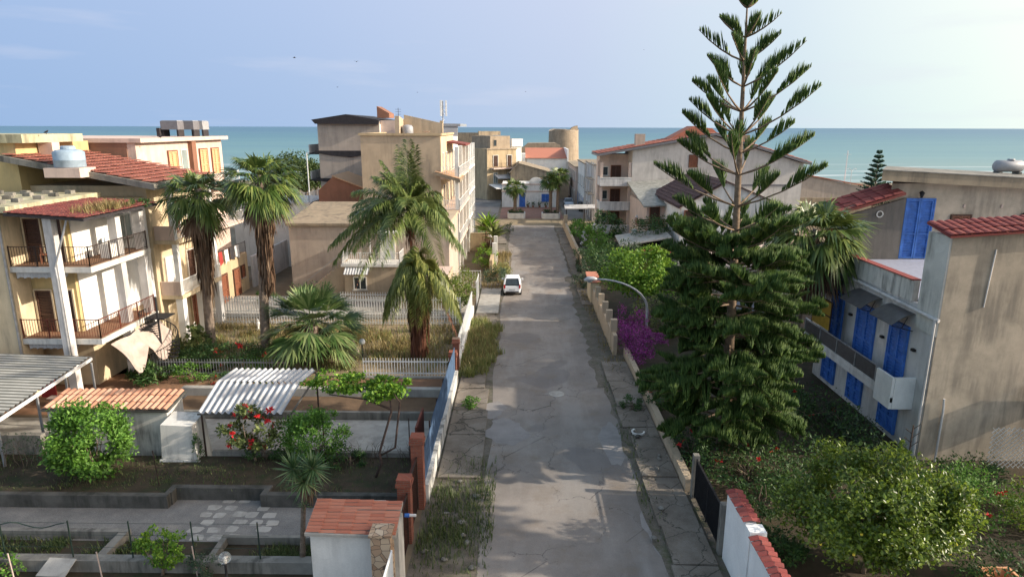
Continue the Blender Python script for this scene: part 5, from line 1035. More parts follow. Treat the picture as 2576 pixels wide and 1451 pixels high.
# ---------------------------------------------------------------- left foreground gardens
def wall_thing(name, label, boxes, mat, cat='wall', group=None):
    m = MB()
    for b in boxes: m.box(*b)
    return one(name, m, MT[mat], label, cat, group)
wall_thing('low_wall', 'low white topped garden wall along the bottom edge', [(-22, -6.5, 18.25, 18.6, 0, .42)], 'concrete')
wall_thing('raised_bed_wall', 'dark stepped concrete wall of the raised bed behind the paved yard', [(-26, -13.2, 21.9, 22.15, 0, .52), (-13.4, -13.15, 22.16, 22.75, 0, .52), (-13.14, -9.75, 22.5, 22.75, 0, .52), (-9.74, -9.5, 22.05, 22.75, 0, .52), (-9.49, -4.2, 22.05, 22.3, 0, .52)], 'concrete_d')
m = MB(); m.quad((-26, 22.16, .40), (-13.41, 22.16, .40), (-13.41, 25.2, .42), (-26, 25.2, .42)); m.quad((-13.41, 22.76, .40), (-9.75, 22.76, .40), (-9.75, 25.2, .42), (-13.41, 25.2, .42)); m.quad((-9.75, 22.31, .40), (-4.2, 22.31, .40), (-4.2, 25.2, .42), (-9.75, 25.2, .42)); ground_sheet('raised_bed_soil', m, MT['soil'])
wall_thing('bed_edging', 'grey concrete edging of the grassy bed behind the bottom wall', [(-22, -13.6, 20.0, 20.2, .01, .30), (-13.9, -13.6, 18.61, 19.99, .01, .28)], 'concrete')
wall_thing('bed_edging', 'grey concrete edging round the dark bed under the yucca', [(-10.2, -6.6, 19.75, 19.9, .01, .30), (-10.2, -10.0, 18.61, 19.74, .01, .28)], 'concrete')
wall_thing('garden_kerb', 'concrete kerb at the back of the raised bed under the twigs', [(-13, -4.2, 25.21, 25.42, 0, .62)], 'concrete')
wall_thing('garden_kerb', 'brownish concrete kerb in front of the bare soil strip', [(-17.5, -4.0, 29.75, 29.95, 0, .38)], 'concrete')
m = MB(); m.quad((-17.5, 29.96, .2), (-4, 29.96, .2), (-4, 32.1, .2), (-17.5, 32.1, .2)); ground_sheet('soil_strip', m, MT['brownsoil'])
wall_thing('garden_kerb', 'long pale rendered kerb behind the bare soil strip', [(-17.8, -3.8, 32.12, 32.5, 0, .62)], 'concrete_l')
wall_thing('garden_wall', 'grey wall low behind the bare shrubs at the left edge', [(-30, -20.3, 25.3, 25.6, 0, 1.25)], 'concrete')
# white shed with tile roof
t = T('tiled_shed', 'white shed with terracotta barrel tile roof behind the round shrub', 'shed', (-17.7, 26.4, 0)); x0, x1, y0, y1 = -20.2, -15.05, 25.8, 27.15
m = MB(); m.prism([(y0, 0), (y1, 0), (y1, 2.36), (y0, 2.2)], 'x', x0, x1); m.build('wall', MT['whitestain'], t); m = MB(); m.slab((x0-.15, y0-.15, 2.28), (x1+.15, y0-.15, 2.28), (x1+.15, y1+.15, 2.52), (x0-.15, y1+.15, 2.52), .1); rf = m.build('roof', MT['concrete_d'], t)
m = MB(); m.tiles((x0-.1, y0-.15, 2.30), (x1+.1, y0-.15, 2.30), (x1+.1, y1+.1, 2.54), (x0-.1, y1+.1, 2.54), .27, .5, .085, .03, 6); m.build('tiles', MT['tile_terra'], rf)
t = T('garden_oven', 'weathered white masonry oven block beside the tiled shed', 'oven', (-14.2, 25.3, 0)); m = MB(); m.hexa([(-14.95, 24.8, 0), (-13.4, 24.8, 0), (-13.4, 26.1, 0), (-14.95, 26.1, 0)], [(-14.9, 24.95, 1.95), (-13.6, 24.95, 1.9), (-13.6, 26.1, 2.0), (-14.9, 26.1, 2.05)]); m.hexa([(-14.96, 24.45, 0), (-13.2, 24.45, 0), (-13.2, 24.79, 0), (-14.96, 24.79, 0)], [(-14.96, 24.7, .5), (-13.3, 24.7, .45), (-13.3, 24.79, .45), (-14.96, 24.79, .5)]); m.build('body', MT['whitestain'], t); foliage('creeper', t, MT['dkgreen'], (-13.4, 24.9, .9), (.18, .3, .8), 260, .10, 14, 9)
# corrugated canopy
t = T('corrugated_canopy', 'white folded corrugated canopy on thin posts in the garden', 'canopy', (-11.5, 27, 0)); A = (-13.45, 25.3, 2.35); Bq = (-9.9, 25.3, 2.35); C1 = (-9.7, 27.2, 2.95); D1 = (-13.45, 27.2, 2.95); E1 = (-9.4, 28.6, 3.05); F1 = (-13.2, 28.6, 3.05)
m = MB(); m.sheet(A, Bq, C1, D1, .27, .07, 6, 1, True); m.sheet(D1, C1, E1, F1, .27, .07, 6, 1, True); m.build('sheet', MT['corr'], t)
m = MB(); m.bar((-13.5, 25.35, 2.26), (-9.9, 25.35, 2.26), .06); m.bar((-13.3, 28.5, 2.93), (-9.4, 28.5, 2.93), .06); m.bar((-9.6, 25.3, 2.22), (-9.3, 28.5, 2.9), .06); m.build('frame', MT['concrete_d'], t)
for x, y in ((-13.35, 25.4), (-9.7, 25.4), (-9.4, 28.5), (-13.2, 28.5)): m = MB(); m.bar((x, y, 0), (x, y, 2.25 if y < 26 else 2.9), .06); m.build('post', MT['iron'], t)
# carport
t = T('carport', 'grey corrugated carport roof on posts at the left edge', 'carport', (-25, 28, 0)); A = (-33, 25.0, 2.5); Bq = (-21.2, 30.7, 2.75)
m = MB(); m.sheet((-20.9, 23.6, 2.62), (-21.5, 30.9, 2.78), (-30.5, 30.9, 3.05), (-30.5, 23.6, 2.9), .304, .045, 6, 1); m.build('sheet', MT['grooved'], t); m = MB(); m.bar((-20.85, 23.6, 2.5), (-21.45, 30.9, 2.66), .07, .14); m.build('fascia', MT['whitemetal'], t)
for k, y in enumerate((24.2, 26.6, 28.6, 30.6)): m = MB(); m.bar((-21.1-.07*k, y, 0), (-21.1-.07*k, y, 2.55), .08); m.build('post', MT['greymetal'], t)
m = MB(); m.box(-24.8, -24.0, 31.5, 31.54, .3, 2.2); one('red_curtain', m, MT['redcloth'], 'dark red cloth hanging in the shade behind the carport posts', 'cloth')
one('porch_bench', MB().box(-24.2, -22.6, 31.0, 31.4, .40, .46).box(-24.1, -24.0, 31.05, 31.35, 0, .399).box(-22.8, -22.7, 31.05, 31.35, 0, .399), MT['cloth'], 'pale bench under the carport near the red cloth', 'bench')
# road side boundary: brick pillars, gate, blue panels, white base
brick0 = None
def pillar(x, y, h, lab, w=.44, mat='brick', capm='brick'):
    t = T('gate_pillar', lab, 'pillar', (x, y, 0), 'brick pillars along the left fence'); m = MB(); m.box(x-w/2, x+w/2, y-w/2, y+w/2, 0, h-.28); m.build('shaft', MT[mat], t); m = MB(); m.box(x-w/2-.05, x+w/2+.05, y-w/2-.05, y+w/2+.05, h-.278, h-.16); m.box(x-w/2-.02, x+w/2+.02, y-w/2-.02, y+w/2+.02, h-.158, h); m.build('cap', MT[capm], t); return t
pillar(-3.88, 20.1, 2.45, 'square red brick gate pillar nearest the gate shed'); pillar(-3.75, 22.2, 2.95, 'taller red brick pillar at the end of the blue fence'); pillar(-3.72, 35.0, 1.75, 'low red brick pillar at the far end of the blue fence', .4); pillar(-3.7, 36.6, 2.0, 'dark brick pillar where the white fence starts', .36)
t = T('iron_gate', 'dark solid iron gate between the two tall brick pillars', 'gate', (-3.8, 21.1, 0)); wallbox(t, 'panel', 'rustiron', (-3.86, -3.80, 20.36, 21.94, .08, 2.1)); railing(t, [(-3.76, 20.36, .05), (-3.76, 21.94, .05)], 2.1, 'iron', .14, 'frame')
t = T('iron_gate', 'dark red iron gate below the nearest brick pillar toward the shed', 'gate', (-3.8, 19, 0)); wallbox(t, 'panel', 'rustiron', (-3.86, -3.80, 17.95, 19.82, .08, 1.9)); railing(t, [(-3.76, 17.95, .05), (-3.76, 19.82, .05)], 1.9, 'iron', .14, 'frame')
m = MB(); m.lathe([(.05, 0), (.08, .04), (.08, .3), (.05, .34)], (-3.55, 18.9, 1.5), 10); t = T('gate_lamp', 'small blue and white tube fitting on the brick gate post', 'lamp', (-3.55, 18.9, 1.5)); m = MB(); m.tube([(-3.78, 19.3, 1.5), (-3.6, 19.3, 1.5)], .07, 8); m.build('holder', MT['blue'], t); m = MB(); m.tube([(-3.595, 19.3, 1.5), (-3.38, 19.3, 1.5)], .05, 8); m.build('tube', MT['whitemetal'], t)
wall_thing('fence_base', 'flaking white base wall under the blue metal fence', [(-3.72, -3.42, 22.5, 25.2, 0, .75), (-3.70, -3.40, 25.203, 28.3, 0, .8), (-3.72, -3.42, 28.303, 34.75, 0, .7)], 'whitestain')
F_ = T('metal_fence', 'blue sheet metal fence along the left side of the road', 'fence', (-3.6, 28, 0))
for k, (a, b, h) in enumerate(((22.6, 24.8, 2.1), (24.85, 27.2, 2.25), (27.25, 29.7, 2.2), (29.75, 32.2, 2.15), (32.25, 34.7, 2.1))): m = MB(); m.sheet((-3.6, a, .7), (-3.6, b, .7), (-3.6, b, h), (-3.6, a, h), .12, .022, 4); m.build('panel', MT['bluefence'], F_); m = MB(); m.bar((-3.66, a, .7), (-3.66, a, h+.05), .06); m.build('post', MT['iron'], F_)
wall_thing('metal_screen', 'tall dark rusty panel standing just inside the blue fence', [(-4.3, -4.22, 25.0, 27.0, 0, 1.9)], 'rustiron')
# white fences
def picket(name, lab, x0, x1, y, z, h, sp=.16, mat='whitemetal', base=None, w=.05, grp=None):
    t = T(name, lab, 'fence', ((x0+x1)/2, y, 0), grp); m = MB(); n = int((x1-x0)/sp)
    for i in range(n+1): x = x0+(x1-x0)*i/n; m.box(x-w/2, x+w/2, y-.012, y+.012, z+.05, z+h)
    m.build('pickets', MT[mat], t); m = MB(); m.box(x0, x1, y+.013, y+.05, z+.15, z+.22); m.box(x0, x1, y+.013, y+.05, z+h-.25, z+h-.18); m.build('rails', MT[mat], t)
    if base: m = MB(); m.box(x0, x1, y-.1, y+.13, 0, z); m.build('base', MT[base], t)
    return t
picket('picket_fence', 'tall white picket fence behind the dry garden, upper row', -23.5, -4.4, 47.2, .35, 1.35, .2, 'whitemetal', 'concrete_l', .08); picket('picket_fence', 'low white picket fence behind the dry garden, lower row', -23.5, -4.4, 45.6, .0, .85, .2, 'whitemetal', None, .07); picket('picket_fence', 'white railing in front of the beige house lower block', -14.5, -6, 51.4, .1, .9, .2, 'whitemetal', None, .05)
picket('garden_fence', 'grey white garden fence behind the dark shrubs', -21.3, -13.2, 35.4, .0, 1.05, .16, 'greymetal', None, .03); picket('garden_fence', 'pale garden fence near the brick pillar and short skirted palm', -8.9, -4.0, 35.3, .1, 1.1, .16, 'whitemetal', 'concrete_l', .035)
t = T('road_fence', 'white slatted metal fence on a base wall along the road', 'fence', (-3.7, 42, 0)); wallbox(t, 'base', 'white', (-3.8, -3.5, 37, 49.0, 0, .6)); m = MB()
for i in range(70): y = 37.1+i*.17; m.box(-3.68, -3.62, y-.045, y+.045, .6, 1.75)
m.build('slats', MT['whitemetal'], t); m = MB(); m.box(-3.72, -3.685, 37, 49, .75, .82); m.box(-3.72, -3.685, 37, 49, 1.5, 1.57); m.build('rails', MT['whitemetal'], t)
t = T('driveway_gate', 'open white tube gate beside the white car', 'gate', (-3.4, 52, 0)); railing(t, [(-3.4, 50.6, .15), (-3.4, 53.6, .15)], 1.9, 'whitemetal', .3, 'gate_leaf', .04); railing(t, [(-7.0, 56.3, .15), (-3.4, 56.3, .15)], 1.6, 'whitemetal', .24, 'fence_panel', .03)
wall_thing('garden_wall', 'brownish rendered garden wall before the tall block, left side of the road', [(-5.7, -2.6, 75.2, 75.5, 0, 2.1), (-2.9, -2.6, 62, 75.19, 0, 1.5)], 'ochre'); wall_thing('gate_posts', 'white carved gate posts by the banana plants', [(-2.7, -2.3, 68, 68.4, 0, 2.9), (-2.75, -2.35, 65.5, 65.9, 0, 2.6)], 'white', 'gate post')
t = T('garden_lamp', 'small white garden lamp by the brownish wall', 'lamp', (-3.2, 72, 0)); m = MB(); m.tube([(-3.2, 72, 0), (-3.2, 72, 2.1)], .04); m.build('pole', MT['greymetal'], t); m = MB(); m.lathe([(.08, 2.1), (.35, 2.2), (.3, 2.45), (.05, 2.6)], (-3.2, 72, 0), 12); m.build('globe', MT['whiteclean'], t, True)
# gate shed at bottom centre
t = T('gate_shed', 'small white gate shelter with red tiled roof and stone pillar, bottom centre', 'shed', (-5, 17.5, 0)); m = MB(); m.prism([(17.3, 0), (18.25, 0), (18.25, 2.5), (17.3, 2.3)], 'x', -6.25, -3.75); m.build('wall', MT['white'], t); m = MB(); m.slab((-6.32, 17.05, 2.32), (-3.62, 17.05, 2.24), (-3.62, 18.4, 2.58), (-6.32, 18.4, 2.66), .09); rf = m.build('roof', MT['concrete_l'], t)
m = MB(); m.tiles((-3.62, 17.08, 2.26), (-3.62, 18.38, 2.59), (-6.3, 18.38, 2.67), (-6.3, 17.08, 2.34), .13, .46, .028, .025); m.build('tiles', MT['tile_orange'], rf)
wallbox(t, 'stone_pillar', 'flag', (-4.3, -3.72, 16.75, 17.29, 0, 2.42)); wallbox(t, 'pillar_cap', 'flag', (-4.34, -3.68, 16.7, 17.33, 2.423, 2.5)); railing(t, [(-3.66, 16.6, .1), (-3.66, 12.5, .1)], 1.95, 'whitemetal', .12, 'slatted_gate', .03); wallbox(t, 'rough_side', 'whitestain', (-3.745, -3.6, 17.35, 18.2, 0, 2.3))
t = T('meter_box', 'pale grey utility cabinet with vents behind the gate shelter', 'cabinet', (-5.2, 19, 0)); wallbox(t, 'casing', 'white', (-6.0, -4.35, 18.75, 19.3, 0, 2.05)); wallbox(t, 'vent', 'concrete_d', (-5.75, -5.55, 18.8, 18.95, 2.052, 2.07), (-5.45, -5.25, 18.8, 18.95, 2.052, 2.07))
# wire fence at bottom
t = T('wire_fence', 'wire garden fence on dark green poles along the bottom wall', 'fence', (-14, 18.45, 0))
for px in (15, 185, 335, 490, 655): x = Yp(px, 1400, 18.45)[0]; m = MB(); m.tube([(x, 18.45, .42), (x, 18.45, 1.75)], .025, 6); m.build('pole', MT['greenpole'], t)
m = MB()
for z in (.8, 1.25, 1.68): m.tube([(-18, 18.45, z), (-13, 18.45, z-.02), (-8, 18.45, z)], .006, 4)
m.tube([(-18.5, 18.4, 1.55)]+[(-17.5+i*.25, 18.4, 1.6-.1*math.sin(i*.9)) for i in range(13)], .018, 5); m.build('wire', MT['greenpole'], t)
for k, (px, py, h, lab) in enumerate(((78, 1451, 1.3, 'bamboo stake leaning at the bottom left edge'), (290, 1440, 1.2, 'grey stake left of the lemon bush'), (520, 1425, 1.2, 'bamboo stake right of the lemon bush'))):
    x, y = G(px, py); m = MB(); m.tube([(x, y-.6, 0), (x-.06, y-.6, h)], .022, 6); one('garden_stake', m, MT['cloth'], lab, 'stake', 'stakes in the bottom bed')
m = MB(); x, y = G(400, 1215, .5); m.tube([(x, y, .4), (x-.08, y, 1.9)], .02, 6); one('iron_rod', m, MT['iron'], 'thin rusty rod standing upright in the raised bed', 'rod')
m = MB(); x, y = G(160, 1440); m.hexa([(x-.5, y-.5, .25), (x+.45, y-.55, .25), (x+.5, y, .5), (x-.4, y+.05, .5)], [(x-.5, y-.5, .28), (x+.45, y-.55, .28), (x+.5, y, .53), (x-.4, y+.05, .53)]); one('loose_board', m, MT['concrete_l'], 'pale board lying tilted at the bottom left', 'board')
# globe lamps
x, y = Yp(565, 1402, 17.0)[0], 17.0; t = T('globe_lamp', 'clear glass globe lamp on dark post, bottom left', 'lamp', (x, y, 0)); zt = Yp(565, 1402, 17.0)[1]; m = MB(); m.tube([(x, y, 0), (x, y, zt-.2)], .04, 8); m.lathe([(.09, zt-.2), (.07, zt-.13)], (x, y, 0), 10); m.build('post', MT['blackiron'], t); m = MB(); m.lathe([(.18*math.sin(math.pi*i/10)+.001, zt-.18*math.cos(math.pi*i/10)) for i in range(11)], (x, y, 0), 20); m.build('globe', MT['globe'], t, True); m = MB(); m.lathe([(.03, zt-.15), (.04, zt), (.01, zt+.03)], (x, y, 0), 8); m.build('bulb', MT['whiteclean'], t)
x, y = G(913, 905); t = T('globe_lamp', 'small grey globe lamp on dark post in the weedy garden', 'lamp', (x, y, 0)); m = MB(); m.tube([(x, y, 0), (x, y, 1.0)], .05, 8); m.build('post', MT['blackiron'], t); m = MB(); m.lathe([(.2*math.sin(math.pi*i/8)+.001, 1.18-.2*math.cos(math.pi*i/8)) for i in range(9)], (x, y, 0), 16); m.build('globe', MT['milk'], t, True)
x, y = G(893, 890); m = MB(); m.hexa([(x-.18, y, 0), (x+.2, y, 0), (x+.2, y+.3, 0), (x-.18, y+.3, 0)], [(x-.3, y, 1.5), (x-.22, y, 1.3), (x-.22, y+.2, 1.3), (x-.3, y+.2, 1.5)]); one('pale_panel', m, MT['cloth'], 'pale pointed board standing beside the small globe lamp', 'board')
for k, (px, py, lab) in enumerate(((650, 830, 'white figurine on the dry garden path between the tall palms'), (492, 838, 'white stone ornament by the thick cactus hedge'))):
    x, y = G(px, py); m = MB(); m.lathe([(.2, 0), (.1, .12), (.09, .3), (.15, .5), (.1, .62), (.09, .75), (.02, .85)], (x, y, 0), 10); one('garden_figure', m, MT['whiteclean'], lab, 'statue')
# street lamp
bx, by = 8.0, 39.5
t = T('street_lamp', 'curved arm street lamp over the road on the right', 'street lamp', (bx, by, 0)); m = MB(); hx, hz = Yp(1500, 702, by)
P = [(bx, by, 0), (bx, by, 2.0), (bx-.02, by, 3.0)]+[(bx-.02-(bx-.02-hx)*(1-math.cos(a)), by, 3.0+(hz-3.0)*math.sin(a)) for a in [math.pi/2*i/9 for i in range(1, 10)]]
m.tube(P, [.085]*3+[.075-.025*i/9 for i in range(9)], 8); m.build('pole', MT['greymetal'], t, True); m = MB(); m.tube([(hx+.05, by, hz), (hx-.15, by, hz+.03), (hx-.5, by, hz), (hx-.75, by, hz-.07)], [.06, .13, .17, .06], 10); m.build('lamp_head', MT['corr'], t, True); m = MB(); m.tube([(hx-.18, by, hz-.10), (hx-.42, by, hz-.14), (hx-.62, by, hz-.10)], [.04, .10, .04], 8); m.build('lens', MT['greyglass'], t, True)
# ---------------------------------------------------------------- right boundary
def coping_wall(lab, x, y0, y1, h, seed):
    t = T('tile_topped_wall', lab, 'wall', (x, (y0+y1)/2, 0), 'walls with red tile coping at lower right'); wallbox(t, 'wall', 'whiteclean', (x-.15, x+.15, y0, y1, 0, h)); m = MB(); m.tiles((x-.24, y0, h+.02), (x-.24, y1, h+.02), (x+.02, y1, h+.10), (x+.02, y0, h+.10), .24, .5, .06, .02, 5); m.tiles((x+.26, y1, h+.02), (x+.26, y0, h+.02), (x, y0, h+.10), (x, y1, h+.10), .24, .5, .06, .02, 5); m.build('coping', MT['tile_wall'], t)
coping_wall('white wall with wine red tile coping beside the gate, far section', 7.0, 17.5, 19.3, 2.5, 1); coping_wall('white wall with wine red tile coping cut by the bottom edge', 6.98, 12.5, 17.0, 2.35, 2)
m = MB(); m.box(6.80, 7.3, 17.03, 17.47, 0, 2.5); one('wall_pier', m, MT['whiteclean'], 'plain white pier between the two red coped wall sections', 'pillar')
t = T('iron_gate', 'dark barred gate between pale posts at lower right', 'gate', (6.85, 21, 0)); railing(t, [(6.85, 19.7, .05), (6.85, 22.9, .05)], 1.6, 'blackiron', .11, 'bars', .025); wallbox(t, 'sheet', 'blackiron', (6.9, 6.93, 19.7, 22.9, .1, 1.6)); wallbox(t, 'post', 'concrete', (6.75, 6.97, 19.42, 19.66, 0, 1.9)); wallbox(t, 'post', 'concrete', (6.75, 6.97, 22.95, 23.2, 0, 1.8))
wall_thing('roadside_wall', 'low pale rendered wall under the pine along the right pavement', [(6.6, 6.9, 23.4, 39.3, 0, .55)], 'beige'); wall_thing('roadside_wall', 'cream wall with pillars along the right pavement past the bougainvillea', [(5.95, 6.2, 39.4, 54.5, 0, 1.3)]+[(5.87, 6.28, y, y+.35, 1.303, 2.1) for y in (40.2, 42.4, 44.6, 46.8, 49)], 'beige')
t = T('tile_capped_pier', 'cream gate pier capped with stepped red tiles on the right side', 'pillar', (6.1, 53, 0)); wallbox(t, 'pier', 'cream', (5.8, 6.5, 51.8, 54.6, 0, 1.8)); m = MB()
for k in range(4): m.hexa([(5.65, 51.7+k*.75, 1.8), (6.6, 51.7+k*.75, 1.8), (6.6, 52.5+k*.75, 2.0), (5.65, 52.5+k*.75, 2.0)], [(5.65, 51.7+k*.75, 1.88), (6.6, 51.7+k*.75, 1.88), (6.6, 52.5+k*.75, 2.08), (5.65, 52.5+k*.75, 2.08)])
m.build('tiles', MT['tile_orange'], t)
wall_thing('roadside_wall', 'worn sandy wall along the right pavement before the square', [(6.2, 6.5, 62, 94, 0, 1.2), (6.1, 6.6, 90, 90.5, 0, 2.3)], 'beige')
t = T('dark_carport', 'dark open shed with grey lean-to roof between hedges on the right', 'shed', (12, 68, 0)); wallbox(t, 'wall', 'darktrim', (11.2, 15.5, 69, 70, 0, 2.3)); m = MB(); m.slab((10.3, 66.2, 2.3), (15.5, 66.2, 3.2), (15.5, 70.3, 3.5), (10.3, 70.3, 2.7), .12); m.build('roof', MT['concrete_l'], t); m = MB(); m.slab((11.6, 62.5, 1.7), (15.8, 62.3, 2.4), (15.8, 64.8, 2.7), (11.6, 65, 2.0), .1); m.build('lower_roof', MT['redcloth'], t); wallbox(t, 'front_wall', 'redbrown', (10.2, 15, 65.1, 65.3, 0, 1.8))
t = T('flat_canopy', 'flat grey canopy on posts before the parked cars', 'canopy', (10, 98, 0)); m = MB(); m.slab((6.6, 95.2, 2.6), (12.2, 95.2, 2.7), (12.2, 98, 2.9), (6.6, 98, 2.8), .15); m.build('roof', MT['greywhite'], t)
for x in (6.8, 9.4, 12): m = MB(); m.bar((x, 95.4, 0), (x, 95.4, 2.45), .12); m.build('post', MT['iron'], t)
for k, (px, py, y, lab) in enumerate(((1596, 583, 72, 'white globe lamp lower one among the dark hedges'), (1604, 548, 79, 'white globe lamp upper one by the balcony block'))):
    x, z = Yp(px, py, y); t = T('globe_lamp', lab, 'lamp', (x, y, 0), 'white globe lamps among the hedges'); m = MB(); m.tube([(x, y, 0), (x, y, z-.3)], .05, 6); m.build('post', MT['iron'], t); m = MB(); m.lathe([(.34*math.sin(math.pi*i/8)+.001, z-.34*math.cos(math.pi*i/8)) for i in range(9)], (x, y, 0), 14); m.build('globe', MT['milk'], t, True)
x, y = G(2530, 1451, .5); m = MB(); m.box(x-.7, x+.1, y-.5, y-.42, .3, .75); m.box(x-.7, x+.1, y+.1, y+.18, .3, .75); m.box(x-.78, x-.702, y-.5, y+.18, .3, .75); m.box(x+.102, x+.18, y-.5, y+.18, .3, .75); m.box(x-.7, x+.1, y-.418, y+.098, .3, .34); m.box(x-.7, x-.6, y-.4, y-.3, 0, .299); m.box(x, x+.1, y-.4, y-.3, 0, .299); one('wooden_box', m, MT['peachwood'], 'pale open wooden box at the bottom right edge', 'box')
# tyre-like white ring and manhole cover
m = MB(); m.lathe([(.0, .012), (.42, .012), (.42, .03), (.40, .032)], (2.05, 33.1, 0), 24); one('manhole_cover', m, MT['concrete_l'], 'pale round manhole cover in the middle of the road', 'manhole cover')
m = MB()
for k in range(11):
    a, b = 2*math.pi*k/16+2, 2*math.pi*(k+1)/16+2; m.bar((5.6+.28*math.cos(a), 28.3+.28*math.sin(a), .17), (5.6+.28*math.cos(b), 28.3+.28*math.sin(b), .17), .08)
one('white_hoop', m, MT['white'], 'broken white ring lying on the right pavement edge', 'ring')
rg = random.Random(15); s0 = None
for k in range(16):
    x, y = (rg.uniform(-3.2, -1.4), rg.uniform(18.5, 25)) if k < 9 else (rg.uniform(4.6, 6.2), rg.uniform(20, 37))
    if s0 is None:
        m = MB(); m.lathe([(.05, 0), (.13, .03), (.14, .08), (.08, .14), (.01, .15)], (0, 0, 0), 7); s0 = one('loose_stone', m, MT['concrete'], 'pale loose stone lying at the edge of the road', 'stone', 'loose stones along the road'); o = s0
    else: o = copy_tree(s0)
    o.location = (x, y, .013 if k < 9 else .13); o.scale = (rg.uniform(.4, 1.3), rg.uniform(.4, 1.1), rg.uniform(.4, 1)); o.rotation_euler.z = rg.uniform(0, 3)
# ---------------------------------------------------------------- big araucaria on the right
PX, PY = 9.25, 27.0
t = T('araucaria_pine', 'tall araucaria pine with tiered upswept branches on the right', 'tree', (PX, PY, 0)); topx, topz = Yp(1880, 8, PY)
def trunk_x(z): return PX+(topx-PX)*(z/topz)
m = MB(); zs = [0, 2, 4, 6, 8, 10, 12, 14, 16, 17.5, topz-.1, topz+.03]; rs = [.26, .24, .22, .20, .175, .15, .125, .10, .07, .05, .03, .008]
m.tube([(trunk_x(z), PY, z) for z in zs], rs, 10); trk = m.build('trunk', MT['pinebark'], t, True)
rg = np.random.default_rng(3); V = []; Fq = []; bm = MB(); i0 = 0
tiers = [(20, .5, .55, 4), (95, 1.35, .66, 5), (155, 1.75, .66, 5), (219, 2.15, .64, 6), (282, 2.6, .62, 6), (342, 2.75, .60, 6), (386, 2.5, .55, 5), (441, 3.0, .54, 6), (520, 3.5, .50, 6), (580, 3.7, .40, 7), (622, 3.6, .25, 8), (665, 3.8, .15, 8), (710, 4.0, .08, 8), (755, 4.1, .02, 8), (800, 4.2, -.03, 8), (850, 4.3, -.08, 8), (900, 4.3, -.11, 8), (950, 4.3, -.14, 8), (1000, 4.2, -.15, 8), (1045, 3.9, -.14, 8)]
for k, (py, L, rise, nb) in enumerate(tiers):
    z = Yp(1870, py, PY)[1]; ph = k*.71+.25
    for j in range(nb):
        az = ph+2*math.pi*j/nb+rg.uniform(-.22, .22); jz = 0 if k < 10 else rg.uniform(-.32, .32); l = L*(rg.uniform(.80, 1.08) if k < 10 else rg.uniform(.62, 1.14))*((.80 if math.cos(az) < -.3 and py < 925 else .70 if math.cos(az) > .2 and py < 740 else .84 if math.cos(az) > .2 else 1.) if 560 < py else 1.); dense = k >= 10
        mid = araucaria_branch(V, Fq, (trunk_x(z+jz), PY, z+jz), az, l, rise+(rg.uniform(-.07, .07) if k < 10 else rg.uniform(-.12, .30)), rg, (.10 if k < 2 else .30 if k < 4 else .50 if k < 10 else .40), int(6+5.5*l if k < 10 else 12+16*l), .50+.09*l if not dense else .60, .024 if not dense else .020)
        bm.tube([tuple(p) for p in mid], [.05 if dense else .035, .04, .03, .022, .01], 5)
        if dense:      # side branches carry their own combs
            for q in (.35, .5, .66, .85):
                for sg in (-1, 1):
                    b = mid[0]+(mid[4]-mid[0])*q; b = b+np.array([0, 0, .0]); a2 = az+sg*rg.uniform(.5, .95); l2 = l*(1.05-q)*rg.uniform(.5, .85)+.35
                    md = araucaria_branch(V, Fq, b, a2, l2, rise+rg.uniform(-.1, .45), rg, .1, int(7+11*l2), .55, .023); bm.tube([tuple(p) for p in md[::2]], [.02, .014, .006], 4)
np_mesh('needles', V, Fq, MT['pine'], t); bm.build('branches', MT['pinebark'], t, True)
# small distant araucaria
t = T('araucaria_pine', 'small distant araucaria in front of the sea beside the tan roof', 'tree', (31.8, 60, 0)); x, z = Yp(2213, 380, 60); tx = x; V = []; Fq = []; bm = MB(); m = MB(); m.tube([(tx, 60, 0), (tx, 60, z)], [.16, .02], 6); m.build('trunk', MT['pinebark'], t)
for k in range(12):
    zz = z-.25-k*.42; L = .25+.16*k
    for j in range(6): md = araucaria_branch(V, Fq, (tx, 60, zz), k*.5+j*1.047, L, .35, rg, .15, 10, .3, .05); bm.tube([tuple(p) for p in md[::2]], [.03, .02, .01], 4)
np_mesh('needles', V, Fq, MT['pine_f'], t); bm.build('branches', MT['pinebark'], t)
# ---------------------------------------------------------------- palms
def washington(lab, base, crown, seed, r=2.3, skirt_to=4.2, n=34):
    t = T('fan_palm', lab, 'palm', base); c = np.array(crown, float); palm_trunk(t, [base, ((base[0]*.55+crown[0]*.45), base[1], base[2]*.5+crown[2]*.5), crown], (.30, .20))
    fan_crown('crown', t, MT['palm'], crown, n+8, 1.2, r*.62, -.8, 1.3, seed, 24, .5, .15, 2.4, .038)
    fan_crown('dry_leaves', t, MT['straw'], (c[0], c[1], c[2]-.5), 16, .8, r*.55, -1.35, -.7, seed+1, 14, .6, .15, 2.0, .05)
    skirt('dead_skirt', t, MT['straw'], (c[0], c[1], c[2]-.6), (c[0]*.8+base[0]*.2, base[1], skirt_to), .58, .30, 800, seed+2, 1.3); return t
x, z = Yp(497, 475, 39.5); washington('tall fan palm with long brown skirt, left one of the pair', (-19.6, 39.5, 0), (x, 39.5, z), 11, 2.5, 4.6)
x, z = Yp(655, 440, 38.6); washington('tall fan palm with pale splayed leaf stalks, right one of the pair', (-15.8, 38.6, 0), (x, 38.6, z), 21, 2.6, 5.0, 38)
x, z = Yp(2055, 572, 35.2); washington('fan palm behind the pine beside the blue door house', (15.1, 35.2, 0), (x, 35.2, z-.1), 31, 3.5, 5.6, 40)
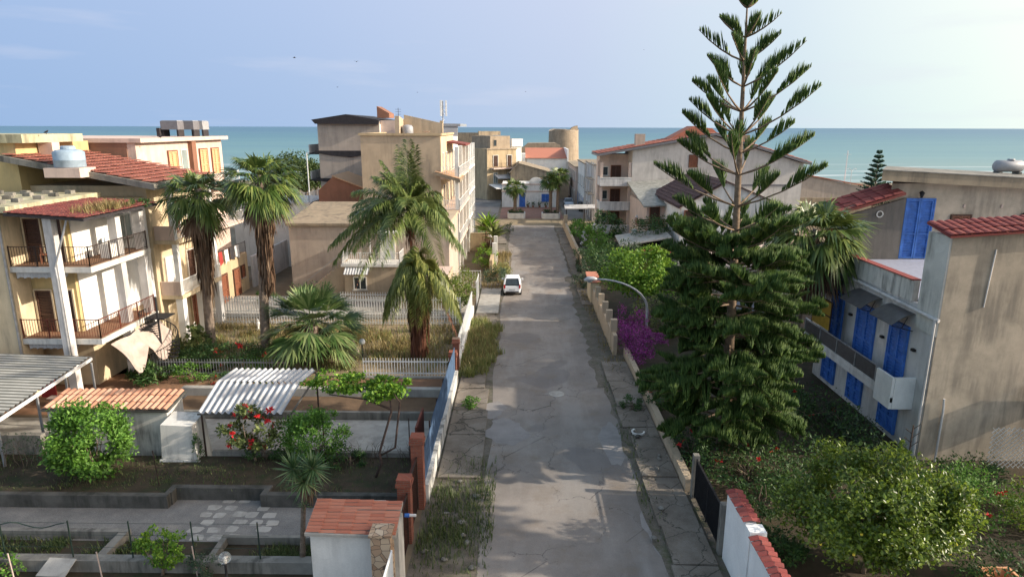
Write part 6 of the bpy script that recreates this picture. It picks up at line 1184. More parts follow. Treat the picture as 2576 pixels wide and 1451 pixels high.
t = T('dwarf_fan_palm', 'short wide grey green fan palm in the middle of the weedy garden', 'palm', (-12.65, 37.6, 0)); palm_trunk(t, [(-12.65, 37.6, 0), (-12.5, 37.6, 1.1), (-12.4, 37.5, 2.4)], (.42, .34)); fan_crown('crown', t, MT['fan'], (-12.4, 37.5, 2.85), 44, 1.55, 2.0, -.75, 1.35, 41, 24, .28, .18, 2.3, .042); skirt('dead_skirt', t, MT['redstraw'], (-12.45, 37.5, 2.6), (-12.6, 37.6, 1.0), .5, .4, 140, 43, .5)
# queen palms
xq_, zq = Yp(1030, 535, 44.0); rg2 = random.Random(2)
t = T('queen_palm', 'tall feathery palm with arching fronds before the beige block', 'palm', (-7.0, 44, 0)); palm_trunk(t, [(-7.0, 44, 0), (-7.1, 44, 3), (xq_, 44, zq)], (.24, .2))
specs = []
for i in range(44):
    az = i*137.5+rg2.uniform(-15, 15); f = i/43; el = 84-78*f**.75+rg2.uniform(-8, 8); lf = math.cos(math.radians(az)) < .2
    specs.append((az, el, (5.2 if lf else 4.0)*rg2.uniform(.85, 1.08), .25+.5*f+(.0 if lf else .15), .5+.45*f))
specs += [(180, 6, 5.8, .5, .9), (192, 16, 5.6, .6, .9), (170, 30, 5.2, .55, .9), (95, 84, 5.4, .12, .5), (60, 80, 5.2, .15, .5), (130, 80, 5.2, .15, .5)]
frond_crown('crown', t, MT['queen_d'], (xq_, 44, zq), specs, 5, 1.0, 84, .030)
frond_crown('dead_frond', t, MT['redstraw'], (xq_-.2, 43.8, zq-.9), [(205, 5, 4.0, 1.05, .5), (330, -20, 1.6, .9, .6)], 6, .35, 30, .02); skirt('leaf_bases', t, MT['redstraw'], (xq_, 44, zq), (xq_, 44, zq-1.8), .35, .3, 120, 8, .9)
x, z = Yp(1055, 690, 38.6)
t = T('queen_palm', 'drooping yellow green palm with red brown dead skirt by the road fence', 'palm', (-6.3, 38.6, 0)); palm_trunk(t, [(-6.3, 38.6, 0), (-6.2, 38.6, 2.4), (x, 38.6, z)], (.3, .24))
specs = [(185, 40, 3.2, 1.15, 1.1), (215, 30, 3.1, 1.2, 1.1), (160, 62, 3.2, .9, .9), (250, 50, 2.9, 1.1, 1.1), (290, 40, 3.0, 1.15, 1.1), (335, 45, 3.4, 1.2, 1.1), (0, 42, 3.6, 1.15, 1.1), (20, 55, 3.2, 1.0, 1.1), (60, 65, 3.0, .8, .9), (95, 78, 3.0, .5, .7), (130, 74, 2.8, .6, .8), (310, 72, 2.8, .7, .8), (230, 78, 2.8, .6, .8), (200, 60, 3.0, 1.0, 1.0), (345, 25, 3.3, 1.2, 1.1), (270, 20, 2.6, 1.3, 1.1), (175, 20, 2.8, 1.25, 1.1)]
frond_crown('crown', t, MT['queen'], (x, 38.6, z), specs+[(a_+11, e_-6, l_*.92, s_, d_) for a_, e_, l_, s_, d_ in specs], 9, .85, 70, .024); skirt('dead_skirt', t, MT['redstraw'], (x, 38.6, z+.1), (-6.25, 38.6, 1.1), .72, .35, 800, 14, 1.5); frond_crown('dead_fronds', t, MT['redstraw'], (x, 38.6, z-.1), [(350, -30, 3.6, .9, .6), (15, -35, 3.2, .8, .6)], 15, .4, 26, .02)
# palms on the square
for k, (px, base, lab) in enumerate(((1295, (-.75, 104, .85), 'fan palm in the left white planter on the square'), (1385, (4.85, 104, .85), 'fan palm in the right planter, left of two'), (1405, (6.0, 103.9, .85), 'fan palm in the right planter, right of two'))):
    t = T('square_palm', lab, 'palm', base, 'palms on the square'); h = (4.3, 5.4, 6.2)[k]; c = (base[0]+.05, base[1], base[2]+h); palm_trunk(t, [base, c], (.28, .22)); fan_crown('crown', t, MT['palm'], c, 30, 1.0, 1.3, -.9, 1.3, 50+k, 12, .4, .15, 2.4, .09); skirt('dead_skirt', t, MT['straw'], c, (c[0], c[1], c[2]-1.6), .5, .3, 120, 60+k, .9)
# yucca
bx_, by_ = G(762, 1425); t = T('yucca_tree', 'yucca tree with spiky heads on a pale leaning trunk, bottom left', 'tree', (bx_, by_, 0)); x, z = Yp(765, 1195, by_+.1); m = MB(); m.tube([(bx_, by_, 0), (bx_+.05, by_, .8), (bx_+.12, by_, 1.6), (x, by_, z-.3)], [.11, .09, .08, .08], 9)
for dx, dz in ((-.28, .25), (.3, .3), (.05, -.1)): m.tube([(x, by_, z-.45), (x+dx*.6, by_, z+dz*.4), (x+dx, by_, z+dz)], [.07, .06, .06], 7)
m.build('trunk', MT['trunk'], t, True); V = []; Fq = []; rgy = np.random.default_rng(7)
for dx, dy, dz in ((-.28, 0, .25), (.32, 0, .3), (.05, -.1, -.1)): rosette(V, Fq, (x+dx, by_+dy, z+dz), 90, .72, .05, rgy, -.9, 1.45)
rosette(V, Fq, (x+.02, by_-.1, z-.95), 22, .35, .035, rgy, -.2, 1.3)
np_mesh('crown', V, Fq, MT['yucca'], t); skirt('dead_leaves', t, MT['straw'], (x+.15, by_-.05, z-.15), (x+.15, by_, z-.6), .3, .2, 40, 3, .5)
# ---------------------------------------------------------------- left garden plants
x, y = G(228, 1228, .4)
bush('round_shrub', 'dense bright green rounded shrub before the tiled shed', 'shrub', (-17.0, 23.6, .4), (1.5, 1.25, 1.55), 8500, 'green', .17, 80, 101, .10, spread=.30, wide=.5, hollow=.66)
x, y = G(640, 1180); bush('poinsettia', 'leggy poinsettia bush with red flower heads before the corrugated canopy', 'shrub', (x, y, 0), (1.25, .9, 1.15), 1500, 'poinleaf', .17, 34, 103, .75, spread=.2, wide=.6, flower=(26, 'redflower', .15), hollow=.5)
t = bush('dark_shrub', 'dark tangled shrub at the foot of the poinsettia', 'shrub', (x+.4, y+.2, 0), (1.2, .8, .6), 1200, 'dkgreen', .12, 24, 104, .05, flatb=.6)
x, y = G(800, 1180); bush('citrus_sapling', 'fresh green orange tree between the poinsettia and the grapevine', 'tree', (x, y, 0), (1.35, 1.1, 1.15), 6500, 'green', .12, 60, 105, .5, spread=.28)
x, y = G(870, 1190); bush('citrus_sapling', 'small green bush right of the orange tree', 'shrub', (x+.1, y, .0), (.8, .6, .55), 900, 'dkgreen', .12, 18, 106, .05)
# grapevine
bx_, by_ = G(945, 1200, .4); t = T('grapevine', 'grapevine with twisted trunk spreading over wires beside the canopy', 'vine', (bx_, by_, .4)); m = MB(); hx_, hz_ = Yp(985, 1015, by_+.6)
m.tube([(bx_, by_, .4), (bx_+.25, by_+.1, 1.0), (bx_+.15, by_+.2, 1.35), (hx_, by_+.5, hz_-.3), (hx_-.05, by_+.6, hz_+.15)], [.06, .05, .05, .045, .03], 7); m.tube([(bx_+.1, by_+.2, 1.2), (bx_+.75, by_+.4, 1.5), (hx_+.35, by_+.5, hz_+.1), (hx_+.1, by_+.6, hz_+.45)], [.045, .045, .04, .02], 6); m.tube([(hx_, by_+.5, hz_-.2), (hx_-1.1, by_+.8, hz_+.1), (hx_-2.6, by_+1.0, hz_+.2)], [.045, .035, .02], 6); m.build('trunk', MT['vine'], t, True)
foliage('crown', t, MT['lime'], (hx_-.3, by_+1.0, hz_+.45), (1.0, .8, .55), 1500, .15, 26, 111, .3, .8); foliage('crown', t, MT['lime'], (hx_-2.2, by_+1.5, hz_+.5), (1.5, .8, .45), 1500, .15, 26, 112, .3, .8)
m = MB()
for x in (hx_+.55, hx_-3): m.bar((x, by_+1.2, 0), (x, by_+1.2, 2.4), .04)
m.build('stakes', MT['iron'], t)
# bare twigs, shaded shrubs, ferns
def twigs(name, lab, base, n, h, spread, seed, mat='vine', leaf=None):
    t = T(name, lab, 'shrub', base); rg = random.Random(seed); m = MB()
    for _ in range(n):
        x = base[0]+rg.uniform(-spread, spread); y = base[1]+rg.uniform(-.25, .25); p = [Vector((x, y, base[2]))]
        for k in range(4): p.append(p[-1]+Vector((rg.uniform(-.12, .12), rg.uniform(-.08, .08), h/4*rg.uniform(.6, 1.2))))
        m.tube(p, [.014, .012, .01, .008, .004], 4)
        for q in p[2:]: m.tube([q, q+Vector((rg.uniform(-.2, .2), rg.uniform(-.1, .1), rg.uniform(.05, .25)))], [.007, .003], 4)
    m.build('stems', MT[mat], t)
    if leaf: foliage('foliage', t, MT[leaf[0]], (base[0], base[1], base[2]+h*.6), (spread*1.1, .4, h*.5), leaf[1], .09, 20, seed)
    return t
twigs('bare_vine_row', 'row of bare dark vine stems along the concrete kerb near the brick pillars', (-6.4, 25.0, .42), 34, .65, 2.1, 5)
twigs('bare_shrub', 'sparse dark leafed shrub at the left edge before the grey wall', (-20.6, 24.2, .42), 16, 1.2, 1.8, 6, 'trunk', ('dullgreen', 700))
bush('fern', 'dark spiky fern behind the tiled shed', 'plant', (-20.4, 34.3, 0), (1.6, .8, .55), 900, 'dkgreen', .28, 20, 121, 0, wide=.3, stem=False)
bush('leafy_shrub', 'leafy green shrub in front of the grey garden fence', 'shrub', (-18.4, 34.6, 0), (1.1, .7, .6), 900, 'green', .13, 20, 122, 0); bush('red_flowered_shrub', 'dark shrub with dull red flowers left of the corrugated canopy', 'shrub', (-15.2, 33.5, 0), (1.7, .9, .65), 1300, 'dkgreen', .13, 24, 123, 0, flower=(12, 'redflower', .12))
bush('hibiscus_hedge', 'green hibiscus bank with red flowers between the tall palm trunks', 'shrub', (-17.6, 37.3, 0), (2.9, 1.5, .75), 3600, 'dkgreen', .14, 60, 124, 0, flower=(9, 'redflower', .2)); bush('hibiscus_hedge', 'lighter green leafy bank right of the second palm trunk', 'shrub', (-14.8, 36.6, 0), (1.2, .8, .5), 900, 'green', .13, 24, 125, 0)
bush('cactus_hedge', 'thick pale prickly hedge beside the spiral staircase', 'shrub', (-20.3, 38.8, 0), (1.1, .9, .95), 420, 'poinleaf', .34, 26, 126, .1, wide=.75); bush('dark_ivy', 'dark ivy mound at the foot of the spiral staircase', 'shrub', (-19.6, 36.6, 0), (1.2, .7, .6), 1000, 'dkgreen', .12, 22, 127, 0)
x, y = G(405, 1451); bush('lemon_bush', 'yellow green lemon bush at the bottom edge', 'shrub', (x, y+.1, 0), (.75, .6, .72), 1500, 'lime', .12, 34, 131, .3, spread=.22); x, y = G(515, 1450); bush('garden_bush', 'dark green bush beside the clear globe lamp', 'shrub', (x, y, 0), (.55, .5, .42), 800, 'dullgreen', .08, 20, 132, .05); x, y = G(10, 1445); bush('garden_bush', 'green leafy plant at the bottom left corner', 'shrub', (x, y, 0), (.6, .5, .35), 500, 'green', .11, 14, 133, .05)
x, y = G(400, 1460); bush('seedlings', 'low green seedlings along the bottom bed', 'plant', (x+.3, y-.7, 0), (2.0, .4, .2), 400, 'green', .1, 18, 134, 0, stem=False)
for (a, b, c, d, n, h, mt, lab, sd) in ((-24, -4.2, 36.6, 45.2, 9000, .50, 'dryweed', 'dry_weeds', 1), (-24, -4.2, 36.2, 45.0, 7000, .42, 'weed', 'green_weeds', 2), (-24, -10, 18.7, 19.95, 5000, .2, 'shadeweed', 'short_grass', 3), (-13.3, -13.3+.01, 0, 0, 0, 0, '', '', 0)):
    if n: blades(lab, MT[mt], a, b, c, d, n, h, .03, .01, sd)
vm = lambda P: P[:, 0] < -1.55+.32*np.sin(P[:, 1]*1.3+.5)+.22*np.sin(P[:, 1]*3.7)+.15*np.sin(P[:, 1]*8.3)-.9*np.clip((36.6-P[:, 1])/1.2, 0, 1)-.9*np.clip((P[:, 1]-45)/1.5, 0, 1)
blades('short_grass', MT['shadeweed'], -9.9, -6.4, 18.7, 19.7, 2600, .2, .02, .01, 5); blades('bed_weeds', MT['shadeweed'], -24, -4.4, 22.4, 25.1, 3600, .12, .02, .41, 6)
blades('verge_weeds', MT['weed'], -3.5, -.6, 35.2, 46.5, 7000, .55, .035, .01, 7, patch=.5, mask=vm); blades('verge_weeds', MT['dryweed'], -3.5, -.8, 35.8, 47, 3000, .6, .03, .01, 8, patch=.6, mask=vm)
blades('verge_weeds', MT['shadeweed'], -3.5, -.9, 12, 26, 5500, .28, .025, .01, 9, patch=.9); blades('verge_weeds', MT['dryweed'], -3.4, -.9, 56, 75, 2600, .6, .04, .01, 10, patch=1); blades('pavement_weeds', MT['shadeweed'], 4.7, 5.4, 20, 36, 900, .2, .025, .01, 11, patch=.5); blades('pavement_weeds', MT['dryweed'], 5.2, 6.5, 36, 60, 1500, .25, .03, .1, 12, patch=.7)
for k, (b, rad, n, mt, lab) in enumerate((((-2.45, 31.2, 0), (.4, .35, .3), 500, 'green', 'tuft of fresh weeds growing on the left pavement'), ((-2.2, 59.0, 0), (1.3, 2.0, .8), 1400, 'dullgreen', 'dark weedy bush behind the white car'), ((-1.6, 61.5, 0), (.9, 1.6, .7), 700, 'weed', 'yellowish weedy bush past the white car'), ((-3.4, 66, 0), (1.4, 2.5, 1.2), 1800, 'lime', 'bright green creeper bank before the carved gate posts'), ((-1.4, 88, 0), (.7, 1.5, .8), 400, 'dullgreen', 'brown green tuft at the end of the left pavement'), ((-4.9, 79, 0), (1.6, 3, 1.0), 1200, 'green', 'leafy hedge behind the brownish garden wall'), ((-5.2, 49.5, 0), (1.6, 1.6, 1.5), 2400, 'citrus', 'leafy loquat bush at the tube gate'), ((-4.6, 53.5, 0), (1.2, 1.6, 1.4), 1400, 'citrus', 'second leafy bush behind the tube gate'), ((-16.5, 50.5, 0), (1.8, 1.2, 1.2), 1500, 'dkgreen', 'dark round bush against the white wall behind the second palm'), ((-20.6, 51.5, 0), (.8, .8, .7), 500, 'dkgreen', 'small dark bush along the white wall'))):
    bush('weedy_bush', lab, 'bush', b, rad, n, mt, .16 if b[1] > 40 else .12, 26, 200+k, .05)
# banana plants
for k, (x, y, h, lab) in enumerate(((-3.3, 72.5, 4.6, 'tall banana plant with torn leaves, left of the road'), (-2.7, 70, 3.8, 'yellowing banana plant near the carved gate posts'), (-3.9, 74.2, 4.2, 'banana plant farthest back behind the gate posts'))):
    t = T('banana_plant', lab, 'plant', (x, y, 0), 'banana plants left of the road'); m = MB(); m.tube([(x, y, 0), (x+.1, y, h*.6)], [.14, .08], 7); m.build('trunk', MT['straw'], t); rgb = np.random.default_rng(k+3); n = 26; a = rgb.uniform(0, 6.28, n); e = rgb.uniform(.2, 1.4, n); D = np.stack([np.cos(a)*np.cos(e), np.sin(a)*np.cos(e), np.sin(e)], 1); P = np.stack([np.full(n, x), np.full(n, y), h*.55+rgb.uniform(0, .8, n)], 1); Vb, Fb = leaf_faces(P, D, np.tile([0, 0, 1.], (n, 1)), rgb.uniform(1.2, 2.3, n), rgb.uniform(.3, .5, n)); np_mesh('leaves', Vb, Fb, MT['poinleaf' if k else 'lime'], t); skirt('dead_leaves', t, MT['straw'], (x, y, h*.6), (x, y, .8), .4, .3, 60, k, .9)
# far hedge trees at left
for k, (px, y, r, z) in enumerate(((705, 96, 3.0, 7.6), (735, 96, 3.6, 8.2), (765, 98, 3.2, 7.6), (790, 100, 2.4, 7.2), (680, 98, 2.6, 7.2))):
    x = Yp(px, 400, y)[0]; t = T('clipped_tree', ('round dense tree behind the tall palms, second from left', 'largest round dense tree behind the tall palms', 'round dense tree behind the street lamp pole, left of the banded block', 'small round tree touching the banded block', 'leftmost round tree half hidden by the tall palm')[k], 'tree', (x, y, 0), 'round trees behind the palms'); m = MB(); m.tube([(x, y, 0), (x, y, z-1)], [.3, .2], 6); m.build('trunk', MT['trunk'], t); foliage('crown', t, MT['hedge'], (x, y, z-r*.25), (r, r, r*.85), 2600, .34, 50, 300+k, .3, .6, .6)
x, z = Yp(771, 385, 92); t = T('street_lamp', 'white street lamp among the round trees at left', 'street lamp', (x, 92, 0)); m = MB(); m.tube([(x, 92, 0), (x, 92, z)], .08, 6); m.tube([(x, 92, z), (x+.6, 92, z+.15)], .07, 6); m.build('pole', MT['whitemetal'], t)
# ---------------------------------------------------------------- right side planting
R = [('broadleaf_tree', 'bright lime green broadleaf tree beside the street lamp arm', 'tree', (9.2, 49.3, 0), (3.0, 2.8, 2.1), 8500, 'lime', .26, 60, 1.6, None),
 ('dark_hedge', 'dark green hedge mass right of the road before the red capped pier', 'hedge', (7.9, 61, 0), (1.9, 4.0, 1.7), 3800, 'dkgreen', .22, 50, .2, None),
 ('grey_shrub', 'grey green shrub behind the dark hedge', 'shrub', (10.8, 62, 0), (1.8, 2.2, 1.8), 1800, 'dullgreen', .2, 30, .2, None),
 ('pavement_bush', 'dark bush with yellowing side spilling on the right pavement', 'bush', (5.7, 57.5, 0), (.9, 1.6, 1.0), 1300, 'dullgreen', .16, 26, .05, None),
 ('pavement_bush', 'brownish hedge along the right pavement farther up', 'bush', (6.1, 65, 0), (.7, 3.2, 1.2), 1500, 'dullgreen', .2, 26, .05, None),
 ('oleander', 'dark leafy bush with white flowers right of the road', 'shrub', (8.6, 72, 0), (1.8, 2.2, 2.0), 1800, 'green', .26, 34, .2, (26, 'corr', .22)),
 ('dark_tree', 'dark tree by the white globe lamps before the balcony block', 'tree', (10.2, 77, 0), (2.0, 2.2, 2.0), 2400, 'dkgreen', .26, 36, .8, None),
 ('hedge_tree', 'green hedge under the flat canopy, right of the road', 'hedge', (7.6, 84, 0), (1.3, 5, 1.4), 1500, 'green', .28, 26, .1, None),
 ('dark_tree', 'very dark round tree below the brown wooden balcony', 'tree', (14.2, 69.5, 0), (2.3, 1.4, 1.7), 2600, 'dkgreen', .22, 36, 1.9, None),
 ('dark_shrub', 'dark undergrowth behind the lime green tree', 'shrub', (13.0, 57, 0), (3.2, 3.5, 1.5), 2600, 'dkgreen', .22, 40, .1, None),
 ('dark_shrub', 'shadowed shrubs left of the fan palm by the white gable house', 'shrub', (14.5, 48, 0), (2.0, 2.5, 1.8), 1900, 'dkgreen', .2, 34, .2, None),
 ('yellow_shrub', 'yellow green leafed shrub under the pine branches behind the lamp', 'shrub', (9.6, 43.0, 0), (1.9, 1.5, 1.5), 1800, 'poinleaf', .2, 30, .3, None),
 ('bougainvillea', 'magenta bougainvillea hanging over the right wall under the lamp', 'shrub', (7.4, 40.0, 0), (1.15, 3.6, 1.35), 4600, 'bougain', .13, 60, .2, None),
 ('bougainvillea_branch', 'bright violet bougainvillea tuft at the foot of the lamp post', 'shrub', (8.1, 37.4, 1.5), (.9, .6, .35), 500, 'bougain', .12, 14, .0, None),
 ('red_shrub', 'dark shrub with red flowers at the pavement below the pine', 'shrub', (7.1, 31.5, 0), (.75, 1.3, .9), 1300, 'dkgreen', .13, 24, .1, (8, 'redflower', .14)),
 ('pavement_shrub', 'dark low bush growing out of the right pavement edge', 'shrub', (5.75, 31, 0), (.55, .8, .4), 700, 'dkgreen', .11, 18, .02, None),
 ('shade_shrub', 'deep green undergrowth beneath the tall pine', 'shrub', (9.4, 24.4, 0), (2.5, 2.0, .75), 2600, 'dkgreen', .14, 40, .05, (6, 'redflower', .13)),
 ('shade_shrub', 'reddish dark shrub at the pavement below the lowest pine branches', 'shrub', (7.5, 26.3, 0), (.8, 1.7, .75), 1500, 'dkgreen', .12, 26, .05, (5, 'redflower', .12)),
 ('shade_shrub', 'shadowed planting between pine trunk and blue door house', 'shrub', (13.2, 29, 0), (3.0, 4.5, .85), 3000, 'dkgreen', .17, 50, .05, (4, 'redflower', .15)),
 ('garden_hedge', 'dark hedge in front of the blue ground floor shutters', 'hedge', (15.6, 28.5, 0), (.9, 2.4, .6), 1300, 'dullgreen', .13, 26, .05, None),
 ('garden_shrub', 'green shrub with red flowers behind the citrus tree', 'shrub', (16.2, 21.8, 0), (2.0, 1.5, 1.0), 3200, 'green', .12, 46, .1, (7, 'redflower', .13)),
 ('garden_shrub', 'yellow green shrub at the right edge below the white canvas', 'shrub', (18.9, 20.6, 0), (1.7, 1.6, 1.15), 2800, 'citrus', .12, 40, .1, None),
 ('garden_shrub', 'shadowed leafy shrub at the lower right corner', 'shrub', (15.4, 17.6, 0), (1.6, 1.5, .8), 2000, 'dkgreen', .12, 36, .1, None)]
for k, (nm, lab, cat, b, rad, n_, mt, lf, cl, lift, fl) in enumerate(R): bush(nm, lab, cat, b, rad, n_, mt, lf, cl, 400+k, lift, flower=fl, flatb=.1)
bush('citrus_tree', 'large round citrus tree with pale fruit in the right foreground', 'tree', (11.2, 18.6, 0), (2.6, 2.2, 1.95), 26000, 'citrus', .155, 150, 501, .75, spread=.23, hollow=.55)
ct = [o for o in COL.objects if o.name.startswith('citrus_tree')][0]; rgl = random.Random(12)
for k in range(10):
    a = rgl.uniform(-2.6, .4); u = rgl.uniform(-.6, .3); m = MB(); cx_, cy_, cz_ = 11.2+2.55*math.cos(a)*math.cos(u), 18.6+2.15*math.sin(a)*math.cos(u), 2.28+1.7*math.sin(u); m.lathe([(.005, -.05), (.035, -.03), (.042, 0), (.035, .03), (.005, .05)], (cx_, cy_, cz_), 10); m.build('lemon', MT['lemon'], ct, True)
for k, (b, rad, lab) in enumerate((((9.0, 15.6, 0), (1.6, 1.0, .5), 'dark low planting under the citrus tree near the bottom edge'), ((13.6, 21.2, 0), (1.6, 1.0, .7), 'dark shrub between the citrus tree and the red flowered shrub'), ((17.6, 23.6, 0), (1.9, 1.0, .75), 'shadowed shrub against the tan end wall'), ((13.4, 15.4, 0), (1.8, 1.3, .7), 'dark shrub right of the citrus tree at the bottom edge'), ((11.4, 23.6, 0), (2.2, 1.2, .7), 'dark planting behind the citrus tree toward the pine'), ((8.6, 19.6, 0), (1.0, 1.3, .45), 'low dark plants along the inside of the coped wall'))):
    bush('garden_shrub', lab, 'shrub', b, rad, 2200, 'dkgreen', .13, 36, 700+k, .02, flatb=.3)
bush('hedge_bush', 'dark leafy bush between the iron gate and the citrus tree', 'shrub', (8.9, 21.6, 0), (1.0, .8, .6), 1300, 'dkgreen', .11, 26, 502, .3)
blades('garden_grass', MT['shadeweed'], 9, 17, 22, 32, 1500, .2, .03, .01, 13)
# bare agave stalk by the blue shutter
t = T('bare_stalk', 'bare dark branching stalk by the blue ground floor shutter', 'plant', (16.6, 26.2, 0)); m = MB(); m.tube([(16.6, 25.6, 0), (16.6, 25.6, 1.9)], .03, 5)
for k in range(6): m.tube([(16.6, 25.6, .7+.2*k), (16.6+(.3 if k % 2 else -.3), 25.6, .95+.2*k)], .018, 4)
m.build('stem', MT['vine'], t)

# unseen tall tree, added so its crown shades the yard and near road
t = T('added_shade_tree', 'tall unseen tree added right of the road to shade the yard', 'tree', (21.8, 18, 0)); m = MB(); m.tube([(21.8, 18, 0), (21.6, 18, 5), (21.8, 18, 12)], [.35, .3, .18], 8); m.build('trunk', MT['pinebark'], t, True); foliage('crown', t, MT['dkgreen'], (21.8, 18, 13.6), (4.0, 3.7, 5.0), 5200, .6, 80, 601, .28, .7, .5)
# ---------------------------------------------------------------- cars
def car(lab, x, y, mat, L, W, Hh, heading, hatch=True, group='parked cars'):
    """built nose toward +Y, then turned"""
    t = T('parked_car', lab, 'car', (x, y, 0), group); w = W/2
    def ring(prof, half): return prof
    # body as lofted cross-sections along the length (z_low, z_belt, half width low, half width belt)
    S = [(-L/2, .42, .80, w*.80), (-L/2+.06, .28, .93, w*.93), (-L/2+.5, .22, .98, w), (-.6, .2, .96, w), (.5, .2, .93, w), (L/2-.75, .22, .88, w*.98), (L/2-.2, .26, .74, w*.9), (L/2, .36, .6, w*.75)]
    m = MB(); b = len(m.v)
    for yy, zl, zb, hw in S:
        for sx_, zz, kf in ((-1, zl, .93), (-1, zl+(zb-zl)*.5, 1.0), (-1, zb, .95), (-1, zb+.03, .86), (1, zb+.03, .86), (1, zb, .95), (1, zl+(zb-zl)*.5, 1.0), (1, zl, .93)): m.v.append((x+sx_*hw*kf, y+yy, zz))
    for i in range(len(S)-1):
        for k in range(8): a = b+i*8; m.f.append((a+k, a+(k+1) % 8, a+8+(k+1) % 8, a+8+k))
    m.f.append(tuple(b+k for k in range(8))); e = b+(len(S)-1)*8; m.f.append(tuple(e+k for k in reversed(range(8)))); body = m.build('body', MT[mat], t, False)
    # cabin
    r0, r1, f0, f1 = (-L/2+.10, -L/2+.50, L/2-1.05, L/2-1.75) if hatch else (-L/2+.5, -L/2+.95, L/2-1.15, L/2-1.9); zb, zt = .97, Hh
    m = MB(); bt = [(x-w*.86, y+r0, zb), (x+w*.86, y+r0, zb), (x+w*.84, y+f0, zb-.06), (x-w*.84, y+f0, zb-.06)]; tp = [(x-w*.70, y+r1, zt-.03), (x+w*.70, y+r1, zt-.03), (x+w*.70, y+f1, zt-.03), (x-w*.70, y+f1, zt-.03)]; m.hexa(bt, tp); m.build('windows', MT['glass'], t)
    m = MB(); m.hexa([(x-w*.72, y+r1-.08, zt-.028), (x+w*.72, y+r1-.08, zt-.028), (x+w*.72, y+f1+.05, zt-.028), (x-w*.72, y+f1+.05, zt-.028)], [(x-w*.62, y+r1+.05, zt+.03), (x+w*.62, y+r1+.05, zt+.03), (x+w*.62, y+f1-.1, zt+.03), (x-w*.62, y+f1-.1, zt+.03)])
    for sx_ in (-1, 1):
        for (ya, yb) in ((r0, r1), (f0, f1), ((r0+f0)/2, (r1+f1)/2)): m.bar((x+sx_*w*.86, y+ya, zb), (x+sx_*w*.715, y+yb, zt), .09 if ya == r0 else .06)
    m.build('roof', MT[mat], t)
    for sx_ in (-1, 1):
        for yy in (-L/2+.62, L/2-.70):
            m = MB(); m.tube([(x+sx_*(w-.2), y+yy, .29), (x+sx_*(w+.01), y+yy, .29)], .29, 16); o = m.build('wheel', MT['rubber'], t); m = MB(); m.tube([(x+sx_*(w+.011), y+yy, .29), (x+sx_*(w+.022), y+yy, .29)], .18, 12); m.build('rim', MT['greymetal'], o)
        m = MB(); m.box(x+sx_*w*.74, x+sx_*w*.93, y-L/2-.01, y-L/2+.1, .68, .98); m.build('tail_light', MT['redlight'], t); m = MB(); m.box(x+sx_*w*.5, x+sx_*w*.85, y+L/2-.24, y+L/2-.03, .56, .70); m.build('headlight', MT['headlight'], t)
        m = MB(); m.box(x+sx_*(w+.01), x+sx_*(w+.17), y+f0-.35, y+f0-.25, .95, 1.08); m.build('mirror', MT[mat], t)
    m = MB(); m.box(x-.26, x+.26, y-L/2-.022, y-L/2-.003, .52, .63); m.build('number_plate', MT['plate'], t); m = MB(); m.box(x-.26, x+.26, y+L/2+.003, y+L/2+.022, .42, .52); m.build('number_plate', MT['plate'], t)
    m = MB(); m.box(x-w*.7, x+w*.7, y-L/2-.012, y-L/2+.2, .30, .42); m.build('bumper', MT['darktrim'], t)
    if hatch: m = MB(); m.hexa([(x-w*.72, y-L/2+.01, .70), (x+w*.72, y-L/2+.01, .70), (x+w*.72, y-L/2+.12, .70), (x-w*.72, y-L/2+.12, .70)], [(x-w*.80, y-L/2+.04, 1.0), (x+w*.80, y-L/2+.04, 1.0), (x+w*.80, y-L/2+.14, 1.0), (x-w*.80, y-L/2+.14, 1.0)]); m.build('tailgate_glass', MT['glass'], t)
    if heading: t.rotation_euler.z = math.radians(heading)
    return t
car('small white hatchback parked on the left side of the road', -.6, 56.0, 'carwhite', 3.54, 1.56, 1.48, 0)
car('silver car facing the camera in the far right side street', 8.9, 120, 'carsilver', 4.2, 1.75, 1.45, 180, False)
car('dark car parked beside the silver car by the blue door', 11.0, 114, 'cardark', 4.0, 1.7, 1.45, 180)
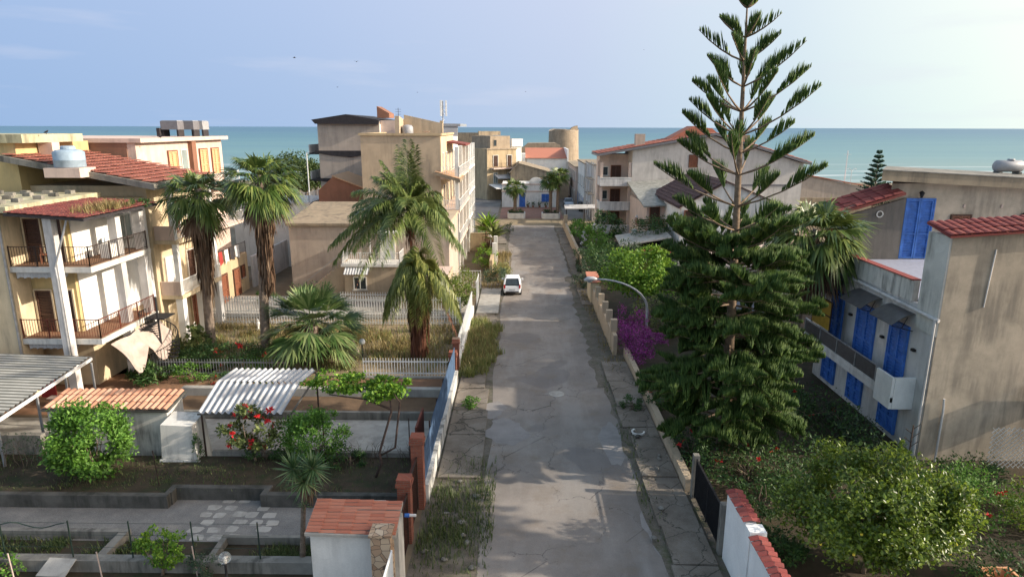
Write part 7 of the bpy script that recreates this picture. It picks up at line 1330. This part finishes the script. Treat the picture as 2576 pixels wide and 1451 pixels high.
# birds
def bird(lab, x, y, z, span, rot):
    t = T('bird', lab, 'bird', (x, y, z), 'small birds in the sky'); m = MB(); m.tube([(x-span*.28, y, z), (x-span*.1, y, z), (x+span*.12, y, z+.01), (x+span*.22, y, z)], [.01, span*.055, span*.05, .012], 6); b = m.build('body', MT['darktrim'], t, True)
    for s in (-1, 1): m = MB(); m.hexa([(x-span*.07, y, z+.01), (x+span*.09, y, z+.01), (x+span*.02, y+s*span*.28, z+span*.13), (x-span*.09, y+s*span*.28, z+span*.13)], [(x-span*.07, y, z+.03), (x+span*.09, y, z+.03), (x+span*.02, y+s*span*.28, z+span*.14), (x-span*.09, y+s*span*.28, z+span*.14)]); m.hexa([(x-span*.09, y+s*span*.28, z+span*.13), (x+span*.02, y+s*span*.28, z+span*.13), (x-span*.1, y+s*span*.52, z+span*.09), (x-span*.12, y+s*span*.52, z+span*.09)], [(x-span*.09, y+s*span*.28, z+span*.14), (x+span*.02, y+s*span*.28, z+span*.14), (x-span*.1, y+s*span*.52, z+span*.1), (x-span*.12, y+s*span*.52, z+span*.1)]); m.build('wing', MT['darktrim'], t)
    t.rotation_euler.z = rot
for px, py, d, sp, ro, lab in ((741, 146, 60, .42, .4, 'dark bird in the sky, leftmost and highest'), (897, 156, 60, .36, 1.4, 'dark bird in the sky right of the leftmost one'), (849, 220, 75, .28, 1.0, 'tiny bird low in the sky above the banded block'), (1050, 233, 75, .22, .2, 'tiny bird above the television antenna'), (1322, 331-100, 75, .2, .9, 'tiny bird over the sea in mid sky'), (1620, 126, 75, .16, .6, 'tiny bird high in the sky right of centre')):
    x, z = Yp(px, py, d); bird(lab, x, d, z, sp*1.3, ro)
for px, py, y, lab in ((116, 333, 41, 'small dark bird perched on the lichen covered roof slab'), (407, 372-5, 47.5, 'small dark bird perched on the peach house roof edge')):
    x, z = Yp(px, py, y); z = 13.5 if y < 45 else 13.15; t = T('perched_bird', lab, 'bird', (x, y, z)); m = MB(); m.tube([(x-.16, y, z+.09), (x-.05, y, z+.12), (x+.06, y, z+.17), (x+.11, y, z+.22), (x+.16, y, z+.22)], [.012, .05, .055, .035, .006], 7); m.build('body', MT['darktrim'], t, True); m = MB(); m.bar((x, y-.02, z), (x, y-.02, z+.1), .012); m.bar((x, y+.02, z), (x, y+.02, z+.1), .012); m.build('legs', MT['darktrim'], t)
